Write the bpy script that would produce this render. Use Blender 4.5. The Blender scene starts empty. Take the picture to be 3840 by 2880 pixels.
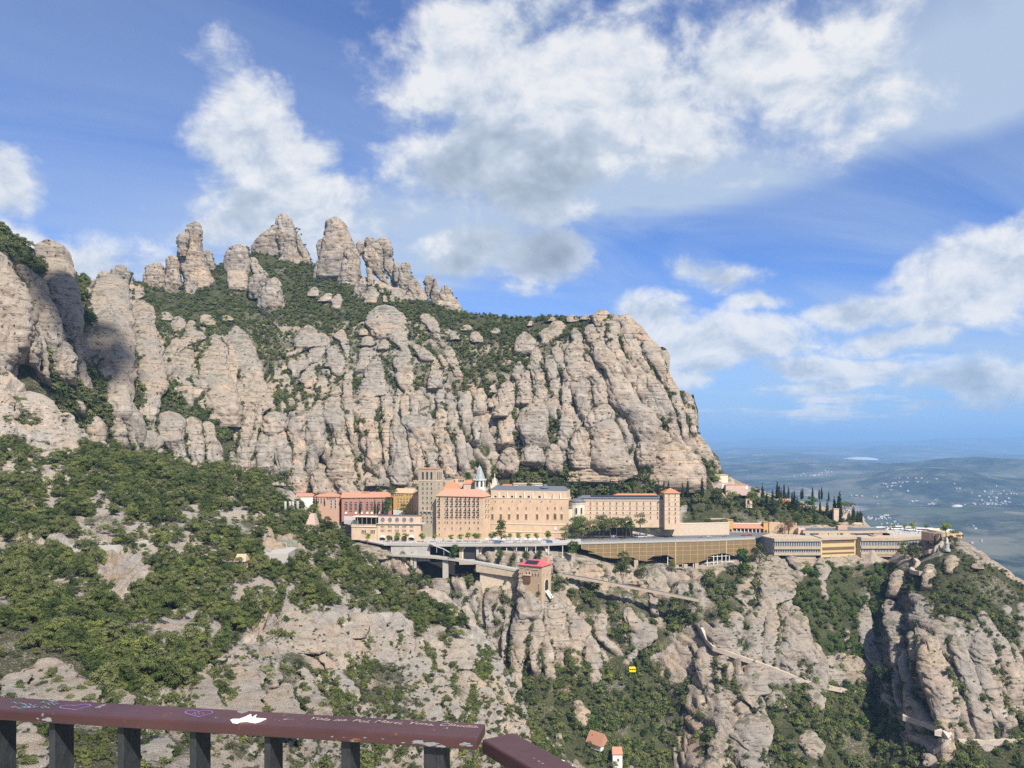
import bpy, bmesh, math, random
import numpy as np
from mathutils import Vector, Matrix, Euler

R = math.radians
rng = np.random.default_rng(7)
random.seed(7)
scene = bpy.context.scene
COL = scene.collection

# ------------------------------------------------------------------ camera, sky, sun, exposure
F = 2899.0          # focal length in photograph pixels
HY = 1650.0         # row of the eye level in the photograph
cam_d = bpy.data.cameras.new("camera")
cam = bpy.data.objects.new("camera", cam_d)
COL.objects.link(cam)
cam.location = (0, 0, 0)
cam.rotation_euler = (R(90), 0, 0)
cam_d.sensor_width = 36.0
cam_d.lens = 36.0 * F / 3840.0
cam_d.shift_y = (HY - 1440.0) / 3840.0
cam_d.clip_start = 0.05
cam_d.clip_end = 200000.0
scene.camera = cam

SUN_EL, SUN_AZ = 48.0, 30.0         # height; degrees to the right of straight behind the viewer
SUN_TO = Vector((math.sin(R(SUN_AZ)) * math.cos(R(SUN_EL)), -math.cos(R(SUN_AZ)) * math.cos(R(SUN_EL)), math.sin(R(SUN_EL))))
sun_d = bpy.data.lights.new("sun", 'SUN')
sun_d.energy = 5.0
sun_d.angle = R(0.53)
sun_d.color = (1.0, 0.95, 0.87)
sun = bpy.data.objects.new("sun", sun_d)
COL.objects.link(sun)
sun.rotation_euler = SUN_TO.to_track_quat('Z', 'Y').to_euler()

scene.view_settings.view_transform = 'Standard'
scene.view_settings.look = 'None'
scene.view_settings.gamma = 1.0
scene.view_settings.use_curve_mapping = False
scene.view_settings.exposure = 0.60
scene.cycles.use_denoising = False
scene.cycles.max_bounces = 5
scene.cycles.diffuse_bounces = 1
scene.cycles.glossy_bounces = 2
scene.cycles.transmission_bounces = 2
scene.cycles.transparent_max_bounces = 4
scene.cycles.volume_bounces = 0
scene.cycles.sample_clamp_indirect = 4.0

world = bpy.data.worlds.new("World")
scene.world = world
world.use_nodes = True


class NT:
    """short-hand for building node trees"""
    def __init__(self, tree):
        self.t = tree
    def n(self, kind, **kw):
        nd = self.t.nodes.new(kind)
        for k, v in kw.items():
            setattr(nd, k, v)
        return nd
    def link(self, a, b):
        self.t.links.new(a, b)
    def put(self, sock, v):
        if hasattr(v, 'is_output') or isinstance(v, bpy.types.NodeSocket):
            self.t.links.new(v, sock)
        else:
            sock.default_value = v
    def math(self, op, a, b=0.0, c=None, clamp=False):
        nd = self.n('ShaderNodeMath', operation=op, use_clamp=clamp)
        self.put(nd.inputs[0], a); self.put(nd.inputs[1], b)
        if c is not None: self.put(nd.inputs[2], c)
        return nd.outputs[0]
    def vmath(self, op, a, b=(0, 0, 0)):
        nd = self.n('ShaderNodeVectorMath', operation=op)
        self.put(nd.inputs[0], a)
        if op == 'SCALE': self.put(nd.inputs[3], b)
        else: self.put(nd.inputs[1], b)
        return nd.outputs[1] if op in ('LENGTH', 'DOT_PRODUCT', 'DISTANCE') else nd.outputs[0]
    def noise(self, vec, scale, detail=4, rough=0.55, dist=0.0, dims='3D'):
        nd = self.n('ShaderNodeTexNoise', noise_dimensions=dims)
        self.put(nd.inputs['Vector'], vec)
        nd.inputs['Scale'].default_value = scale
        nd.inputs['Detail'].default_value = detail
        nd.inputs['Roughness'].default_value = rough
        nd.inputs['Distortion'].default_value = dist
        return nd.outputs['Fac']
    def ramp(self, fac, stops, interp='LINEAR'):
        nd = self.n('ShaderNodeValToRGB')
        nd.color_ramp.interpolation = interp
        el = nd.color_ramp.elements
        while len(el) < len(stops): el.new(0.5)
        for e, (p, c) in zip(el, stops):
            e.position = p
            e.color = (c, c, c, 1) if isinstance(c, (int, float)) else (*c[:3], 1)
        self.put(nd.inputs['Fac'], fac)
        return nd.outputs['Color']
    def mix(self, fac, a, b, blend='MIX'):
        nd = self.n('ShaderNodeMix', data_type='RGBA', blend_type=blend)
        self.put(nd.inputs[0], fac)
        for s, v in ((nd.inputs[6], a), (nd.inputs[7], b)):
            if isinstance(v, tuple): v = (*v[:3], 1)
            self.put(s, v)
        return nd.outputs[2]
    def sstep(self, x, lo, hi):
        nd = self.n('ShaderNodeMapRange', interpolation_type='SMOOTHSTEP')
        self.put(nd.inputs[0], x)
        nd.inputs[1].default_value = lo; nd.inputs[2].default_value = hi
        return nd.outputs[0]
    def sep(self, v):
        nd = self.n('ShaderNodeSeparateXYZ'); self.put(nd.inputs[0], v); return nd.outputs
    def comb(self, x, y, z):
        nd = self.n('ShaderNodeCombineXYZ')
        for s, v in zip(nd.inputs, (x, y, z)): self.put(s, v)
        return nd.outputs[0]


def build_sky():
    t = NT(world.node_tree)
    world.node_tree.nodes.clear()
    out = t.n('ShaderNodeOutputWorld')
    bg = t.n('ShaderNodeBackground')
    sky = t.n('ShaderNodeTexSky', sky_type='NISHITA')
    sky.sun_disc = False
    sky.sun_elevation = R(SUN_EL)
    sky.sun_rotation = R(180.0 - SUN_AZ)
    sky.altitude = 700
    sky.air_density = 1.0; sky.dust_density = 0.25; sky.ozone_density = 2.0
    tc = t.n('ShaderNodeTexCoord')
    dvec = t.vmath('NORMALIZE', tc.outputs['Generated'])

    # one cloud field, sampled twice (again a little higher up towards the light)
    g = bpy.data.node_groups.new('cloud_field', 'ShaderNodeTree')
    g.interface.new_socket('Direction', in_out='INPUT', socket_type='NodeSocketVector')
    g.interface.new_socket('Density', in_out='OUTPUT', socket_type='NodeSocketFloat')
    g.interface.new_socket('Veil', in_out='OUTPUT', socket_type='NodeSocketFloat')
    g.interface.new_socket('Above', in_out='OUTPUT', socket_type='NodeSocketFloat')
    g.interface.new_socket('Billow', in_out='OUTPUT', socket_type='NodeSocketFloat')
    q = NT(g)
    gi = q.n('NodeGroupInput'); go = q.n('NodeGroupOutput')
    d = gi.outputs[0]
    x, y, z = q.sep(d)
    # large cumulus banks: (photo x, photo y, half width, half height, strength)
    banks = [(2150, 360, 700, 330, 1.0), (1980, 560, 520, 250, .85), (2850, 300, 560, 250, .60), (1750, 150, 300, 220, .7), (2550, 520, 330, 150, .6),
             (1010, 600, 250, 190, 1.0), (930, 380, 150, 170, .55), (1060, 800, 380, 200, .85),
             (-60, 700, 230, 170, .95), (200, 950, 420, 130, .62), (2050, 990, 210, 130, .80), (1770, 940, 190, 90, .6),
             (3790, 1020, 310, 190, 1.0), (3620, 1160, 260, 80, .8), (2700, 1290, 330, 110, .85), (2420, 1230, 180, 100, .75), (2560, 1400, 200, 60, .7),
             (2720, 1040, 170, 60, .66), (2850, 1140, 130, 50, .72), (3170, 1185, 140, 50, .75), (3270, 1275, 140, 50, .75),
             (3480, 1255, 110, 45, .75), (3060, 1365, 260, 50, .72), (3700, 1400, 380, 90, .8)]
    warp = q.n('ShaderNodeTexNoise'); q.put(warp.inputs['Vector'], d); warp.inputs['Scale'].default_value = 7.0; warp.inputs['Detail'].default_value = 2.0
    dw = q.vmath('ADD', d, q.vmath('SCALE', q.vmath('SUBTRACT', warp.outputs['Color'], (.5, .5, .5)), .07))
    def bank_field(vec, bk):
        dens = None
        for bx, by, rx, ry, st in bk:
            c = Vector(((bx - 1920) / F, 1.0, (HY - by) / F)); L = c.length; c.normalize()
            k = Vector((F * L / rx, 0.9, F * L / ry))
            ma = q.n('ShaderNodeVectorMath', operation='MULTIPLY_ADD'); q.put(ma.inputs[0], vec)
            ma.inputs[1].default_value = k; ma.inputs[2].default_value = (-c.x * k.x, -c.y * k.y, -c.z * k.z)
            m = q.math('MULTIPLY_ADD', q.vmath('LENGTH', ma.outputs[0]), -st, st)
            dens = m if dens is None else q.math('MAXIMUM', dens, m)
        return dens
    dens = bank_field(dw, banks)
    above_f = bank_field(q.vmath('ADD', dw, (.02, 0, .14)), [b_ for b_ in banks if b_[2] * b_[3] > 20000])
    dens = q.math('MAXIMUM', dens, -0.55)
    # scattered fair-weather clouds over the rest of the sky, on a flat layer
    zz = q.math('ADD', q.math('MAXIMUM', z, 0.0), 0.10)
    lay = q.comb(q.math('DIVIDE', x, zz), q.math('DIVIDE', y, zz), 0.37)
    scat = q.noise(lay, .95, 4, .60)
    scat = q.math('MULTIPLY', q.math('SUBTRACT', scat, 0.49), 3.2)
    away = q.sstep(y, 0.72, 0.45)
    dens = q.math('MAXIMUM', dens, q.math('SUBTRACT', scat, q.math('MULTIPLY', q.math('SUBTRACT', 1.0, away), q.math('ADD', q.math('MULTIPLY', q.sstep(z, .075, .17), .9), q.math('MULTIPLY', q.sstep(z, .035, .0), 1.2)))))
    fine = q.noise(q.vmath('MULTIPLY', d, (1, 1, 1.4)), 11.0, 8, .60, .2)
    dens = q.math('ADD', dens, q.math('MULTIPLY', q.math('SUBTRACT', fine, 0.5), 1.9))
    q.link(dens, go.inputs[0])
    fine2 = q.noise(q.vmath('ADD', q.vmath('MULTIPLY', d, (1, 1, 1.4)), (.008, 0, .026)), 11.0, 6, .60, .2)
    q.link(q.math('SUBTRACT', fine, fine2), go.inputs[3])
    q.link(q.math('MULTIPLY_ADD', q.math('SUBTRACT', q.noise(q.vmath('ADD', q.vmath('MULTIPLY', d, (1, 1, 1.45)), (.02, 0, .14)), 10.0, 3, .62, .25), .5), 1.9, above_f), go.inputs[2])
    # thin high veil: broad streaks running up to the right
    lay2 = q.comb(q.math('DIVIDE', x, zz), q.math('DIVIDE', y, zz), 1.7)
    rot = q.n('ShaderNodeVectorRotate', rotation_type='Z_AXIS'); q.put(rot.inputs['Vector'], lay2); rot.inputs['Angle'].default_value = R(-28)
    st1 = q.noise(q.vmath('MULTIPLY', rot.outputs[0], (.42, 1.2, 1.0)), 1.0, 5, .60, .8)
    st2 = q.noise(q.vmath('MULTIPLY', rot.outputs[0], (.2, .55, 1.0)), 1.0, 2, .5, .2)
    # the diagonal band itself: distance from a great circle
    p0 = Vector(((1500 - 1920) / F, 1, (HY - 1150) / F)).normalized(); p1 = Vector(((3840 - 1920) / F, 1, (HY - 470) / F)).normalized()
    nrm = p0.cross(p1).normalized()
    off = q.vmath('DOT_PRODUCT', d, tuple(nrm))
    off = q.math('MULTIPLY', off, 1.0 if nrm.z > 0 else -1.0)
    band = q.math('MULTIPLY', q.sstep(off, -0.012, 0.03), q.sstep(off, 0.22, 0.04))
    veil = q.math('ADD', q.math('MULTIPLY', q.sstep(st1, .30, .75), q.math('ADD', q.math('MULTIPLY', q.sstep(st2, .30, .70), .50), .24)),
                  q.math('MULTIPLY', band, q.math('ADD', q.math('MULTIPLY', q.sstep(st1, .28, .72), .80), .12)), clamp=True)
    q.link(veil, go.inputs[1])

    def sample(vec):
        nd = t.n('ShaderNodeGroup', node_tree=g); t.link(vec, nd.inputs[0]); return nd.outputs
    o1 = sample(dvec)
    cover = t.sstep(o1[0], -.14, .40)
    thick = t.sstep(o1[0], .15, .9)
    above = t.sstep(o1[2], -.25, .75)               # how much cloud lies above this spot
    lit = t.math('SUBTRACT', 1.0, t.math('MULTIPLY', above, t.math('ADD', t.math('MULTIPLY', thick, .62), .32)), clamp=True)
    lit = t.math('ADD', t.math('MULTIPLY', lit, .86), t.math('MULTIPLY', o1[3], 1.5), clamp=True)
    ccol = t.ramp(lit, [(0.0, (.33, .39, .48)), (.35, (.44, .52, .63)), (.66, (.62, .70, .81)), (.86, (.86, .90, .95)), (1.0, (1.0, 1.0, 1.0))])
    skyc = t.vmath('MULTIPLY', sky.outputs[0], (.80, 1.12, 1.80))
    low = t.sstep(t.sep(dvec)[2], .16, .0)
    skyc = t.mix(t.math('MULTIPLY', low, .85), skyc, (3.9, 6.7, 10.8))
    veilc = t.mix(t.math('MULTIPLY', o1[1], .85), skyc, (6.2, 7.5, 9.2))
    cc = t.vmath('SCALE', ccol, 10.6)
    fin = t.mix(t.math('MULTIPLY', cover, .93), veilc, cc)
    # below the horizon the world is plain ground-haze colour
    dx, dy, dz = t.sep(dvec)
    fin = t.mix(t.sstep(dz, -.02, -.06), fin, (2.2, 2.6, 3.0))
    t.link(fin, bg.inputs['Color'])
    bg.inputs['Strength'].default_value = 0.057
    world.cycles.sampling_method = 'NONE'
    t.link(bg.outputs[0], out.inputs['Surface'])


build_sky()

# ------------------------------------------------------------------ helpers
def W(sx, sy, D):
    """point seen at photograph pixel (sx, sy) that stands D metres ahead"""
    return Vector(((sx - 1920.0) / F * D, D, (HY - sy) / F * D))


def _hash(ix, iy, iz, seed):
    h = (ix.astype(np.int64) * 374761393 + iy.astype(np.int64) * 668265263 + iz.astype(np.int64) * 2147483647 + seed * 1274126177) & 0xFFFFFFFF
    h = ((h ^ (h >> 13)) * 1274126177) & 0xFFFFFFFF
    h = h ^ (h >> 16)
    return (h & 0xFFFFFF).astype(np.float64) / 0xFFFFFF


def vnoise(x, y, z, seed=0):
    ix, iy, iz = np.floor(x), np.floor(y), np.floor(z)
    fx, fy, fz = x - ix, y - iy, z - iz
    fx = fx * fx * fx * (fx * (fx * 6 - 15) + 10); fy = fy * fy * fy * (fy * (fy * 6 - 15) + 10); fz = fz * fz * fz * (fz * (fz * 6 - 15) + 10)
    r = 0
    for a in (0, 1):
        wx = fx if a else 1 - fx
        for b in (0, 1):
            wy = fy if b else 1 - fy
            for c in (0, 1):
                wz = fz if c else 1 - fz
                r = r + wx * wy * wz * _hash(ix + a, iy + b, iz + c, seed)
    return r * 2 - 1


def fbm(x, y, z, octv=4, seed=0, gain=.5):
    s, a, f = 0, 1.0, 1.0
    for o in range(octv):
        s = s + a * vnoise(x * f + 17.3 * o, y * f - 9.1 * o, z * f + 4.7 * o, seed + o)
        a *= gain; f *= 2.03
    return s


def voro(u, v, seed=0):
    iu, iv = np.floor(u), np.floor(v)
    f1 = np.full(u.shape, 9.0); f2 = np.full(u.shape, 9.0); cid = np.zeros(u.shape)
    z = np.zeros_like(iu)
    for a in (-1, 0, 1):
        for b in (-1, 0, 1):
            cu, cv = iu + a, iv + b
            px = cu + .15 + .7 * _hash(cu, cv, z, seed); py = cv + .15 + .7 * _hash(cu, cv, z + 7, seed)
            d = np.hypot(u - px, v - py)
            near = d < f1
            f2 = np.where(near, f1, np.minimum(f2, d))
            cid = np.where(near, _hash(cu, cv, z + 3, seed), cid)
            f1 = np.where(near, d, f1)
    return f1, f2, cid


def in_poly(px, py, poly):
    inside = np.zeros(px.shape, bool)
    n = len(poly)
    for i in range(n):
        x1, y1 = poly[i]; x2, y2 = poly[(i + 1) % n]
        c = ((y1 > py) != (y2 > py)) & (px < (x2 - x1) * (py - y1) / ((y2 - y1) or 1e-9) + x1)
        inside ^= c
    return inside


def mesh_from(name, V, Fq, smooth=False):
    """V (n,3) array, Fq (m,4) or (m,3) int array"""
    me = bpy.data.meshes.new(name)
    V = np.asarray(V, np.float32); Fq = np.asarray(Fq, np.int32)
    k = Fq.shape[1]
    me.vertices.add(len(V)); me.vertices.foreach_set('co', V.ravel())
    me.loops.add(Fq.size); me.loops.foreach_set('vertex_index', Fq.ravel())
    me.polygons.add(len(Fq))
    me.polygons.foreach_set('loop_start', np.arange(0, Fq.size, k, dtype=np.int32))
    if smooth: me.polygons.foreach_set('use_smooth', np.ones(len(Fq), bool))
    me.update(calc_edges=True)
    return me


def set_attr(me, name, arr):
    at = me.attributes.new(name, 'FLOAT', 'POINT')
    at.data.foreach_set('value', np.asarray(arr, np.float32))


def link(name, data, parent=None, loc=None):
    o = bpy.data.objects.new(name, data)
    COL.objects.link(o)
    if parent is not None: o.parent = parent
    if loc is not None: o.location = loc
    return o


def tag(o, label=None, cat=None, group=None, kind=None):
    if label: o['label'] = label
    if cat: o['category'] = cat
    if group: o['group'] = group
    if kind: o['kind'] = kind
    return o


def thing(name, loc, label, cat, group=None, rz=0.0):
    o = link(name, None, loc=loc)
    o.empty_display_size = 1.0
    o.rotation_euler.z = rz
    return tag(o, label, cat, group)


class MB:
    """collects simple solids into one mesh; coordinates are local to the thing's base"""
    def __init__(self):
        self.v, self.f, self.m = [], [], []
    def add(self, vs, fs, mi=0):
        b = len(self.v)
        self.v += [tuple(p) for p in vs]
        for f in fs:
            self.f.append([b + i for i in f]); self.m.append(mi)
        return self
    def hexa(self, p, mi=0):
        """8 corners: bottom ring 0-3, top ring 4-7"""
        return self.add(p, [(3, 2, 1, 0), (4, 5, 6, 7), (0, 1, 5, 4), (1, 2, 6, 5), (2, 3, 7, 6), (3, 0, 4, 7)], mi)
    def box(self, x0, x1, y0, y1, z0, z1, mi=0):
        return self.hexa([(x0, y0, z0), (x1, y0, z0), (x1, y1, z0), (x0, y1, z0), (x0, y0, z1), (x1, y0, z1), (x1, y1, z1), (x0, y1, z1)], mi)
    def prism(self, poly, z0, z1, mi=0):
        n = len(poly)
        vs = [(x, y, z0) for x, y in poly] + [(x, y, z1) for x, y in poly]
        fs = [tuple(range(n - 1, -1, -1)), tuple(range(n, 2 * n))] + [(i, (i + 1) % n, n + (i + 1) % n, n + i) for i in range(n)]
        return self.add(vs, fs, mi)
    def tube(self, pts, r, n=6, mi=0, r2=None):
        pts = [Vector(p) for p in pts]
        rings = []
        for i, p in enumerate(pts):
            t = (pts[min(i + 1, len(pts) - 1)] - pts[max(i - 1, 0)]).normalized()
            a = t.cross(Vector((0, 0, 1)) if abs(t.z) < .95 else Vector((1, 0, 0))).normalized(); b = t.cross(a)
            rr = r if r2 is None else r + (r2 - r) * i / (len(pts) - 1)
            rings.append([p + (a * math.cos(2 * math.pi * k / n) + b * math.sin(2 * math.pi * k / n)) * rr for k in range(n)])
        vs = [v for rg in rings for v in rg]
        fs = [(i * n + k, i * n + (k + 1) % n, (i + 1) * n + (k + 1) % n, (i + 1) * n + k) for i in range(len(rings) - 1) for k in range(n)]
        fs += [tuple(range(n - 1, -1, -1)), tuple((len(rings) - 1) * n + k for k in range(n))]
        return self.add(vs, fs, mi)
    def lathe(self, prof, cx=0, cy=0, n=16, mi=0):
        vs = [(cx + r * math.cos(2 * math.pi * k / n), cy + r * math.sin(2 * math.pi * k / n), z) for r, z in prof for k in range(n)]
        fs = [(i * n + k, i * n + (k + 1) % n, (i + 1) * n + (k + 1) % n, (i + 1) * n + k) for i in range(len(prof) - 1) for k in range(n)]
        fs += [tuple(range(n - 1, -1, -1)), tuple((len(prof) - 1) * n + k for k in range(n))]
        return self.add(vs, fs, mi)
    def mesh(self, name, mats, smooth=False):
        me = bpy.data.meshes.new(name)
        me.from_pydata(self.v, [], self.f)
        for m in (mats if isinstance(mats, (list, tuple)) else [mats]): me.materials.append(m)
        me.polygons.foreach_set('material_index', np.array(self.m, np.int32))
        if smooth: me.polygons.foreach_set('use_smooth', np.ones(len(self.f), bool))
        me.update()
        return me
    def build(self, name, mats, parent=None, loc=None, smooth=False):
        return link(name, self.mesh(name, mats, smooth), parent, loc)


# ------------------------------------------------------------------ materials
def new_mat(name):
    m = bpy.data.materials.new(name); m.use_nodes = True
    t = NT(m.node_tree); b = m.node_tree.nodes['Principled BSDF']
    return m, t, b


def plain(name, col, rough=.8, var=.12, scale=.6, metal=0.0, bump=0.0, spec=.3):
    """a colour with slight blotches and weathering"""
    m, t, b = new_mat(name)
    geo = t.n('ShaderNodeNewGeometry')
    n1 = t.noise(geo.outputs['Position'], scale, 5, .6)
    n2 = t.noise(t.vmath('MULTIPLY', geo.outputs['Position'], (1, 1, .25)), scale * 2.7, 4, .6)
    f = t.math('ADD', t.math('MULTIPLY', n1, .6), t.math('MULTIPLY', n2, .4))
    c = t.ramp(f, [(.3, tuple(x * (1 - var) for x in col)), (.7, tuple(min(1, x * (1 + var)) for x in col))])
    t.link(c, b.inputs['Base Color'])
    b.inputs['Roughness'].default_value = rough; b.inputs['Metallic'].default_value = metal
    b.inputs['Specular IOR Level'].default_value = spec
    if bump:
        bp = t.n('ShaderNodeBump'); bp.inputs['Strength'].default_value = bump; bp.inputs['Distance'].default_value = .1
        t.link(n2, bp.inputs['Height']); t.link(bp.outputs[0], b.inputs['Normal'])
    return m


def rock_material(name, near=False):
    m, t, b = new_mat(name)
    geo = t.n('ShaderNodeNewGeometry'); P = geo.outputs['Position']
    s = 2.0 if near else 1.0
    big = t.noise(P, .018 * s, 2, .55)
    mid = t.noise(P, .11 * s, 4, .62)
    grain = t.noise(P, .9 * s, 5, .72)
    bed = t.noise(t.vmath('MULTIPLY', P, (.035, .035, .62)), 1.0 * s, 3, .6, .25)       # flat-lying beds
    streak = t.noise(t.vmath('MULTIPLY', P, (.38, .38, .022)), 1.0 * s, 2, .6)          # water streaks
    col = t.ramp(mid, [(.26, (.170, .132, .098)), (.42, (.305, .245, .188)), (.60, (.405, .335, .262)), (.80, (.50, .425, .345))])
    grey = t.ramp(mid, [(.28, (.19, .165, .138)), (.7, (.41, .362, .308))])
    col = t.mix(t.sstep(big, .40, .62), col, grey)
    if near: col = t.vmath('MULTIPLY', col, (1.24, 1.27, 1.30))
    # fresh scars: orange-buff rock
    at = t.n('ShaderNodeAttribute', attribute_name='scar')
    orange = t.ramp(mid, [(.3, (.44, .29, .18)), (.7, (.56, .41, .28))])
    blush = t.math('MULTIPLY', t.sstep(t.noise(P, .027 * s, 3, .62, .5), .53, .70), .52)
    col = t.mix(t.math('MAXIMUM', blush, t.math('MULTIPLY', at.outputs['Fac'], t.sstep(mid, .28, .60))), col, orange)
    col = t.mix(t.math('MULTIPLY', t.sstep(streak, .54, .74), .34), col, (.18, .16, .14))
    col = t.mix(t.math('MULTIPLY', t.sstep(bed, .60, .70), .34), col, (.15, .125, .10))  # bed grooves darkened in the colour, standing for their shade
    col = t.mix(t.math('MULTIPLY', t.sstep(grain, .57, .70), .55 if near else .62), col, (.10, .088, .068))
    col = t.mix(t.math('MULTIPLY', t.sstep(grain, .42, .28), .6 if near else .42), col, (.62, .56, .48))
    # scrub and soil where the ground carries plants
    veg = t.n('ShaderNodeAttribute', attribute_name='veg')
    vf = t.sstep(t.math('ADD', veg.outputs['Fac'], t.math('MULTIPLY', t.math('SUBTRACT', grain, .5), 1.1)), .35, .62)
    green = t.ramp(grain, [(.3, (.018, .026, .011)), (.50, (.050, .058, .025)), (.66, (.13, .115, .065)), (.80, (.34, .28, .20))])
    col = t.mix(vf, col, green)
    # lichen and tufts on ledges
    soil = t.n('ShaderNodeAttribute', attribute_name='soil')
    so = t.ramp(grain, [(.3, (.30, .20, .13)), (.7, (.47, .37, .28))])
    col = t.mix(t.sstep(t.math('ADD', soil.outputs['Fac'], t.math('MULTIPLY', t.math('SUBTRACT', mid, .5), .9)), .4, .62), col, so)
    nz = t.sep(geo.outputs['Normal'])[2]
    ledge = t.math('MULTIPLY', t.sstep(nz, .62, .86), t.sstep(mid, .50, .60))
    col = t.mix(t.math('MULTIPLY', ledge, .22 if near else .7), col, (.085, .09, .045))
    t.link(col, b.inputs['Base Color'])
    b.inputs['Roughness'].default_value = .95; b.inputs['Specular IOR Level'].default_value = .12
    h = t.math('ADD', t.math('MULTIPLY', grain, .9), t.math('MULTIPLY', mid, .8))
    if not near: h = t.math('SUBTRACT', h, t.math('MULTIPLY', t.sstep(bed, .58, .67), .55))
    bp = t.n('ShaderNodeBump'); bp.inputs['Strength'].default_value = 1.0; bp.inputs['Distance'].default_value = 1.5 if not near else 1.3
    t.link(h, bp.inputs['Height']); t.link(bp.outputs[0], b.inputs['Normal'])
    return m


def leaf_material(name, stops, trans=.22):
    m, t, b = new_mat(name)
    oi = t.n('ShaderNodeObjectInfo')
    geo = t.n('ShaderNodeNewGeometry')
    n1 = t.noise(geo.outputs['Position'], .5, 3, .6)
    f = t.math('ADD', t.math('MULTIPLY', oi.outputs['Random'], .72), t.math('MULTIPLY', n1, .28))
    c = t.ramp(f, stops)
    t.link(c, b.inputs['Base Color'])
    b.inputs['Roughness'].default_value = .75; b.inputs['Specular IOR Level'].default_value = .25
    tr = t.n('ShaderNodeBsdfTranslucent'); t.link(t.vmath('MULTIPLY', c, (1.2, 1.4, .6)), tr.inputs['Color'])
    mx = t.n('ShaderNodeMixShader'); mx.inputs[0].default_value = trans
    t.link(b.outputs[0], mx.inputs[1]); t.link(tr.outputs[0], mx.inputs[2])
    t.link(mx.outputs[0], m.node_tree.nodes['Material Output'].inputs['Surface'])
    return m


M = {}
M['rock'] = rock_material('conglomerate_rock')
M['rock_near'] = rock_material('conglomerate_rock_close', True)
M['oak'] = leaf_material('evergreen_leaves', [(.05, (.022, .034, .013)), (.25, (.052, .074, .022)), (.48, (.096, .118, .034)), (.70, (.140, .146, .062)), (.84, (.150, .175, .042)), (.96, (.235, .215, .070))], .12)
M['scrub'] = leaf_material('scrub_leaves', [(.08, (.034, .046, .020)), (.5, (.080, .092, .040)), (.8, (.12, .12, .062)), (.95, (.17, .14, .08))])
M['ivy'] = leaf_material('lush_leaves', [(.1, (.045, .085, .018)), (.6, (.075, .13, .026)), (.95, (.11, .16, .03))], .3)
M['spring'] = leaf_material('spring_leaves', [(.1, (.15, .20, .035)), (.6, (.21, .26, .05)), (.95, (.28, .33, .06))], .35)
M['cypress'] = leaf_material('cypress_leaves', [(.1, (.014, .028, .014)), (.6, (.026, .044, .020)), (.95, (.038, .058, .024))], .12)
M['dry'] = leaf_material('reddish_leaves', [(.1, (.12, .075, .045)), (.9, (.20, .14, .08))], .2)
M['bark'] = plain('bark', (.10, .075, .055), .95)

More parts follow.
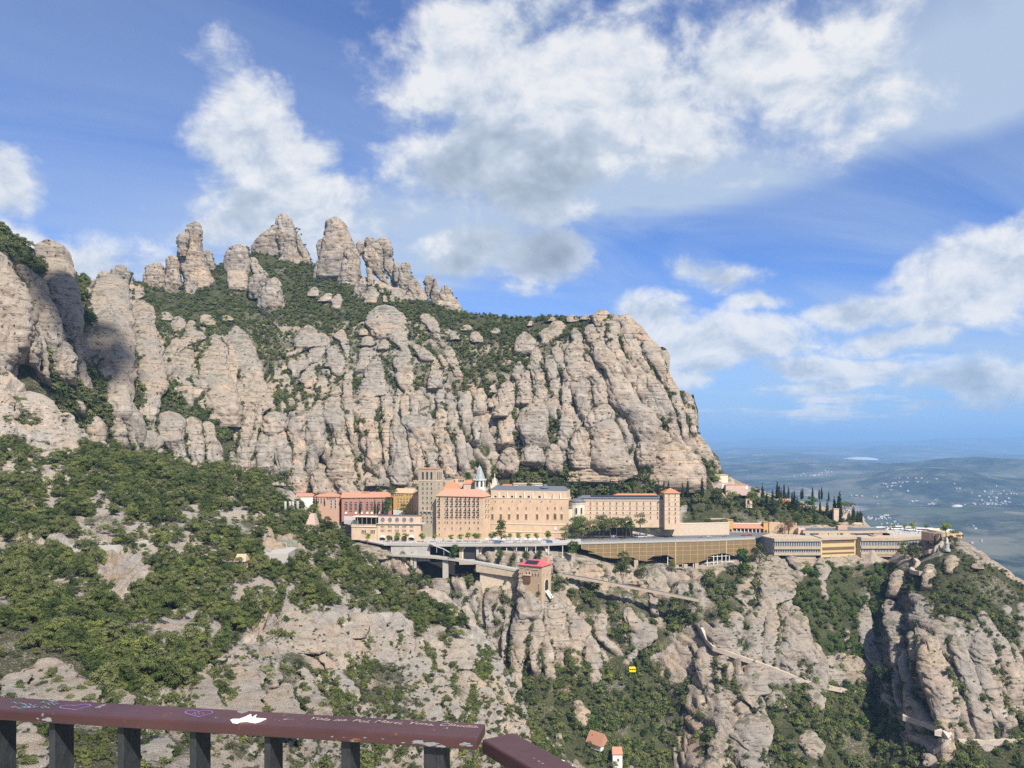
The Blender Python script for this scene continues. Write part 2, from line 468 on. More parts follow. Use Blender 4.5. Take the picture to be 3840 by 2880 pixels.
# ------------------------------------------------------------------ the mountain and the near hillside
# each column: photo x, then nine (photo y, distance) stations from the foot to the crest
MC = [
 (-700, [(2400,500),(2200,520),(2000,535),(1800,505),(1450,512),(1300,518),(1080,530),(900,560),(730,610)]),
 (0,    [(2400,500),(2200,520),(2000,530),(1800,508),(1450,514),(1300,520),(1100,534),(950,570),(838,620)]),
 (140,  [(2400,510),(2200,530),(2000,545),(1800,535),(1450,540),(1300,552),(1150,580),(1030,615),(965,645)]),
 (320,  [(2400,530),(2200,550),(2000,565),(1800,580),(1500,595),(1400,610),(1250,640),(1100,720),(1045,780)]),
 (480,  [(2450,550),(2250,570),(2050,590),(1850,605),(1560,625),(1400,680),(1300,740),(1120,860),(1050,930)]),
 (640,  [(2500,560),(2300,575),(2100,595),(1900,620),(1650,650),(1500,690),(1300,780),(1150,910),(1085,970)]),
 (800,  [(2600,560),(2350,580),(2150,600),(1950,635),(1720,670),(1500,715),(1300,800),(1120,925),(1000,1010)]),
 (960,  [(2700,555),(2400,580),(2180,600),(2040,615),(1790,690),(1560,730),(1340,815),(1130,940),(945,1040)]),
 (1130, [(2800,550),(2450,580),(2200,600),(2055,608),(1995,690),(1560,735),(1350,815),(1140,935),(985,1030)]),
 (1300, [(2850,545),(2500,580),(2210,600),(2055,608),(1997,688),(1590,735),(1380,805),(1160,920),(1015,1010)]),
 (1500, [(2900,530),(2500,575),(2220,600),(2050,610),(1997,688),(1610,735),(1390,795),(1190,900),(1085,980)]),
 (1555, [(2910,523),(2510,572),(2222,600),(2052,610),(1997,688),(1615,734),(1395,793),(1205,890),(1105,968)]),
 (1575, [(2915,520),(2515,570),(2178,600),(2166,617),(1997,688),(1618,734),(1397,792),(1212,885),(1115,962)]),
 (1700, [(2950,500),(2550,560),(2180,598),(2168,616),(1997,688),(1630,732),(1410,785),(1260,860),(1168,930)]),
 (1785, [(2965,490),(2555,553),(2182,594),(2170,614),(1997,688),(1630,732),(1410,783),(1264,852),(1178,917)]),
 (1805, [(2968,488),(2556,552),(2245,594),(2054,610),(1997,688),(1630,732),(1410,783),(1265,850),(1180,915)]),
 (1900, [(2980,480),(2560,545),(2260,590),(2052,610),(1997,688),(1630,733),(1410,780),(1270,840),(1190,900)]),
 (2030, [(3000,470),(2560,540),(2260,580),(2060,608),(1997,688),(1620,734),(1400,774),(1270,825),(1190,880)]),
 (2200, [(3000,470),(2600,540),(2260,590),(2085,618),(1997,688),(1600,736),(1380,772),(1255,815),(1188,860)]),
 (2300, [(3000,470),(2620,540),(2270,592),(2110,624),(1997,688),(1590,740),(1370,772),(1240,805),(1182,835)]),
 (2380, [(3000,470),(2640,540),(2280,592),(2118,626),(1996,690),(1590,745),(1410,770),(1290,795),(1207,822)]),
 (2440, [(3000,475),(2660,540),(2290,592),(2120,628),(1996,690),(1610,745),(1460,770),(1350,787),(1264,812)]),
 (2488, [(3000,475),(2680,540),(2300,592),(2122,628),(1996,690),(1625,745),(1490,768),(1400,784),(1320,806)]),
 (2503, [(3000,475),(2680,540),(2300,592),(2122,629),(1995,690),(1640,745),(1540,765),(1475,780),(1424,798)]),
 (2540, [(3000,470),(2680,535),(2310,590),(2124,630),(1995,690),(1660,745),(1570,760),(1515,775),(1476,788)]),
 (2588, [(3000,465),(2680,530),(2310,585),(2126,632),(1990,692),(1695,744),(1610,758),(1545,770),(1490,782)]),
 (2612, [(3000,460),(2670,525),(2310,582),(2126,632),(1990,692),(1745,740),(1700,752),(1655,764),(1618,776)]),
 (2640, [(3000,455),(2660,520),(2310,580),(2127,632),(1988,692),(1765,740),(1725,750),(1685,760),(1648,770)]),
 (2700, [(3000,450),(2660,510),(2300,575),(2128,632),(1986,690),(1835,732),(1815,742),(1792,752),(1768,765)]),
 (2770, [(3000,445),(2680,505),(2320,570),(2130,632),(1985,690),(1930,705),(1885,722),(1845,740),(1808,762)]),
 (2900, [(3000,445),(2700,500),(2340,565),(2132,630),(1988,690),(1945,700),(1912,712),(1880,725),(1855,742)]),
 (3060, [(3000,445),(2700,500),(2350,570),(2130,630),(1990,688),(1962,696),(1940,706),(1915,718),(1895,730)]),
 (3225, [(3000,455),(2680,525),(2360,590),(2130,632),(1992,684),(1975,692),(1962,700),(1948,710),(1935,720)]),
 (3270, [(3000,455),(2680,530),(2360,592),(2130,634),(2012,655),(2003,672),(1996,690),(1991,705),(1986,718)]),
 (3330, [(3000,445),(2730,505),(2380,560),(2132,640),(2012,674),(2004,684),(1998,694),(1993,704),(1988,714)]),
 (3420, [(3000,435),(2770,480),(2400,525),(2150,592),(2102,620),(2082,665),(2012,678),(2003,690),(1996,702)]),
 (3520, [(3000,430),(2790,465),(2400,510),(2140,572),(2065,592),(2045,602),(2030,615),(2022,630),(2014,648)]),
 (3600, [(3000,425),(2800,460),(2420,505),(2160,560),(2080,582),(2055,592),(2045,602),(2038,612),(2032,622)]),
 (3700, [(3000,420),(2800,460),(2440,500),(2230,545),(2150,565),(2120,578),(2105,588),(2095,598),(2088,606)]),
 (3840, [(3000,415),(2790,460),(2480,500),(2320,540),(2250,562),(2225,572),(2208,582),(2196,590),(2186,596)]),
 (4050, [(3100,415),(2850,460),(2560,500),(2430,535),(2370,555),(2345,565),(2330,575),(2318,582),(2308,588)]),
 (4500, [(3300,420),(3100,460),(2850,500),(2750,530),(2700,550),(2680,560),(2665,570),(2655,576),(2645,580)]),
]
# the near slope below the viewpoint, left of the ravine
NC = [
 (-700, [(3400,60),(2950,105),(2650,150),(2350,215),(2050,300),(1800,385),(1650,430),(1480,460),(1300,490)]),
 (0,    [(3400,60),(2950,110),(2650,155),(2350,220),(2050,305),(1800,385),(1690,425),(1530,455),(1380,480)]),
 (200,  [(3400,62),(2950,112),(2650,158),(2350,225),(2050,310),(1850,380),(1740,420),(1640,455),(1560,485)]),
 (400,  [(3400,64),(2950,115),(2650,162),(2350,230),(2080,305),(1900,365),(1790,415),(1720,455),(1670,490)]),
 (700,  [(3400,68),(2950,122),(2680,170),(2400,238),(2130,310),(1950,370),(1850,420),(1780,465),(1735,500)]),
 (1000, [(3400,75),(2960,140),(2720,190),(2460,255),(2220,320),(2060,365),(1930,415),(1840,450),(1780,480)]),
 (1140, [(3400,80),(2970,150),(2750,205),(2520,265),(2290,325),(2130,365),(2010,405),(1940,430),(1890,452)]),
 (1250, [(3400,85),(2980,160),(2780,212),(2560,270),(2340,325),(2190,362),(2090,395),(2030,415),(1985,432)]),
 (1350, [(3400,90),(2990,165),(2800,215),(2600,270),(2390,325),(2260,355),(2170,382),(2110,402),(2070,418)]),
 (1500, [(3400,95),(3000,175),(2820,222),(2640,275),(2460,325),(2350,350),(2280,372),(2230,390),(2200,405)]),
 (1700, [(3400,100),(3000,190),(2840,235),(2680,280),(2530,320),(2440,342),(2380,360),(2335,378),(2305,392)]),
 (1820, [(3400,105),(3020,200),(2870,242),(2730,282),(2610,315),(2530,335),(2470,350),(2430,365),(2400,378)]),
 (1890, [(3400,110),(3040,210),(2900,245),(2790,280),(2690,308),(2620,325),(2570,340),(2530,352),(2500,362)]),
 (1940, [(3400,112),(3050,215),(2930,250),(2840,280),(2760,302),(2710,315),(2670,326),(2635,336),(2605,346)]),
 (2020, [(3420,115),(3080,220),(2980,250),(2910,275),(2850,295),(2815,305),(2785,315),(2760,323),(2740,330)]),
 (2150, [(3440,118),(3150,220),(3060,250),(3000,272),(2960,288),(2935,298),(2915,306),(2898,313),(2885,320)]),
 (2400, [(3500,120),(3300,215),(3230,240),(3190,258),(3160,270),(3140,280),(3125,287),(3115,292),(3105,296)]),
]


class Sheet:
    def __init__(self, cols, nx):
        cs = np.array([c[0] for c in cols], float)
        sy = np.array([[p[0] for p in c[1]] for c in cols], float)
        dd = np.array([[p[1] for p in c[1]] for c in cols], float)
        self.sx = np.linspace(cs[0], cs[-1], nx)
        self.SY = np.stack([np.interp(self.sx, cs, sy[:, k]) for k in range(sy.shape[1])], 1)
        self.DD = np.stack([np.interp(self.sx, cs, dd[:, k]) for k in range(sy.shape[1])], 1)
    def depth(self, sx, sy):
        """distance of the ground seen at a photograph pixel (arrays)"""
        sx = np.atleast_1d(np.asarray(sx, float)); sy = np.atleast_1d(np.asarray(sy, float))
        i = np.clip(np.round((sx - self.sx[0]) / (self.sx[1] - self.sx[0])).astype(int), 0, len(self.sx) - 1)
        out = np.empty(sx.shape)
        for j in range(len(sx)):
            out[j] = np.interp(sy[j], self.SY[i[j]][::-1], self.DD[i[j]][::-1])
        return out
    def crest(self, sx):
        return np.interp(sx, self.sx, self.SY[:, -1])
    def grid(self, rows):
        """rows: points per segment; returns (sx, sy, D, t) grids"""
        T = np.concatenate([np.linspace(k, k + 1, rows[k], endpoint=False) for k in range(len(rows))] + [[len(rows)]])
        k = np.minimum(T.astype(int), len(rows) - 1); f = T - k
        sy = self.SY[:, k] * (1 - f) + self.SY[:, k + 1] * f
        dd = self.DD[:, k] * (1 - f) + self.DD[:, k + 1] * f
        ker = np.array([1, 2, 3, 2, 1.]) / 9
        for _ in range(2):
            pad = np.concatenate([dd[:, :1]] * 2 + [dd] + [dd[:, -1:]] * 2, 1)
            dd = sum(ker[j] * pad[:, j:j + dd.shape[1]] for j in range(5))
        return np.repeat(self.sx[:, None], len(T), 1), sy, dd, np.repeat(T[None], len(self.sx), 0)


SM = Sheet(MC, 860)
SN = Sheet(NC, 720)

# where plants cover the ground: polygon in photo pixels, plants per 100 m2, size range (m), kind
DENSE = 3.4
VEG_M = [
 ([(480,1035),(620,1090),(800,960),(880,930),(960,950),(1160,960),(1210,1010),(1300,1040),(1420,1060),(1500,1150),(1750,1150),(1900,1175),(2250,1182),(2330,1200),(2200,1270),(1950,1290),(1700,1240),(1450,1190),(1300,1210),(1000,1220),(800,1220),(640,1230),(560,1180)], 7.5, (1.5, 3.4), 0),
 ([(560,1180),(640,1230),(800,1220),(1000,1220),(1300,1210),(1450,1190),(1700,1240),(1950,1290),(2200,1270),(2060,1380),(1900,1520),(1780,1470),(1650,1500),(1450,1440),(1350,1470),(1200,1560),(1080,1500),(1000,1450),(900,1400),(760,1400),(640,1330)], 4.4, (1.3, 3.0), 3),
 ([(120,1300),(300,1370),(500,1480),(640,1440),(760,1560),(870,1600),(940,1750),(1040,1760),(1140,1880),(0,1900),(0,1430)], 4.2, (2.8, 5.2), 0),
 ([(-300,780),(0,832),(60,880),(130,950),(170,1010),(90,1020),(0,960),(-300,950)], 3.2, (3.0, 5.0), 0),
 ([(255,1000),(330,1010),(330,1300),(280,1200)], 3.0, (3.0, 5.0), 0),
 ([(1380,1690),(1530,1600),(1500,1760),(1400,1780)], 1.0, (2.0, 4.0), 0),
 ([(1840,1790),(1880,1760),(2030,1720),(2130,1760),(2130,1870),(1840,1870)], 2.6, (3.5, 6.5), 0),
 ([(2130,1790),(2330,1770),(2640,1740),(2690,1790),(2690,1880),(2130,1890)], 2.8, (3.5, 6.5), 0),
 ([(1985,1600),(2070,1590),(2070,1690),(1910,1720),(1900,1660)], 2.4, (3.0, 5.0), 0),
 ([(2480,1590),(2590,1600),(2640,1640),(2600,1660),(2480,1640)], 2.6, (2.5, 4.5), 0),
 ([(2700,1765),(2790,1800),(2860,1840),(2780,1850),(2690,1800)], 2.6, (2.5, 4.0), 0),
 ([(2560,1880),(2760,1850),(2980,1880),(3220,1930),(3220,1975),(2760,1975),(2560,1985)], 3.4, (1.6, 3.6), 0),
 ([(2060,2195),(2200,2120),(2420,2130),(2640,2160),(2640,2240),(2300,2200),(2130,2160)], .5, (1.6, 3.2), 1),
 ([(2120,2210),(2240,2200),(2640,2270),(2700,2200),(2780,2140),(2840,2200),(2690,2330),(2640,2330),(2560,2430),(2420,2480),(2300,2500),(2240,2380),(2150,2330)], 1.5, (3.0, 5.2), 0),
 ([(1930,2520),(2100,2490),(2300,2480),(2400,2420),(2450,2500),(2500,2600),(2600,2560),(2650,2700),(2650,2900),(2150,2900),(1980,2740)], 4.6, (2.2, 4.8), 0),
 ([(2990,2130),(3390,2110),(3340,2240),(3300,2320),(3250,2480),(3050,2450),(2970,2320),(2990,2200)], 5.5, (1.8, 4.2), 2),
 ([(2900,2560),(3200,2570),(3330,2640),(3400,2720),(3550,2780),(3900,2690),(3900,2920),(2870,2920),(2880,2700)], 5.0, (1.8, 4.4), 0),
 ([(3340,2150),(3560,2050),(3840,2190),(4000,2280),(3900,2500),(3700,2470),(3560,2360),(3400,2280)], 8.0, (.8, 2.3), 1),
 ([(3360,2140),(3560,2060),(3840,2195),(3980,2290),(3860,2420),(3700,2380),(3560,2300),(3420,2230)], 2.2, (1.2, 2.8), 0),
 ([(3450,2400),(3900,2440),(3900,2680),(3560,2700)], .7, (1.2, 2.6), 0),
 ([(2650,2180),(2760,2140),(2840,2260),(2760,2340),(2660,2330)], 1.5, (2.0, 4.2), 0),
 ([(2620,2330),(3200,2320),(3250,2560),(2900,2560),(2640,2460)], .55, (1.3, 3.0), 1),
 ([(2600,2500),(2900,2560),(2900,2900),(2600,2900)], .7, (1.5, 3.6), 1),
 ([(1450,2190),(1900,2230),(1960,2300),(1950,2460),(1850,2400),(1500,2260)], 1.0, (2.0, 4.2), 0),
]
BARE_M = [[(2440,2570),(2470,2480),(2590,2340),(2650,2350),(2560,2470),(2500,2580)], [(2520,2900),(2560,2700),(2590,2620),(2620,2640),(2610,2740),(2640,2900)],
          [(2700,2340),(2640,2330),(2640,2420),(2900,2510),(3130,2560),(3240,2600),(3240,2580),(3000,2520),(2760,2420),(2700,2390)],
          [(2690,1800),(2810,1790),(2810,1850),(2690,1850)], [(3400,2700),(3560,2760),(3500,2830),(3380,2790)], [(1440,2040),(2100,2040),(2100,2170),(1440,2170)]]
VEG_N = [
 ([(-300,1600),(200,1690),(420,1700),(700,1745),(1010,1790),(1150,1890),(1300,2030),(1500,2200),(1760,2330),(1850,2400),(1640,2330),(1500,2350),(1250,2270),(1000,2310),(900,2400),(820,2480),(700,2560),(560,2600),(380,2600),(330,2500),(0,2440),(-300,2440)], 8.5, (1.4, 4.2), 0),
 ([(-300,1400),(0,1480),(200,1600),(-300,1640)], 1.2, (2.0, 4.0), 0),
 ([(1520,2290),(1740,2330),(1740,2430),(1560,2400)], 2.6, (2.5, 4.2), 0),
 ([(1030,2450),(1130,2440),(1250,2640),(1240,2720),(1080,2680)], 2.2, (1.8, 3.4), 0),
 ([(-300,2440),(340,2480),(640,2620),(900,2450),(1850,2420),(2000,2560),(2300,2900),(1500,3000),(-300,3000)], 14.0, (.4, 1.8), 1),
 ([(-100,2440),(340,2490),(640,2620),(900,2480),(1000,2620),(900,2900),(-100,2900)], 3.0, (.8, 2.1), 0),
 ([(1250,2330),(1900,2480),(2000,2700),(1500,2720),(1250,2560)], 2.4, (.8, 2.0), 0),
 ([(1930,2560),(2000,2600),(2150,2760),(2350,2900),(2000,2900)], 2.4, (1.6, 3.2), 0),
 ([(880,2380),(1000,2420),(1100,2560),(1000,2600),(900,2480)], 1.4, (1.6, 3.2), 0),
]
BARE_N = [[(360,2060),(560,2080),(580,2180),(480,2270),(380,2190)], [(960,1990),(1120,2010),(1130,2070),(1090,2150),(960,2130),(940,2060)],
          [(1010,2320),(1140,2300),(1230,2380),(1260,2480),(1100,2440),(990,2400)], [(60,2030),(560,2025),(560,2060),(60,2060)], [(1130,2300),(1560,2330),(1560,2470),(1280,2500)]]
# bare reddish or sandy soil
SOIL_M = [[(2440,2570),(2470,2480),(2590,2340),(2650,2350),(2560,2470),(2500,2580)], [(2520,2900),(2560,2640),(2620,2640),(2650,2900)], [(2150,2620),(2230,2640),(2250,2720),(2150,2700)], [(3380,2640),(3560,2750),(3500,2830),(3380,2790)]]
SOIL_N = [[(370,2060),(470,2070),(490,2180),(420,2250),(380,2190)], [(960,1990),(1120,2010),(1110,2110),(1000,2100),(940,2060)], [(930,2290),(1040,2330),(1020,2370),(940,2340)], [(960,2420),(1030,2440),(1020,2530),(960,2470)]]


def ragged(sx, sy, a=26):
    return sx + a * fbm(sx / 70, sy / 70, sx * 0, 3, 201), sy + a * .7 * fbm(sx / 70, sy / 70, sx * 0, 3, 207)


def cover(sx, sy, veg, bare):
    sx, sy = ragged(sx, sy)
    c = np.zeros(sx.shape)
    for poly, dens, size, kind in veg:
        c = np.maximum(c, np.where(in_poly(sx, sy, poly), min(1.0, dens / 2.0) * (.42 if kind == 1 else .6 if kind == 3 else 1.0), 0))
    for poly in bare: c[in_poly(sx, sy, poly)] = 0
    return c


def blur(a, n):
    for _ in range(n):
        p = np.pad(a, 1, mode='edge')
        a = (p[:-2, 1:-1] + p[2:, 1:-1] + p[1:-1, :-2] + p[1:-1, 2:] + p[1:-1, 1:-1] * 2) / 6
    return a


def strata(x, y, z, s=1.0):
    """flat-lying beds of the conglomerate: shallow grooves that come and go along the face"""
    n = vnoise(x * .03 / s, y * .03 / s, z * .42 / s + .06 * np.sin(x * .05), 61)
    n2 = vnoise(x * .06 / s, y * .06 / s, z * .95 / s, 62)
    return -.8 * np.clip(n - .46, 0, 1) * 2.0 - .30 * np.clip(n2 - .5, 0, 1) * 2


def pillars(x, y, z, k):
    """rounded upright buttresses with clefts between them"""
    wx = fbm(x / 40, y / 40, z / 40, 3, 11) * 9
    f1, f2, cid = voro((x + .35 * y + wx) / (12 * k) + .10 * z / 15, z / (85 * k) + .02 * x + fbm(x / 30, y / 30, z / 30, 2, 5) * .5, 3)
    edge = np.clip((f2 - f1) * 2.6, 0, 1)
    pil = np.clip((f2 - f1) * 3.4, 0, 1) ** .42 * 7.2 * k * (.6 + .8 * cid)
    g1, g2, gid = voro((x + .3 * y + wx * .5) / (4.5 * k), z / (18 * k), 9)
    pil += np.clip((g2 - g1) * 3.2, 0, 1) ** .42 * 1.9 * k * (.5 + gid)
    return pil, edge


def build_sheet(name, S, rows, veg, bare, soil, mat, rocky, near):
    sx, sy, dd, T = S.grid(rows)
    x = (sx - 1920) / F * dd; y = dd.copy(); z = (HY - sy) / F * dd
    P = np.stack([x, y, z], -1)
    du = np.gradient(P, axis=0); dv = np.gradient(P, axis=1)
    N = np.cross(dv, du); N /= np.linalg.norm(N, axis=-1, keepdims=True) + 1e-9
    N[N[..., 1] > 0] *= -1
    cv = cover(sx, sy, veg, bare)
    cvs = blur(cv, 3)
    so = np.zeros(sx.shape)
    rx_, ry_ = ragged(sx, sy, 30)
    for p in soil: so[in_poly(rx_, ry_, p)] = .52
    so = blur(so, 6)
    k = .5 if near else 1.0
    amp = rocky(T, sx)
    pil, edge = pillars(x, y, z, k)
    if near:
        # slanting ribs that run down to the right
        s_, t_ = x * .75 + z * .62 + fbm(x / 20, y / 20, z / 20, 3, 15) * 5, x * .62 - z * .75
        h1, h2, hid = voro(s_ / 7.5, t_ / 34, 19)
        pil = .55 * pil + np.clip((h2 - h1) * 3.2, 0, 1) ** .42 * 5.4 * (.5 + hid)
        edge = np.clip((h2 - h1) * 2.4, 0, 1)
        e1, e2, eid = voro(s_ / 2.6, t_ / 5.5, 29)
        pil = pil + np.clip((e2 - e1) * 3.5, 0, 1) ** .42 * 1.1 * (.3 + eid) + fbm(x / 2.4, y / 2.4, z / 2.4, 3, 37) * .35
    disp = amp * (1 - .75 * cvs) * (pil - (5.6 if near else 4.8) + strata(x, y, z, k) * (.35 if near else 1.0)) + amp * fbm(x / 22, y / 22, z / 22, 5, 21) * 2.0 * k + fbm(x / 7, y / 7, z / 7, 4, 31) * .5 * k * np.minimum(1, amp + .3)
    P = P + N * disp[..., None]
    S.real = P.copy(); S.gsx, S.gsy, S.gT, S.edge, S.amp = sx, sy, T, edge, amp
    # the crest rolls over and the far side falls away
    back = []
    for j in (1, 2, 3):
        b = P[:, -1].copy(); b[:, 1] += (12, 45, 160)[j - 1]; b[:, 2] -= (3, 22, 110)[j - 1]
        b[:, 0] *= b[:, 1] / P[:, -1, 1]
        back.append(b)
    P = np.concatenate([P] + [b[:, None] for b in back], 1)
    cvs = np.pad(cvs, ((0, 0), (0, 3)), mode='edge'); so = np.pad(so, ((0, 0), (0, 3)), mode='edge')
    nu, nv = P.shape[:2]
    idx = np.arange(nu * nv).reshape(nu, nv)
    Fq = np.stack([idx[:-1, :-1], idx[1:, :-1], idx[1:, 1:], idx[:-1, 1:]], -1).reshape(-1, 4)
    me = mesh_from(name, P.reshape(-1, 3), Fq, True)
    veg_a = cvs * ((.9 if not near else .58) - (.35 if not near else .5) * np.clip(.5 + fbm(P[..., 0] / 18, P[..., 1] / 18, P[..., 2] / 18, 3, 77), 0, 1))
    cl = np.pad((1 - edge) ** 3 * .75 * np.clip(amp, 0, 1), ((0, 0), (0, 3)), mode='edge')
    veg_a = np.maximum(veg_a, np.minimum(cl, .8))
    set_attr(me, 'veg', veg_a.ravel()); set_attr(me, 'soil', so.ravel())
    me.materials.append(mat)
    o = link(name, me)
    tag(o, kind='structure')
    return o


def rocky_m(T, sx):
    a = np.ones(T.shape)
    flat = (T > 2.9) & (T < 4.0) & (sx > 1120)
    a[flat] = 0.0
    gar = ((T >= 4.0) & (sx > 2740) & (sx < 3420)) | ((T >= 4.0) & (T < 4.75) & (sx > 2330) & (sx <= 2740))
    a[gar] = .12
    a[(T >= 4) & (sx >= 3420)] = .5
    up = (T > 5.75) & (sx > 420) & (sx < 2250)
    a[up] = np.minimum(a[up], np.clip(1.0 - (T[up] - 5.75) * 1.3, np.where(T[up] < 6.9, .5, .28), 1))
    return blur(a, 2)


def rocky_n(T, sx):
    return np.full(T.shape, .75)


mountain = build_sheet('mountain', SM, [30, 50, 40, 16, 64, 54, 44, 40], VEG_M, BARE_M, SOIL_M, M['rock'], rocky_m, False)
hillside = build_sheet('hillside', SN, [10, 44, 48, 50, 42, 34, 28, 24], VEG_N, BARE_N, SOIL_N, M['rock_near'], rocky_n, True)

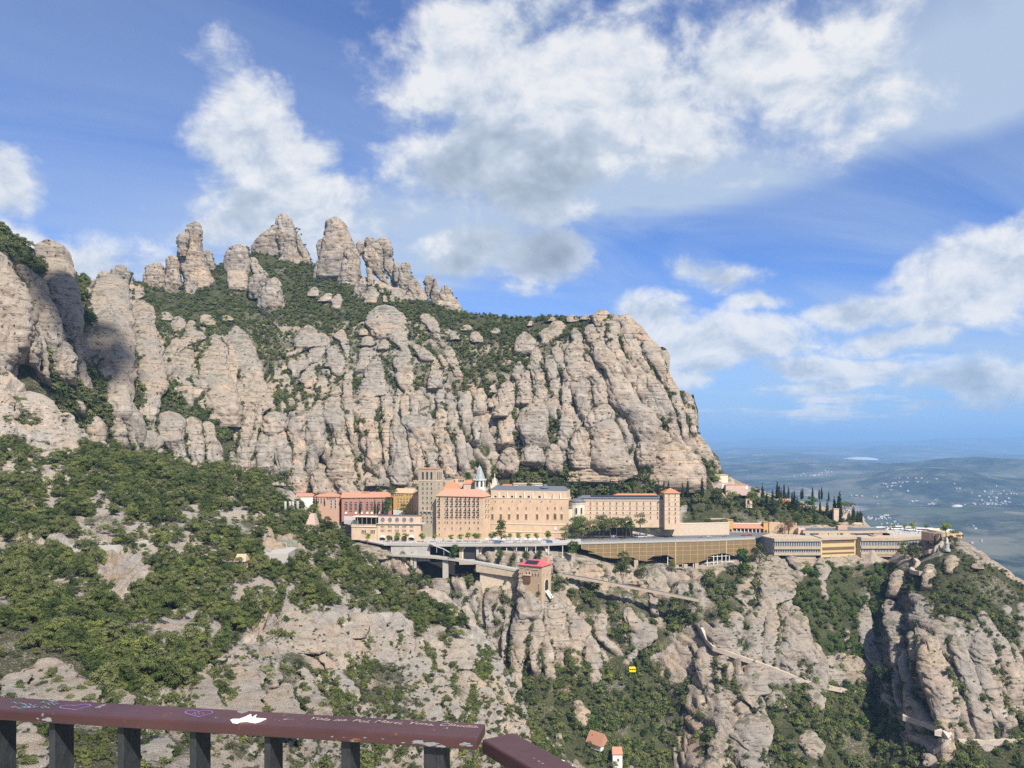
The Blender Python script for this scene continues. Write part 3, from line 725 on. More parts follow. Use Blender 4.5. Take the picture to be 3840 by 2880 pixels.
# the rocks that can be told apart: crop origin and scale, then one rock per line as "y,left,right" rows from its top down
ROCKS = {
 'A': (0, 750, 0.45208, '''450,-80,20 520,-100,75 650,-100,150 800,-110,230 930,-110,275 1050,-110,265 1080,-100,240|d-8
930,-60,30 1000,-80,70 1150,-90,115 1300,-90,110 1370,-90,80|d-10
1030,110,180 1060,90,250 1150,100,310 1250,110,335 1350,200,330 1395,290,330|d-9
1060,290,340 1150,320,370 1300,335,400 1400,360,400|d-5
545,150,200 600,140,280 700,180,370 850,200,440 1000,240,480 1110,300,490
1100,380,490 1200,380,560 1300,390,630 1400,400,620|d-4
335,380,440 370,320,510 420,285,550 500,260,575 600,270,590 700,290,620 850,360,655 1000,430,670 1100,520,665 1180,590,640
650,870,1010 690,740,1045 740,710,1055 850,690,1065 1000,690,1095 1150,695,1105 1280,720,1100 1400,760,1100 1550,830,1100 1660,950,1100
740,770,840 800,740,880 1000,720,960 1200,730,1060 1400,780,1080 1500,850,1060|d-4
850,1130,1220 880,1100,1260 950,1098,1280 1020,1105,1275 1035,1120,1270|d-4
1030,1110,1280 1100,1112,1300 1250,1130,1330 1400,1135,1360 1550,1150,1390 1640,1180,1320|d-4
555,960,1040 590,930,1085 640,930,1095 700,960,1060|D880
605,830,910 640,800,940 680,800,940|D880
710,1130,1180 740,1110,1195 790,1105,1190 820,1105,1150
530,1280,1340 560,1225,1370 620,1210,1375 700,1200,1370 770,1200,1350|D950
475,1400,1470 500,1375,1490 560,1375,1490 640,1370,1500 700,1350,1510 770,1350,1490|D955
190,1590,1640 210,1560,1660 260,1540,1672 300,1535,1678 380,1520,1675 450,1490,1680 500,1480,1690 580,1500,1720 660,1530,1760 740,1540,1790 800,1560,1800|D965
275,1505,1560 305,1478,1575 350,1467,1570 390,1475,1550 418,1497,1530|D950
640,1570,1620 700,1550,1635 780,1530,1640 820,1560,1640|D945
425,1700,1750 460,1685,1760 520,1700,1780 590,1740,1795|D1000
375,1960,2010 400,1900,2050 440,1880,2075 480,1865,2080 530,1860,2085 570,1880,2080|D1000
560,1940,2010 600,1900,2045 650,1890,2050 700,1890,2050
950,1320,1420 980,1285,1430 1010,1290,1400
985,1440,1520 1020,1370,1540 1060,1365,1420
1000,1450,1540 1040,1430,1545 1100,1435,1520 1130,1440,1490
1010,1560,1620 1050,1540,1645 1100,1540,1630
975,1660,1770 1010,1655,1785 1060,1700,1775
980,1830,1930 1010,1820,1920
1130,1520,1720 1170,1430,1650 1220,1400,1560 1280,1340,1450
1240,1520,1600 1290,1430,1600 1330,1400,1630 1370,1400,1600
1365,1550,1620 1420,1530,1645 1500,1540,1640 1570,1600,1640
1410,1470,1540 1450,1430,1570 1520,1425,1590 1590,1450,1610
1060,1930,1990 1110,1890,2050 1200,1890,2100 1320,1900,2140 1430,1960,2180 1540,1970,2212
1160,1760,1820 1220,1690,1880 1320,1650,1890 1430,1650,1900 1560,1680,1950 1660,1700,1980
1200,1900,1930 1300,1900,1960 1400,1890,1980 1480,1900,1960|d-6,s'''),
 'B': (900, 750, 0.45208, '''130,320,400 160,305,425 200,300,440 240,270,465 290,200,475 350,130,485 400,105,505 450,100,530 500,110,560 560,140,562 620,200,565 660,260,560 690,300,540|D1052
200,330,430 300,300,460 400,330,470 520,330,540 600,330,550|D1036
290,470,490 350,470,520 420,480,560 500,520,590 540,540,580|D1045
157,760,830 175,725,860 210,712,880 280,700,905 360,690,945 450,670,970 550,640,985 650,640,960 720,660,820 745,690,740|D1000
390,890,960 430,860,975 520,850,990 600,840,998 680,810,985 730,815,960|D985
330,660,690 370,635,700 430,640,690 500,650,690|D1010
500,640,680 580,615,670 680,605,660 720,640,670|D995
320,1040,1110 340,1030,1130 370,1040,1120|D1040
345,980,1030 370,962,1045 410,970,1040|D1040
325,1150,1230 350,1130,1250 400,1140,1262 480,1180,1268 560,1190,1275 620,1210,1280 640,1250,1315 690,1270,1310|D1020
365,1100,1160 390,1085,1180 450,1130,1190 490,1150,1185|D1015
398,1040,1110 430,1012,1130 500,1030,1165 570,1060,1175 630,1120,1200 690,1190,1250 715,1230,1255|D1000
570,1045,1085 640,1060,1105 720,1075,1105|D985
530,1278,1320 560,1275,1325 630,1280,1315|D1010
525,1350,1400 560,1325,1410 640,1315,1430 720,1315,1430 770,1320,1400 820,1340,1370|D985
650,1425,1470 700,1400,1490 770,1380,1530 850,1370,1560 900,1440,1555 925,1500,1540|D965
628,1550,1595 660,1525,1608 720,1530,1600 770,1545,1590|D985
665,1612,1640 720,1600,1640 770,1590,1665 860,1575,1610|D980
715,1680,1720 745,1665,1755 800,1640,1770 860,1610,1820 900,1605,1850 935,1680,1850|D960
650,270,310 680,225,330 740,195,350 830,160,380 890,145,380 915,200,330|D925
590,150,200 640,90,220 720,70,215 775,80,180|D940
490,70,140 530,60,150 600,110,220
650,1000,1040 700,960,1045 780,930,1035 830,940,1010|D950
730,1060,1120 780,1035,1150 830,1035,1130
745,1155,1195 780,1160,1195
800,1180,1220 860,1190,1235
775,1245,1285 860,1240,1285
735,590,650 770,560,660 820,550,640
790,700,775 830,650,760 860,645,700
790,790,840 830,750,855 880,760,830
930,1080,1330 970,1050,1370 1030,1030,1390 1090,1090,1400
1040,1230,1330 1100,1200,1400 1170,1260,1400 1230,1330,1400
965,1490,1590 1000,1485,1640 1060,1560,1650 1110,1600,1650
1055,530,610 1100,490,660 1160,460,720 1220,455,740 1240,480,560
1120,640,720 1160,610,745 1220,580,740 1290,565,680
1085,820,870 1130,760,890 1180,840,910 1260,860,910
1075,990,1050 1110,980,1065 1140,985,1050
1145,1020,1090 1180,985,1125 1230,1000,1080
1175,1170,1230 1210,1145,1250 1260,1140,1220
1240,1000,1090 1290,980,1105 1340,1000,1090 1390,960,1060
1225,740,810 1280,725,850 1340,720,880 1400,760,870
1340,690,760 1400,700,800
1290,480,540 1340,420,570 1400,390,560 1430,430,500
1400,550,600 1450,510,630 1500,490,640 1535,540,610
1060,1830,1930 1090,1825,1950
1115,1900,2000 1160,1900,2015 1200,1960,2010
1120,1730,1800 1170,1750,1840
1235,1690,1770 1290,1690,1780 1340,1720,1820 1410,1760,1840
1290,1640,1680 1350,1660,1730 1390,1690,1740
1080,2090,2160 1120,2070,2150
1180,1380,1440 1240,1440,1560 1300,1480,1610'''),
 'I': (900, 1200, 0.45208, '''310,1110,1160 340,1085,1165 400,1050,1200 480,1030,1205 500,1020,1200
495,1020,1210 560,970,1240 620,960,1250 640,970,1150
640,990,1160 740,980,1150 850,990,1110 950,1000,1060
420,900,940 460,875,945 540,860,945 620,850,940
630,880,940 700,860,945 800,870,950 900,890,940 960,910,940
565,760,830 600,740,850 640,740,830
620,770,820 680,700,845 760,700,860 850,720,875 950,780,890
760,750,800 800,745,840 840,760,830|d-3,s
680,630,690 740,590,700 850,560,705 980,545,715 1080,550,710 1140,560,660
750,520,590 850,400,560 950,390,500 1060,430,500
880,500,560 980,450,560 1100,440,570 1200,430,540 1250,425,530|s
800,200,380 850,170,392 920,165,390 940,200,350
940,250,390 1000,230,410 1090,250,430 1160,290,435 1200,300,430
960,170,250 1040,120,290 1120,130,290 1200,140,285
610,100,250 660,90,300 720,110,290 770,110,200
700,60,140 850,20,130 1000,-20,100 1150,-40,80
700,150,200 850,110,180 1000,60,140 1150,20,100
890,810,870 960,790,890 1060,770,920 1160,730,950 1240,730,960
1080,840,910 1160,815,950 1240,820,960
600,1180,1240 640,1165,1270 720,1165,1280 800,1180,1275 850,1200,1250
615,1290,1335 680,1278,1330 780,1280,1320
620,1350,1400 680,1325,1410 750,1325,1415 800,1340,1410|s
630,1410,1460 690,1405,1485 780,1415,1475
250,1330,1400 300,1290,1425 370,1270,1435 410,1285,1430
410,1320,1420 450,1285,1435 520,1290,1440 600,1370,1440
335,1610,1640 380,1585,1675 450,1570,1682 520,1565,1680
535,1580,1670 580,1560,1650
810,1340,1480 850,1335,1540 900,1370,1570 1000,1460,1600 1100,1510,1630 1220,1560,1640
900,1370,1430 1000,1390,1500 1100,1410,1540 1220,1440,1560|s
845,1260,1330 900,1250,1380 980,1240,1395 1080,1240,1410 1180,1250,1425 1240,1260,1430
870,1190,1245 960,1170,1250 1050,1185,1240 1180,1190,1240|s
840,1060,1090 920,1050,1130 1020,1045,1160 1140,1050,1180
590,1640,1700 640,1620,1710 720,1640,1710 745,1650,1710
620,1700,1760 680,1700,1785 750,1710,1785
740,1640,1710 830,1620,1720 930,1600,1720 1000,1620,1700|s
760,1720,1800 840,1720,1815 920,1740,1820
920,1800,1850 1000,1785,1865 1100,1790,1880 1170,1810,1870
600,1860,1920 660,1820,1925 740,1815,1925 830,1845,1930
580,1960,2040 640,1940,2050 740,1930,2030
840,1930,1980 900,1925,2000 980,1940,1990
550,2070,2130 620,2060,2140
670,2060,2110 740,2060,2110
1270,440,560 1330,420,570 1420,430,570
1240,1200,1430 1300,1250,1440 1350,1260,1420
1320,180,300 1380,170,420
1330,1040,1160 1390,1040,1200
1325,1150,1240 1400,1150,1260
1260,600,700 1340,580,760 1420,600,800
1280,800,900 1350,780,960 1420,800,1000
1050,1640,1740 1150,1650,1800 1260,1700,1800|s'''),
 'C': (1800, 1100, 0.45208, '''170,940,1080 200,935,1090 250,950,1085 290,960,1080|s
200,1150,1260 240,1140,1290 300,1200,1300 340,1250,1300|s
315,1320,1380 350,1330,1400 400,1340,1430 480,1340,1500 560,1380,1530 650,1450,1550 710,1500,1550
480,1470,1510 560,1470,1530 650,1480,1550
330,1180,1240 380,1160,1280 450,1180,1330 520,1210,1350 600,1250,1400
390,940,1020 430,915,1060 500,930,1110 560,950,1140 640,1020,1170 700,1030,1200 760,1040,1250 900,1060,1320 960,1100,1420 1050,1200,1460
300,760,820 340,750,850 400,780,850
400,760,850 450,720,860 530,705,860 590,715,860 610,740,850
280,880,980 330,855,990 390,880,980
290,1040,1100 350,1040,1140 430,1090,1160
380,1030,1100 450,1060,1150 540,1110,1220 620,1150,1280 700,1200,1300
620,700,960 680,680,970 720,690,880|s
690,680,770 760,670,770 860,665,765 920,675,760
700,800,890 780,780,900 880,775,915 935,790,910
680,910,1000 740,905,1040 840,925,1055 890,930,1060
940,670,770 1000,660,780 1040,665,775|s
1050,650,780 1120,650,790 1200,640,760 1260,640,720
530,540,620 600,530,650 690,560,650
455,600,670 520,600,695 600,640,700
475,430,500 540,400,520 600,385,510
570,310,350 620,270,370 680,260,370 700,290,360
650,330,420 720,300,430 780,300,430
610,400,470 680,430,530 740,440,545
755,170,280 800,145,295 880,135,295 960,135,280
780,300,430 830,300,450 900,300,440
780,460,550 880,450,570 980,330,580 1100,290,570 1150,320,560
960,130,230 1000,110,240 1040,115,230|d-8
1040,160,280 1120,150,285 1220,140,285|s
730,580,660 800,575,660 900,590,660 970,600,650
330,340,400 380,300,450 430,285,460 460,290,450
255,580,700 290,530,710 340,480,690 390,520,600
240,400,450 280,380,440
210,570,630 240,545,620
195,720,800 220,700,830 250,720,800
195,840,915 230,830,910
945,960,1090 980,900,1100 1040,860,1080 1090,870,1000
1130,800,890 1180,760,910 1250,740,910 1310,730,905
1090,920,1150 1180,910,1190 1260,910,1210 1340,900,1230 1390,900,1260
1310,740,900 1370,730,900 1430,750,900
1000,1340,1450 1080,1340,1500 1160,1380,1480
620,1350,1400 700,1340,1460 800,1380,1520 900,1430,1580 1000,1480,1610 1090,1540,1640
720,1270,1340 800,1270,1400 900,1330,1450 980,1380,1500
700,1520,1600 800,1560,1650 900,1590,1680 1000,1620,1700 1100,1660,1720
830,1690,1740 900,1690,1755 1000,1700,1780 1120,1740,1795
1160,1440,1560 1220,1430,1600 1260,1460,1560
1240,1300,1440 1320,1290,1460 1400,1320,1460
1280,1480,1700 1360,1440,1800 1450,1400,1860 1530,1380,1880|s
1190,1740,1840 1270,1760,1900 1350,1800,1940 1430,1880,1980 1490,1920,1985
1270,560,660 1360,530,690 1440,560,680
1450,760,1280 1500,720,1300 1550,720,1200|s
1300,200,300 1380,150,330 1450,140,320
1230,380,480 1300,340,520 1380,330,540'''),
 'J': (2600, 2080, 0.56058, '''20,390,440 60,350,430 120,330,420 190,290,410 280,270,400 330,340,390
20,490,580 60,480,600 100,440,640 170,430,680 240,430,675 290,430,650 330,435,540
60,440,530 170,430,545 290,432,550|d-4
15,620,690 60,650,740 120,710,750
30,830,880 70,810,910 120,840,915 170,820,885 240,850,890
370,400,470 440,380,480 520,360,470 600,350,460 690,370,460
370,490,560 430,480,575 560,460,570 660,450,560 740,460,540
360,640,720 440,600,760 520,590,780 620,590,790 640,640,780
400,230,320 450,215,345 500,240,320
500,170,260 560,110,310 610,130,330
610,570,680 680,560,690 750,590,720 810,640,725
600,790,840 700,830,890 800,760,905 830,770,900
345,1130,1170 400,1090,1180 480,1080,1190 540,1085,1220 620,1120,1250 720,1180,1275 760,1230,1280
265,1150,1180 320,1140,1170
500,1010,1040 560,1005,1045 620,1030,1040
305,1290,1340 350,1270,1350 410,1290,1330
410,1290,1430 470,1280,1450 530,1310,1430
320,1490,1560 400,1480,1620 500,1480,1630 570,1490,1600
570,1530,1640 640,1510,1660 750,1520,1700 850,1540,1740 950,1570,1760 1050,1600,1770 1120,1620,1740 1150,1640,1720|d-8,s
430,1680,1760 520,1700,1800 640,1740,1830 760,1760,1880 900,1790,1930 1050,1850,1980
540,1850,1960 640,1840,2000 760,1870,2020 830,1890,2030 900,1920,2040
910,1930,2050 1000,1950,2080 1090,1980,2100
390,1890,1960 470,1920,2000 560,1970,2090 680,2020,2130 800,2070,2180 950,2090,2190 1060,2080,2150
440,1850,1900 490,1840,1915 530,1850,1900
350,2060,2120 400,2050,2130 460,2080,2120
330,2170,2230 450,2150,2260 600,2170,2260
640,1400,1440 720,1380,1450 800,1390,1470 920,1400,1480 1060,1420,1480
550,1330,1400 640,1310,1420 700,1330,1400
760,1350,1390 880,1335,1400 960,1345,1410 1040,1370,1440
570,1440,1500 640,1440,1500 720,1450,1490
740,2110,2212 800,2105,2230 860,2130,2230
640,30,120 720,20,160 830,40,150
750,350,470 830,330,520 900,300,520 950,300,420 1060,420,480
880,740,850 950,750,870 1010,780,860
1110,330,530 1150,250,530 1220,240,510 1290,300,480 1400,320,480 1440,340,470
1150,140,240 1220,130,250 1280,105,240 1350,110,250 1430,60,240
1190,740,800 1260,700,870 1310,740,860
1360,1520,1640 1420,1490,1680
120,1340,1420 180,1315,1480 230,1320,1420
80,1540,1620 130,1540,1640 190,1540,1600
20,1690,1770 60,1680,1770 100,1690,1730
50,1870,1930 100,1860,1940
920,520,600 1000,500,640
690,160,240 760,150,260'''),
 'K': (1800, 2080, 0.48216, '''215,300,410 260,290,430 330,290,470 390,285,490 440,285,480|d-8
420,280,440 520,260,420 640,250,390 760,235,380 840,232,330 910,240,330|d-6
520,410,490 600,390,510 700,380,480 800,385,470 840,390,470|d-6
610,490,540 680,470,560 780,480,585 880,500,590
310,550,620 370,520,680 440,500,675 560,500,670 640,520,670
480,700,760 560,680,870 680,680,830 760,700,800 880,710,805
620,800,880 720,795,920 820,790,950 910,830,945
470,900,980 560,880,985 640,890,990 690,960,1050
430,1110,1200 520,1110,1260 560,1150,1370 640,1160,1380 700,1180,1320 740,1190,1230
80,780,900 120,730,960 180,720,960
100,1320,1420 160,1300,1450 230,1280,1470 280,1300,1480
140,1540,1600 200,1530,1620 280,1520,1660 310,1540,1640
300,1310,1390 350,1310,1395 430,1330,1390
60,560,700 120,580,700 170,600,690
160,1030,1180 210,1050,1260 240,1080,1280
260,80,180 330,20,160 420,20,110 520,40,110
380,210,260 500,190,240 620,170,230 740,170,210
740,1700,1800 820,1690,1830 900,1690,1820 960,1720,1780
480,1900,2050 560,1920,2070
590,1800,1900 640,1790,2040 700,1850,2040
1400,590,640 1480,585,655 1560,615,650
1150,730,800 1230,730,870 1290,740,860|s'''),
 'L': (700, 2050, 0.54250, '''480,640,800 520,600,900 600,570,960 680,640,975 720,700,960
660,860,980 760,890,960 800,950,1020 900,1000,1110 1000,1060,1190 1060,1120,1220
500,1110,1280 560,1070,1260 620,1090,1230 645,1110,1200|d-6
600,1040,1200 680,1040,1220 760,1100,1280|s
580,1270,1360 660,1220,1400 740,1200,1430 790,1300,1450 850,1420,1460
475,1410,1500 520,1400,1505 560,1410,1500 595,1420,1490|d-4
600,1420,1530 700,1440,1620 800,1480,1700 860,1490,1720
700,120,270 740,110,300 790,130,280
750,250,430 800,220,470 850,190,530 900,180,540 990,220,520
1000,240,510 1060,240,510 1130,240,500 1250,250,500
890,40,130 950,10,180 1050,0,220 1120,-10,240 1250,-10,240
845,570,610 870,545,645 920,530,650 970,530,640
960,640,720 1000,520,740 1080,520,770 1150,530,790 1280,540,800
950,740,860 1020,760,920 1100,790,980 1160,820,1010 1260,860,1040
870,1480,1600 960,1510,1660 1060,1580,1740 1180,1640,1790
920,1690,1790 1000,1700,1850 1100,1790,1900 1190,1850,1950
740,1780,1960 820,1800,1970 860,1880,1950
820,2060,2160 900,2080,2200 1000,2150,2212 1080,2170,2260
880,1880,1980 960,1960,2080 1040,2000,2140
850,770,830 940,830,900 1000,880,940
380,1480,1860 430,1500,1900 480,1620,1900
420,1900,1960 520,1930,2010 640,1990,2100 720,2080,2150
280,1190,1330 330,1200,1340
60,1280,1380 90,1290,1400'''),
 'E': (0, 1500, 0.54250, '''0,80,330 60,100,360 130,200,400 200,210,425 280,210,430 310,300,420
-50,-100,60 100,-100,90 250,-100,110 310,-80,90
100,430,490 180,430,530 280,440,545 300,500,545
10,500,560 50,490,585 90,520,585
125,630,690 160,600,720 250,610,730 330,650,710
140,780,850 200,755,880 290,770,890
140,880,930 200,870,955 290,890,950 330,920,960
230,980,1080 280,965,1110 350,1000,1120
130,1060,1280 180,1050,1270 280,1100,1280 380,1200,1290
140,1270,1380 220,1270,1400 330,1290,1410 440,1330,1400
160,1400,1470 250,1400,1500 340,1410,1530 430,1420,1540
360,1590,1620 400,1570,1640 480,1590,1645 520,1610,1640
350,0,90 400,-40,130 470,-40,150
380,150,220 440,140,240 500,140,270 590,150,270
385,270,400 450,250,470 530,280,510 600,340,500 625,430,490
410,580,680 460,560,720 530,600,750 600,640,750
850,-30,140 900,-30,180 960,-30,160
830,420,520 880,510,600 950,520,610
830,970,1030 900,1000,1060 970,1020,1060
1180,350,420 1220,345,450 1260,360,440
1260,860,930 1300,850,960 1340,870,950'''),
 'G': (0, 2280, 0.54250, '''390,220,400 440,180,500 520,120,640 600,160,690 700,180,690
480,40,180 560,10,220 660,0,240
590,760,860 650,720,920 740,730,930
820,110,230 860,100,240 900,120,220
860,960,1120 940,960,1180 1060,980,1200
930,50,300 1000,20,330 1100,0,330'''),
}

ROCK_TUFTS = []         # where tufts root on the rocks themselves
ROCK_SEEN = []          # rock surface points, for setting things on them
ROCKS_PLACED = []       # (rows in photo pixels, sheet) for the plants that grow between them


def front_sheet(sx, sy):
    """the nearer ground at that place"""
    if sx < 2380 and sy > SN.crest(sx) + 1:
        return SN
    return SM


def build_rock(rows, opts, sid):
    rows = np.array(rows, float)
    ys, xl, xr = rows[:, 0], rows[:, 1], rows[:, 2]
    cx = (xl + xr) / 2
    mid = len(rows) // 2
    S = front_sheet(cx[mid], ys[mid])
    near = S is SN
    off, fixed, scar = 0.0, None, 0.0
    for o in opts:
        if o[0] == 'd': off = float(o[1:])
        elif o[0] == 'D': fixed = float(o[1:])
        elif o[0] == 's': scar = 1.0
    if fixed: ys = ys.copy(); ys[-1] += 22
    h0 = ys[-1] - ys[0]
    if not fixed and not near and h0 > 40:
        # the foot runs on down as a rib behind whatever stands in front
        ext = .45 * h0; sl = (cx[-1] - cx[-2]) / max(ys[-1] - ys[-2], 1) * ext * .6; hwb = (xr[-1] - xl[-1]) / 2
        wm = np.median(xr - xl) / 2
        ys = np.append(ys, ys[-1] + ext); cx = np.append(cx, cx[-1] + sl)
        xl = np.append(xl, cx[-1] - max(hwb, .7 * wm)); xr = np.append(xr, cx[-1] + max(hwb, .7 * wm))
    Dref = fixed if fixed else float(S.depth(cx[mid], ys[mid])[0])
    px = Dref / F                                   # metres per photo pixel
    step = .42 if near else .95                     # metres between rings
    top_h = (xr[0] - xl[0]) * .34
    n = int(np.clip((ys[-1] - ys[0] + top_h) * px / step, 10, 90))
    yy = np.concatenate([[ys[0] - top_h * .5], np.linspace(ys[0], ys[-1], n)])
    # smooth outline through the given rows
    def curve(v):
        a = np.interp(yy, ys, v)
        for _ in range(2):
            p = np.pad(a, 1, mode='edge'); a = (p[:-2] + 2 * p[1:-1] + p[2:]) / 4
        return a
    L, Rr = curve(xl), curve(xr)
    hw = (Rr - L) / 2; c = (Rr + L) / 2
    hw[0] *= .60; hw[1] = max(hw[1], 0) * .94
    if fixed:
        dc = np.full(len(yy), fixed)
    else:
        dc = S.depth(c, np.clip(yy, S.crest(c) + 1, None))
        for _ in range(3):
            p = np.pad(dc, 1, mode='edge'); dc = (p[:-2] + p[1:-1] + p[2:]) / 3
    w = hw * dc / F
    wmed = float(np.median(w))
    # rocks stand proud of the slope and sink back into it at the foot
    foot = np.clip((yy - (ys[-1] - .28 * (ys[-1] - ys[0]))) / (.28 * (ys[-1] - ys[0]) + 1e-6), 0, 1) ** 1.5
    prd = 2.6 if near else (5.6 if cx[0] > 560 and cx[0] < 2700 and ys[0] < 1850 else 3.8)
    dc = dc + off * (1 - foot) + np.clip(w * .12, 0, 3) - (0.0 if fixed else prd * (1 - (1.5 if near else 2.0) * foot))
    seg = int(np.clip(2 * math.pi * wmed / (step * 1.15), 16, 56))
    th = np.linspace(0, 2 * np.pi, seg, endpoint=False)
    e = 2.5
    ct, st = np.cos(th), np.sin(th)
    sxv = np.sign(ct) * np.abs(ct) ** (2 / e); syv = np.sign(st) * np.abs(st) ** (2 / e)
    depth = np.clip(w * .82, .6, min(20.0, .30 * (ys[-1] - ys[0]) * px + 2.0))
    X = (c - 1920) / F * dc
    Z = (HY - yy) / F * dc
    V = np.stack([X[:, None] + w[:, None] * sxv[None], dc[:, None] + depth[:, None] * syv[None], np.repeat(Z[:, None], seg, 1)], -1)
    x, y, z = V[..., 0], V[..., 1], V[..., 2]
    nrm = np.stack([np.repeat(ct[None], len(yy), 0), np.repeat(st[None], len(yy), 0), np.zeros_like(x)], -1)
    k = .5 if near else 1.0
    lim = np.clip(wmed / 7, .12, 1.0)
    d = fbm(x / (13 * k), y / (13 * k), z / (26 * k), 4, 41) * 1.5 * lim * k + fbm(x / (4 * k), y / (4 * k), z / (5 * k), 3, 47) * .42 * k
    f1, f2, cid = voro((x + .4 * y + fbm(x / 12, y / 12, z / 12, 2, 14) * 3) / (6.5 * k) + 3.1 * sid, z / (60 * k), 13)
    d += (np.clip((f2 - f1) * 5.5, 0, 1) ** .42 - .88) * 3.3 * lim * k
    f1, f2, cid = voro((x - .3 * y) / (3.2 * k) + 1.7 * sid, z / (16 * k), 17)
    d += (np.clip((f2 - f1) * 4.5, 0, 1) ** .42 - .88) * 1.0 * lim * k
    d += strata(x, y, z, k) * (.45 + .55 * lim) * k * (.4 if near else 1.0)
    if near: d += fbm(x / 2.2, y / 2.2, z / 2.2, 3, 57) * .5 + fbm(x / 8, y / 8, z / 8, 3, 58) * 1.8 * lim
    taper = np.ones(len(yy)); taper[:2] = (.3, .6)
    V = V + nrm * (d * taper[:, None])[..., None]
    V[..., 2] += fbm(x / (6 * k), y / (6 * k), z / (3 * k), 3, 53) * .35 * k
    ROCK_SEEN.append(V[1::2, ::2].reshape(-1, 3))
    fr = V[2:int(n * .8), syv < .1].reshape(-1, 3)
    rt = np.random.default_rng(sid)
    if len(fr):
        cnt = rt.poisson(len(fr) * (step * step * 1.15) / (9.0 if near else 75.0))
        for q_ in fr[rt.integers(0, len(fr), cnt)]:
            ROCK_TUFTS.append((q_[0], q_[1] - .1, q_[2] - .15, (rt.uniform(.25, .95) if near else rt.uniform(.5, 1.5)), near))
    # cap: a low dome
    tv = V[0].mean(0); tv[2] = V[0, :, 2].mean() + max(.15, w[0] * .28)
    n0 = len(yy)
    verts = np.concatenate([V.reshape(-1, 3), tv[None]])
    i = np.arange(n0 * seg).reshape(n0, seg); j = np.roll(i, -1, 1)
    q = np.stack([i[:-1], i[1:], j[1:], j[:-1]], -1).reshape(-1, 4)
    cap = np.stack([i[0], j[0], np.full(seg, n0 * seg), np.full(seg, n0 * seg)], -1)
    me = bpy.data.meshes.new('rock')
    base = Vector((float(X[-1]), float(dc[-1]), float(Z[-1])))
    verts = verts - np.array(base)
    fl = np.concatenate([q.ravel(), cap[:, :3].ravel()]).astype(np.int32)
    me.vertices.add(len(verts)); me.vertices.foreach_set('co', verts.astype(np.float32).ravel())
    me.loops.add(len(fl)); me.loops.foreach_set('vertex_index', fl)
    starts = np.concatenate([np.arange(0, q.size, 4), q.size + np.arange(0, 3 * seg, 3)]).astype(np.int32)
    me.polygons.add(len(starts)); me.polygons.foreach_set('loop_start', starts)
    me.polygons.foreach_set('use_smooth', np.ones(len(starts), bool))
    me.update(calc_edges=True)
    if scar:
        s = .75 * scar * np.clip(.65 + fbm(verts[:, 0] / 9, verts[:, 1] / 9, verts[:, 2] / 9, 3, 71) * .7, 0, 1)
        set_attr(me, 'scar', s)
    me.materials.append(M['rock_near'] if near else M['rock'])
    pin = fixed is not None and fixed > 900
    link('rock_pinnacle' if pin else 'rock', me, hillside if near else mountain, base)
    ROCKS_PLACED.append((rows, S, off, fixed))


_sid = 0
for _k, (_ox, _oy, _s, _txt) in ROCKS.items():
    for _line in _txt.strip().split('\n'):
        _body, _, _o = _line.partition('|')
        _rows = [[float(a) for a in r.split(',')] for r in _body.split()]
        _rows = [(_oy + r[0] * _s, _ox + r[1] * _s, _ox + r[2] * _s) for r in _rows]
        build_rock(_rows, [o for o in _o.split(',') if o], _sid)
        _sid += 1


_seen = np.concatenate([SM.real[::2, ::2].reshape(-1, 3), SN.real[::2, ::2].reshape(-1, 3)] + ROCK_SEEN)
_seen = _seen[_seen[:, 1] > 60]
_spx = 1920 + _seen[:, 0] / _seen[:, 1] * F; _spy = HY - _seen[:, 2] / _seen[:, 1] * F


def seen_depth(sx, sy, r=11):
    """distance of the nearest ground or rock that shows at a photograph pixel"""
    m = (np.abs(_spx - sx) < r) & (np.abs(_spy - sy) < r)
    if not m.any(): return float(front_sheet(sx, sy).depth(sx, sy)[0])
    d = _seen[m, 1]; lo = d.min()
    return float(d[d < lo + 5].mean())

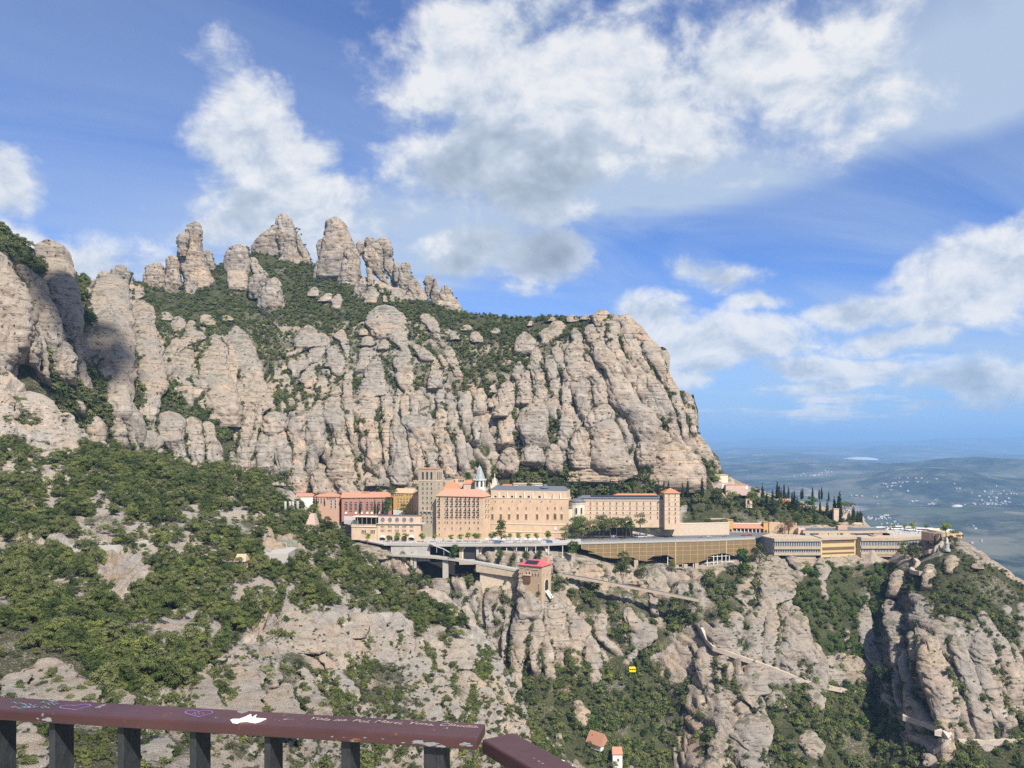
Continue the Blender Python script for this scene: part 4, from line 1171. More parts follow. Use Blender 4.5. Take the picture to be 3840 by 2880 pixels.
# ------------------------------------------------------------------ the plain far below, out to the horizon
def build_ground():
    th = np.concatenate([np.linspace(-180, -50, 14, endpoint=False), np.linspace(-50, 50, 420, endpoint=False), np.linspace(50, 180, 14)])
    r = np.concatenate([[2.0, 200.0, 700.0], np.geomspace(1000, 62000, 300)])
    A, RR = np.meshgrid(np.radians(th), r, indexing='ij')
    x = RR * np.sin(A); y = RR * np.cos(A)
    hills = fbm(x / 2600, y / 2600, x * 0, 5, 81) * 95 + np.maximum(0, fbm(x / 7000, y / 7000, x * 0, 4, 83)) * 210
    hills = hills + fbm(x / 700, y / 700, x * 0, 4, 85) * 34 * np.clip((14000 - RR) / 8000, 0, 1)
    z = -520 + hills * np.clip((RR - 1500) / 3000, 0, 1)
    def hill(hx, hd, w, dpt, h):
        cx = (hx - 1920) / F * hd
        return h * np.exp(-((x - cx) / w) ** 2 - ((y - hd) / dpt) ** 2)
    z += hill(3480, 7200, 650, 700, 150) + hill(3250, 7600, 1300, 800, 80) + hill(2980, 16000, 1500, 1500, 260) + hill(2800, 15000, 1800, 1600, 200)
    z += hill(3000, 9500, 2200, 1200, 90) + hill(3700, 9000, 900, 900, 110) + hill(2750, 11000, 1500, 900, 150)
    z += np.clip((RR - 17000) / 9000, 0, 1) * (30 + np.abs(fbm(x / 6000, y / 4000, x * 0, 4, 91)) * 200)
    z += np.clip((RR - 34000) / 10000, 0, 1) * (90 + fbm(x / 9000, y / 9000, x * 0, 4, 95) * 240)
    near = np.clip((2600 - RR) / 1900, 0, 1)
    z += near * near * 160
    z = np.minimum(z, 300)
    z = np.where(RR < 1000, np.minimum(z, -330), z)
    nu, nv = z.shape
    idx = np.arange(nu * nv).reshape(nu, nv)
    Fq = np.stack([idx[:-1, :-1], idx[:-1, 1:], idx[1:, 1:], idx[1:, :-1]], -1).reshape(-1, 4)
    me = mesh_from('ground', np.stack([x, y, z], -1).reshape(-1, 3), Fq, True)
    m, t, b = new_mat('plain_land')
    geo = t.n('ShaderNodeNewGeometry'); P = geo.outputs['Position']
    flatP = t.vmath('MULTIPLY', P, (1, 1, 0))
    n1 = t.noise(flatP, .0006, 6, .6); n2 = t.noise(flatP, .0035, 8, .78); n3 = t.noise(flatP, .02, 4, .7)
    col = t.ramp(n2, [(.34, (.013, .021, .017)), (.49, (.036, .047, .036)), (.60, (.095, .10, .075)), (.72, (.22, .20, .15))])  # greens pulled towards blue-grey, painting in some of the distance haze
    vo = t.n('ShaderNodeTexVoronoi'); t.put(vo.inputs['Vector'], flatP); vo.inputs['Scale'].default_value = .0032
    field = t.ramp(t.sep(vo.outputs['Color'])[0], [(.2, (.09, .105, .07)), (.5, (.20, .18, .14)), (.8, (.05, .07, .045)), (1, (.28, .25, .21))])
    sl = t.sep(geo.outputs['Normal'])[2]
    ff = t.math('MULTIPLY', t.sstep(n1, .48, .60), t.sstep(sl, .95, .99))
    col = t.mix(t.math('MULTIPLY', ff, .85), col, field)
    col = t.mix(t.math('MULTIPLY', t.sstep(n3, .64, .70), .35), col, (.34, .29, .22))
    t.link(col, b.inputs['Base Color']); b.inputs['Roughness'].default_value = 1.0; b.inputs['Specular IOR Level'].default_value = 0.0
    me.materials.append(m)
    o = link('ground', me); tag(o, kind='structure')
    return x, y, z


_gx, _gy, _gz = build_ground()


def ground_z(px, py):
    i = np.argmin((_gx - px) ** 2 + (_gy - py) ** 2)
    return float(_gz.ravel()[i])


def town(label, spots, n, hmax, mats):
    """a far town: many small houses that read as one mass"""
    mb = MB()
    for sx, D, w, dpt, k in spots:
        for _ in range(int(n * k)):
            d = D + random.gauss(0, dpt); px = (sx - 1920) / F * D + random.gauss(0, w)
            if vnoise(np.array([px / 160]), np.array([d / 160]), np.array([0.]), 5)[0] < -.05: continue
            a = random.uniform(3, 9) * (D / 6000) ** .5 * (2.4 if random.random() < .07 else 1); b_ = random.uniform(4, 9); h = random.uniform(5, hmax)
            z = ground_z(px, d) - 3
            mb.box(px - a, px + a, d - b_, d + b_, z, z + h + 3, random.randrange(len(mats)))
    o = mb.build('distant_town', mats)
    tag(o, label, 'town', kind='stuff')


def quarry(label, sx, D, w, h):
    mb = MB()
    c = W(sx, 1700, D); z = ground_z(c.x, D)
    prof = [(w, z - 20), (w * .82, z + h * .35), (w * .6, z + h * .7), (w * .32, z + h), (w * .05, z + h * 1.02)]
    mb.lathe(prof, c.x, D, 20)
    o = mb.build('spoil_heap', M['pale_ground'], smooth=True)
    tag(o, label, 'spoil heap')


M['town_white'] = plain('far_white_walls', (.50, .48, .45), .9, .05)
M['town_pink'] = plain('far_pink_walls', (.46, .36, .31), .9, .05)
M['town_grey'] = plain('far_grey_walls', (.34, .33, .32), .9, .05)
M['pale_ground'] = plain('pale_earth', (.50, .47, .43), .95, .1, .01)
town('wide pinkish town spread on the plain at the far right', [(3650, 15500, 900, 260, 1.2), (3380, 15500, 420, 180, .5), (3220, 17500, 300, 200, .25)], 260, 26, [M['town_pink'], M['town_white'], M['town_pink']])
town('scattered white town below the dark wooded hill', [(3740, 6200, 300, 330, 1.0), (3600, 6100, 260, 120, .6), (3850, 5600, 300, 260, .7)], 120, 12, [M['town_grey'], M['town_grey'], M['town_white']])
town('small hamlet of pale houses on the wooded plain', [(3480, 4300, 130, 90, .5), (3250, 4600, 120, 60, .3), (3380, 6900, 110, 70, .3), (3270, 6700, 140, 60, .3), (3780, 3500, 110, 160, .5), (3700, 3000, 90, 90, .3)], 130, 10, [M['town_white'], M['town_pink'], M['town_grey']])
town('low pale factory sheds beside the far fields', [(2960, 12500, 700, 260, .5), (3060, 9000, 160, 100, .25), (3120, 13500, 260, 100, .3)], 120, 14, [M['town_white'], M['town_grey']])
quarry('long white spoil heap beyond the plain', 3225, 17500, 420, 45)
quarry('small pale earth mound near the hamlet', 3590, 5300, 45, 14)

# ------------------------------------------------------------------ air
def build_haze():
    mb = MB(); mb.box(-66000, 66000, -66000, 66000, -780, 420)
    m = bpy.data.materials.new('haze_air'); m.use_nodes = True
    nt = m.node_tree; nt.nodes.clear(); t = NT(nt)
    out = t.n('ShaderNodeOutputMaterial'); v = t.n('ShaderNodeVolumePrincipled')
    v.inputs['Color'].default_value = (.34, .61, 1.0, 1)
    v.inputs['Density'].default_value = HAZE
    v.inputs['Anisotropy'].default_value = 0.0
    t.link(v.outputs[0], out.inputs['Volume'])
    o = mb.build('haze', m); tag(o, 'pale blue haze over the distant plain', 'haze', kind='stuff')
    return o


HAZE = 6.2e-5
build_haze()

# ------------------------------------------------------------------ plants
def leaf_cloud(centres, radii, n, size, rs, squash=1.0, jitter=.36):
    """small leaf faces spread over the skin of several overlapping clumps"""
    centres = np.asarray(centres, float); radii = np.asarray(radii, float)
    w = radii ** 2; w /= w.sum()
    ci = rs.choice(len(centres), n, p=w)
    d = rs.normal(size=(n, 3)); d /= np.linalg.norm(d, axis=1, keepdims=True)
    low = d[:, 2] < -.25; d[low, 2] *= -.6
    rad = radii[ci] * rs.uniform(.72, 1.06, n)
    c = centres[ci] + d * rad[:, None] * np.array([1, 1, squash])
    nn = d + rs.normal(size=(n, 3)) * jitter; nn[:, 2] += .25
    nn /= np.linalg.norm(nn, axis=1, keepdims=True)
    a = np.cross(nn, rs.normal(size=(n, 3))); a /= np.linalg.norm(a, axis=1, keepdims=True)
    b = np.cross(nn, a)
    s = size * rs.uniform(.6, 1.25, n)[:, None]
    V = np.stack([c - a * s, c - b * s * .62, c + a * s, c + b * s * .62], 1).reshape(-1, 3)
    Fq = np.arange(n * 4).reshape(n, 4)
    return V, Fq


def crown_mesh(name, mat, V, Fq):
    me = mesh_from(name, V, Fq)
    me.materials.append(mat)
    return me


def clumps(rs, n, rx, rz, z0, r0, r1, dome=True):
    out, rad = [], []
    for i in range(n):
        a = rs.uniform(0, 2 * np.pi); u = math.sqrt(rs.uniform(0, 1))
        h = rs.uniform(0, 1)
        rr = rx * u * (math.sqrt(max(0, 1 - (h * .85) ** 2)) if dome else 1)
        out.append((rr * math.cos(a), rr * math.sin(a), z0 + rz * h)); rad.append(rs.uniform(r0, r1))
    return out, rad


def trunk_mesh(name, h, r, rs, limbs=3):
    mb = MB()
    bend = [(0, 0, -1.2), (rs.uniform(-.1, .1), rs.uniform(-.1, .1), h * .35), (rs.uniform(-.25, .25), rs.uniform(-.25, .25), h * .7), (rs.uniform(-.3, .3), rs.uniform(-.3, .3), h)]
    mb.tube(bend, r, 6, 0, r * .45)
    for i in range(limbs):
        a = rs.uniform(0, 6.28); l = h * .45
        mb.tube([bend[1 + i % 2], (math.cos(a) * l * .6, math.sin(a) * l * .6, h * .85), (math.cos(a) * l, math.sin(a) * l, h * 1.1)], r * .45, 5, 0, r * .15)
    return mb.mesh(name, M['bark'])


_rs = np.random.default_rng(3)
CROWN, TRUNK = {}, {}
# evergreen oaks, crown about 2 units across so that a scale of 3 gives a 6 m tree
CROWN['oak'] = []
for i in range(6):
    c, r = clumps(_rs, 17, .76, 1.15, .34, .20, .40)
    V, q = leaf_cloud(c, r, 1700, .058, _rs, .85)
    CROWN['oak'].append(crown_mesh('oak_crown', M['oak'], V, q))
TRUNK['oak'] = [trunk_mesh('oak_trunk', .95, .07, _rs) for i in range(2)]
CROWN['full'] = []
for i in range(4):
    c, r = clumps(_rs, 20, .66, 1.35, .18, .26, .42)
    V, q = leaf_cloud(c, r, 1700, .06, _rs, .95, .6)
    CROWN['full'].append(crown_mesh('round_crown', M['oak'], V, q))
CROWN['far'] = []
for i in range(5):
    c, r = clumps(_rs, 9, .72, .80, .35, .30, .48)
    V, q = leaf_cloud(c, r, 380, .12, _rs, .85)
    CROWN['far'].append(crown_mesh('bush_crown', M['oak'], V, q))
CROWN['scrub'] = []
for i in range(4):
    c, r = clumps(_rs, 8, .8, .42, .15, .22, .40)
    V, q = leaf_cloud(c, r, 340, .105, _rs, .8, .8)
    CROWN['scrub'].append(crown_mesh('scrub_crown', M['scrub'], V, q))
CROWN['ivy'] = []
for i in range(3):
    c, r = clumps(_rs, 10, .8, .6, .25, .28, .46)
    V, q = leaf_cloud(c, r, 480, .105, _rs, .8, .6)
    CROWN['ivy'].append(crown_mesh('lush_crown', M['ivy'], V, q))
CROWN['spring'] = []
for i in range(3):
    c, r = clumps(_rs, 11, .62, 1.0, .75, .24, .40)
    V, q = leaf_cloud(c, r, 900, .085, _rs, .9, .9)
    CROWN['spring'].append(crown_mesh('spring_crown', M['spring'], V, q))
TRUNK['spring'] = [trunk_mesh('plaza_trunk', 1.15, .055, _rs)]
CROWN['cypress'] = []
for i in range(3):
    hh = np.linspace(.3, 11.2, 34)
    rr = .95 * np.clip(np.minimum(1, hh / 1.6) * (1 - (hh / 11.8) ** 2.2), .08, 1)
    c = [(_rs.normal() * .12, _rs.normal() * .12, h) for h in hh]
    V, q = leaf_cloud(c, rr, 1300, .30, _rs, .9, .5)
    CROWN['cypress'].append(crown_mesh('cypress_crown', M['cypress'], V, q))
TRUNK['cypress'] = [MB().tube([(0, 0, -1), (0, 0, 5), (0, 0, 10)], .16, 6, 0, .05).mesh('cypress_trunk', M['bark'])]
# umbrella pine: a flat crown on a bare stem
c, r = clumps(_rs, 14, 1.0, .22, 1.35, .26, .38)
V, q = leaf_cloud(c, r, 1100, .07, _rs, .6, .7)
CROWN['pine'] = [crown_mesh('pine_crown', M['oak'], V, q)]
TRUNK['pine'] = [trunk_mesh('pine_trunk', 1.45, .06, _rs, 4)]
CROWN['dry'] = []
c, r = clumps(_rs, 12, .72, .9, .45, .26, .44)
V, q = leaf_cloud(c, r, 900, .06, _rs, .85, 1.0)
CROWN['dry'] = [crown_mesh('bare_crown', M['dry'], V, q)]
CROWN['bush'] = []
for i in range(2):
    c, r = clumps(_rs, 12, .72, .8, .12, .28, .44)
    V, q = leaf_cloud(c, r, 1100, .06, _rs, .9, .6)
    CROWN['bush'].append(crown_mesh('bush_crown', M['ivy'], V, q))
CROWN['lush'] = []
for i in range(2):
    c, r = clumps(_rs, 17, .62, 1.8, .15, .28, .44)
    V, q = leaf_cloud(c, r, 1500, .07, _rs, .9, .6)
    CROWN['lush'].append(crown_mesh('lush_tree_crown', M['ivy'], V, q))


def plant(name, label, cat, group, loc, scale, crown, trunk, rz=None, sz=1.0):
    e = thing(name, loc, label, cat, group, rz if rz is not None else random.uniform(0, 6.28))
    e.scale = (scale, scale, scale * sz)
    link('trunk', random.choice(TRUNK[trunk]), e)
    link('crown', random.choice(CROWN[crown]), e)
    return e


def scatter(S, veg, bare, seed):
    """plant positions on a sheet: list of (point, size, kind, photo size)"""
    rs = np.random.default_rng(seed)
    out = []
    P = S.real
    A = np.linalg.norm(np.cross(P[1:, :-1] - P[:-1, :-1], P[:-1, 1:] - P[:-1, :-1]), axis=-1)
    hz = np.abs(P[1:, :-1, 2] - P[:-1, :-1, 2])
    A = np.minimum(A, np.median(A) * 4)
    cxs, cys = ragged(S.gsx[:-1, :-1], S.gsy[:-1, :-1])
    pc = P[:-1, :-1]
    thick = np.clip(1.0 + (1.5 if S is SN else 1.4) * fbm(pc[..., 0] / 20, pc[..., 1] / 20, pc[..., 2] / 20, 3, 101), .3 if S is SN else .08, 2)
    # plants root in the hollows rather than on the bulges
    thick = thick * np.where(S.amp[:-1, :-1] > .6, 1.55 - 1.0 * S.edge[:-1, :-1], 1.0)
    for poly, dens, (s0, s1), kind in veg:
        inside = in_poly(cxs, cys, poly)
        for b_ in bare: inside &= ~in_poly(cxs, cys, b_)
        idx = np.argwhere(inside)
        if not len(idx): continue
        cnt = rs.poisson(A[idx[:, 0], idx[:, 1]] * dens / 100 * thick[idx[:, 0], idx[:, 1]])
        for (i, j), n in zip(idx[cnt > 0], cnt[cnt > 0]):
            for _ in range(n):
                a, b_ = rs.uniform(), rs.uniform()
                p = P[i, j] * (1 - a) * (1 - b_) + P[i + 1, j] * a * (1 - b_) + P[i, j + 1] * (1 - a) * b_ + P[i + 1, j + 1] * a * b_
                s = s0 + (s1 - s0) * rs.uniform() ** 1.6
                out.append((p[0], p[1], p[2], s, kind))
    return out


def crevice_plants(seed):
    """bushes rooted where two rocks meet and on ledges"""
    rs = np.random.default_rng(seed)
    out = []
    for rows, S, off, fixed in ROCKS_PLACED:
        near = S is SN
        h = rows[-1, 0] - rows[0, 0]
        w = np.median(rows[:, 2] - rows[:, 1])
        D0 = fixed or float(S.depth((rows[0, 1] + rows[0, 2]) / 2, rows.mean(0)[0])[0])
        for side in (0, 1):
            if rs.uniform() < .32: continue
            n = rs.poisson(h * D0 / F / (2.7 if not near else 2.6))
            y0 = rs.uniform(.1, .6)
            for _ in range(n):
                y = rows[0, 0] + h * min(1.0, y0 + rs.exponential(.35))
                x = np.interp(y, rows[:, 0], rows[:, 1 + side]) + rs.normal() * w * .04
                D = (fixed or float(S.depth(x, y)[0])) + off - (0 if fixed else rs.uniform(4.0, 8.0) * (.35 if near else 1.0))
                p = W(x, y, D)
                out.append((p.x, p.y, p.z - .5, (.9 + 2.0 * rs.uniform() ** 2) * (.5 if near else 1.0), 0 if rs.uniform() < .75 else 1))
        # a fringe of bushes at the foot
        if rs.uniform() < .6 and not fixed:
            for _ in range(rs.poisson(w * D0 / F / 7)):
                x = rs.uniform(rows[-1, 1], rows[-1, 2]); y = rows[-1, 0] + rs.normal() * 3
                D = float(S.depth(x, y)[0]) - 1.5
                p = W(x, y, D)
                out.append((p.x, p.y, p.z - .6, rs.uniform(1.2, 2.8) * (.55 if near else 1.0), 0))
    return out


def gn_stuff(name, pts, meshes, label):
    """a mass of plants: one object of points with leaf meshes set on them"""
    src = bpy.data.collections.new(name + '_sources')
    for m in meshes:
        o = bpy.data.objects.new(m.name, m); src.objects.link(o)
    pts = np.asarray(pts, float)
    n = len(pts)
    me = bpy.data.meshes.new(name)
    me.vertices.add(n); me.vertices.foreach_set('co', pts[:, :3].astype(np.float32).ravel())
    rs = np.random.default_rng(n)
    set_attr(me, 'scl', pts[:, 3]); set_attr(me, 'turn', rs.uniform(0, 6.28, n)); set_attr(me, 'tall', rs.uniform(.8, 1.25, n))
    at = me.attributes.new('pick', 'INT', 'POINT'); at.data.foreach_set('value', rs.integers(0, len(meshes), n).astype(np.int32))
    me.update()
    ng = bpy.data.node_groups.new(name + '_nodes', 'GeometryNodeTree')
    ng.interface.new_socket('Geometry', in_out='INPUT', socket_type='NodeSocketGeometry')
    ng.interface.new_socket('Geometry', in_out='OUTPUT', socket_type='NodeSocketGeometry')
    t = NT(ng)
    gi = t.n('NodeGroupInput'); go = t.n('NodeGroupOutput')
    iop = t.n('GeometryNodeInstanceOnPoints'); ci = t.n('GeometryNodeCollectionInfo')
    ci.inputs['Collection'].default_value = src
    ci.inputs['Separate Children'].default_value = True; ci.inputs['Reset Children'].default_value = True
    def attr(nm, kind='FLOAT'):
        nd = t.n('GeometryNodeInputNamedAttribute', data_type=kind); nd.inputs['Name'].default_value = nm
        return nd.outputs['Attribute']
    t.link(gi.outputs[0], iop.inputs['Points']); t.link(ci.outputs[0], iop.inputs['Instance'])
    iop.inputs['Pick Instance'].default_value = True
    t.link(attr('pick', 'INT'), iop.inputs['Instance Index'])
    t.link(t.comb(0.0, 0.0, attr('turn')), iop.inputs['Rotation'])
    s = attr('scl')
    t.link(t.comb(s, s, t.math('MULTIPLY', s, attr('tall'))), iop.inputs['Scale'])
    t.link(iop.outputs[0], go.inputs[0])
    o = link(name, me)
    md = o.modifiers.new('plants', 'NODES'); md.node_group = ng
    tag(o, label, 'vegetation', kind='stuff')
    return o


def cleft_plants(S, n, tmin, tmax, k, seed, sxr, keep=.16, s0=1.2, s1=3.2):
    """bushes rooted in the clefts of the cliff"""
    rs = np.random.default_rng(seed)
    ok = (S.edge < keep) & (S.gT > tmin) & (S.gT < tmax) & (S.gsx > sxr[0]) & (S.gsx < sxr[1]) & (S.amp > .4)
    P = S.real[ok]
    P = P[fbm(P[:, 0] / 30, P[:, 1] / 30, P[:, 2] / 30, 2, 7) > -.15]
    P = P[rs.permutation(len(P))[:n]]
    return [(p[0], p[1] - (3.6 if S is SM else 1.0), p[2] - .6, s0 + (s1 - s0) * rs.uniform() ** 1.7, 0) for p in P]


ptsM = scatter(SM, VEG_M, BARE_M, 1)
ptsN = scatter(SN, VEG_N, BARE_N, 2)
ptsN = [p for p in ptsN if p[1] > 95]
crev = crevice_plants(5) + cleft_plants(SM, 6500, 4.3, 7.3, 1.0, 21, (500, 2700), .24, 1.3, 3.4) + cleft_plants(SM, 2600, 0.2, 3.0, 1.0, 22, (1500, 3840), .2) + cleft_plants(SN, 4200, 1, 8, .5, 23, (-200, 2100), .3, .5, 2.0)
# the 300 oaks of the near slope that show largest stand as trees of their own
trees = sorted([p for p in ptsN if p[4] == 0 and p[3] > 2.2 and p[1] > 140], key=lambda p: -p[3] / p[1])


def sight(p):
    sx = 1920 + p[0] / p[1] * F; sy = HY - p[2] / p[1] * F
    return sx, sy


own = []
rest = []
for p in trees:
    sx, sy = sight(p)
    if len(own) < 300 and 15 < sx < 1900 and sy < 2640: own.append(p)
    else: rest.append(p)
for p in own:
    sx, sy = sight(p)
    if sy < 2030: lab = 'evergreen oak in the dense wood on the slope above the mountain road'; grp = 'oaks on the upper left slope'
    elif sx < 620: lab = 'evergreen oak in the thick wood above the left end of the railing'; grp = 'oaks on the lower left slope'
    else: lab = 'evergreen oak on the wooded shoulder in front of the viaduct'; grp = 'oaks on the middle shoulder'
    e = plant('oak_tree', lab, 'tree', grp, (p[0], p[1], p[2] - .25), p[3], 'oak', 'oak', None, random.uniform(.8, 1.15))
big = [p for p in rest]
small_n = [p for p in ptsN if p[4] == 0 and not (p[3] > 2.2 and p[1] > 140)]
gn_stuff('woodland', [(p[0], p[1], p[2] - .25, p[3]) for p in big + small_n], CROWN['oak'][:4], 'dark green woodland on the near slope')
gn_stuff('hillside_scrub', [(p[0], p[1], p[2] - .1, p[3]) for p in ptsN if p[4] == 1] + [c[:4] for c in crev if c[4] == 1 and c[1] < 480] + [c[:4] for c in ROCK_TUFTS if c[4]], CROWN['scrub'], 'low grey-green scrub on the near rocks')
gn_stuff('mountain_woods', [(p[0], p[1], p[2] - .4, p[3]) for p in ptsM if p[4] in (0, 3)] + [c[:4] for c in crev if c[4] == 0], CROWN['far'], 'dark evergreen scrub woods over the mountain')
gn_stuff('mountain_scrub', [(p[0], p[1], p[2] - .1, p[3]) for p in ptsM if p[4] == 1] + [c[:4] for c in crev if c[4] == 1 and c[1] >= 480] + [c[:4] for c in ROCK_TUFTS if not c[4]], CROWN['scrub'], 'low scrub tufts on the mountain ledges')
gn_stuff('lush_undergrowth', [(p[0], p[1], p[2] - .3, p[3]) for p in ptsM if p[4] == 2], CROWN['ivy'] + CROWN['far'][:1], 'bright green undergrowth below the restaurant')
print('plants', len(ptsM), len(ptsN), len(crev), len(own))

# ------------------------------------------------------------------ materials of the built things
M['tan'] = plain('tan_stone_wall', (.57, .40, .26), .9, .17, .22)
M['tan2'] = plain('pale_tan_wall', (.57, .42, .295), .9, .16, .22)
M['band'] = plain('pale_stone_trim', (.66, .55, .43), .85, .06)
M['towergrey'] = plain('grey_stone_tower', (.41, .345, .25), .9, .16, .3)
M['salmon'] = plain('salmon_render', (.48, .30, .21), .9, .08)
M['redwall'] = plain('red_render', (.36, .165, .12), .9, .07)
M['yellow'] = plain('ochre_render', (.56, .34, .11), .9, .08)
M['white'] = plain('white_paint', (.66, .645, .60), .7, .06)
M['cream'] = plain('cream_wall', (.62, .55, .42), .9, .08)
M['pinkwall'] = plain('pink_wall', (.55, .40, .33), .9, .12)
M['ochre2'] = plain('station_render', (.44, .32, .205), .9, .08)
M['tile'] = plain('clay_tiles', (.40, .20, .13), .85, .28, 1.6, bump=.6)
M['tile_bright'] = plain('new_clay_tiles', (.46, .19, .10), .85, .12, 1.2)
M['tile_old'] = plain('old_clay_tiles', (.44, .25, .17), .9, .35, 2.0, bump=.6)
M['tile_tan'] = plain('sandy_tiles', (.46, .33, .21), .9, .18)
M['redroof'] = plain('red_sheet_roof', (.46, .10, .105), .7, .12)
M['spire_lead'] = plain('spire_lead', (.30, .32, .32), .6, .1)
M['slate'] = plain('slate_roof', (.115, .125, .14), .6, .15)
M['concrete'] = plain('weathered_concrete', (.42, .335, .24), .9, .18, .4)
M['concrete2'] = plain('grey_concrete', (.40, .375, .335), .9, .22, .25)
M['conc_yellow'] = plain('yellow_concrete', (.53, .40, .20), .9, .07)
M['pale_conc'] = plain('pale_concrete_edge', (.38, .355, .31), .85, .08)
M['paving'] = plain('plaza_paving', (.40, .37, .34), .9, .10, .3)
M['asphalt'] = plain('asphalt', (.13, .13, .135), .9, .12, .5)
M['glass'] = plain('dark_window_glass', (.035, .035, .04), .25, .2, spec=.5)
M['glass_blue'] = plain('ribbon_window_glass', (.06, .08, .10), .2, .2, spec=.6)
M['shade_fill'] = plain('painted_shade', (.03, .026, .024), .95, .2)  # near-black colour standing in for shade inside openings
M['wood'] = plain('brown_shutters', (.16, .085, .05), .8, .15)
M['panel'] = plain('brown_mesh_panel', (.205, .140, .070), .75, .12, .3)
M['steel'] = plain('pale_steel', (.48, .49, .48), .5, .06, metal=.3)
M['dark_steel'] = plain('dark_steel', (.09, .095, .10), .5, .1, metal=.4)
M['rubble'] = plain('rubble_stone', (.52, .42, .315), .95, .28, 1.1, bump=1.0)
M['solar'] = plain('solar_panel', (.022, .028, .04), .25, .1, spec=.6)
M['pinkpanel'] = plain('pink_brick_infill', (.40, .225, .17), .9, .1)
M['mosaic'] = plain('dark_mosaic', (.17, .15, .19), .7, .6, 2.5)

_wcache = {}


def window_mesh(w, h, style):
    key = (round(w, 1), round(h, 1), style)
    if key in _wcache: return _wcache[key]
    mb = MB()
    f, g = ('band', 'glass')
    if style == 'wood': g = 'wood'
    if style == 'dark': f = 'towergrey'
    if style == 'white': f = 'white'
    if style == 'whitefill': f, g = 'white', 'white'
    w2 = w / 2; h2 = h / 2; t = .16
    if style in ('arch', 'archdark'):
        n = 10; f = 'band' if style == 'arch' else 'towergrey'
        pts = [(-w2, -h2), (w2, -h2)] + [(w2 * math.cos(math.pi * k / n), h2 - w2 + w2 * math.sin(math.pi * k / n)) for k in range(n + 1)]
        def slab(sc, y0, y1, mi):
            q = [(p[0] * sc, p[1] * sc) for p in pts]; m = len(q)
            vs = [(a, y0, b) for a, b in q] + [(a, y1, b) for a, b in q]
            mb.add(vs, [tuple(range(m)), tuple(range(2 * m - 1, m - 1, -1))] + [(i, m + i, m + (i + 1) % m, (i + 1) % m) for i in range(m)], mi)
        slab(1.0, -.10, .3, 1)
        # ring of stone around the opening
        o = [(p[0] * 1.22, p[1] * 1.07 + .02) for p in pts]; m = len(pts)
        vs = [(a, -.24, b) for a, b in pts] + [(a, -.24, b) for a, b in o] + [(a, .1, b) for a, b in pts] + [(a, .1, b) for a, b in o]
        fs = []
        for i in range(m):
            j = (i + 1) % m
            fs += [(i, j, m + j, m + i), (m + i, m + j, 3 * m + j, 3 * m + i), (i, 2 * m + i, 2 * m + j, j)]
        mb.add(vs, fs, 0)
    else:
        mb.box(-w2, w2, -.05, .3, -h2, h2, 1)
        mb.box(-w2 - t, -w2, -.18, .1, -h2, h2 + t, 0); mb.box(w2, w2 + t, -.18, .1, -h2, h2 + t, 0)
        mb.box(-w2, w2, -.18, .1, h2, h2 + t, 0)
        mb.box(-w2 - .25, w2 + .25, -.36, .1, -h2 - .2, -h2, 0)
        if style == 'balcony':
            mb.box(-w2 - .5, w2 + .5, -.95, -.85, -h2 - .1, -h2 + .95, 2)
            mb.box(-w2 - .5, w2 + .5, -.95, .05, -h2 - .42, -h2 - .21, 0)
    me = mb.mesh('window', [M[f], M[g], M['dark_steel']])
    _wcache[key] = me
    return me


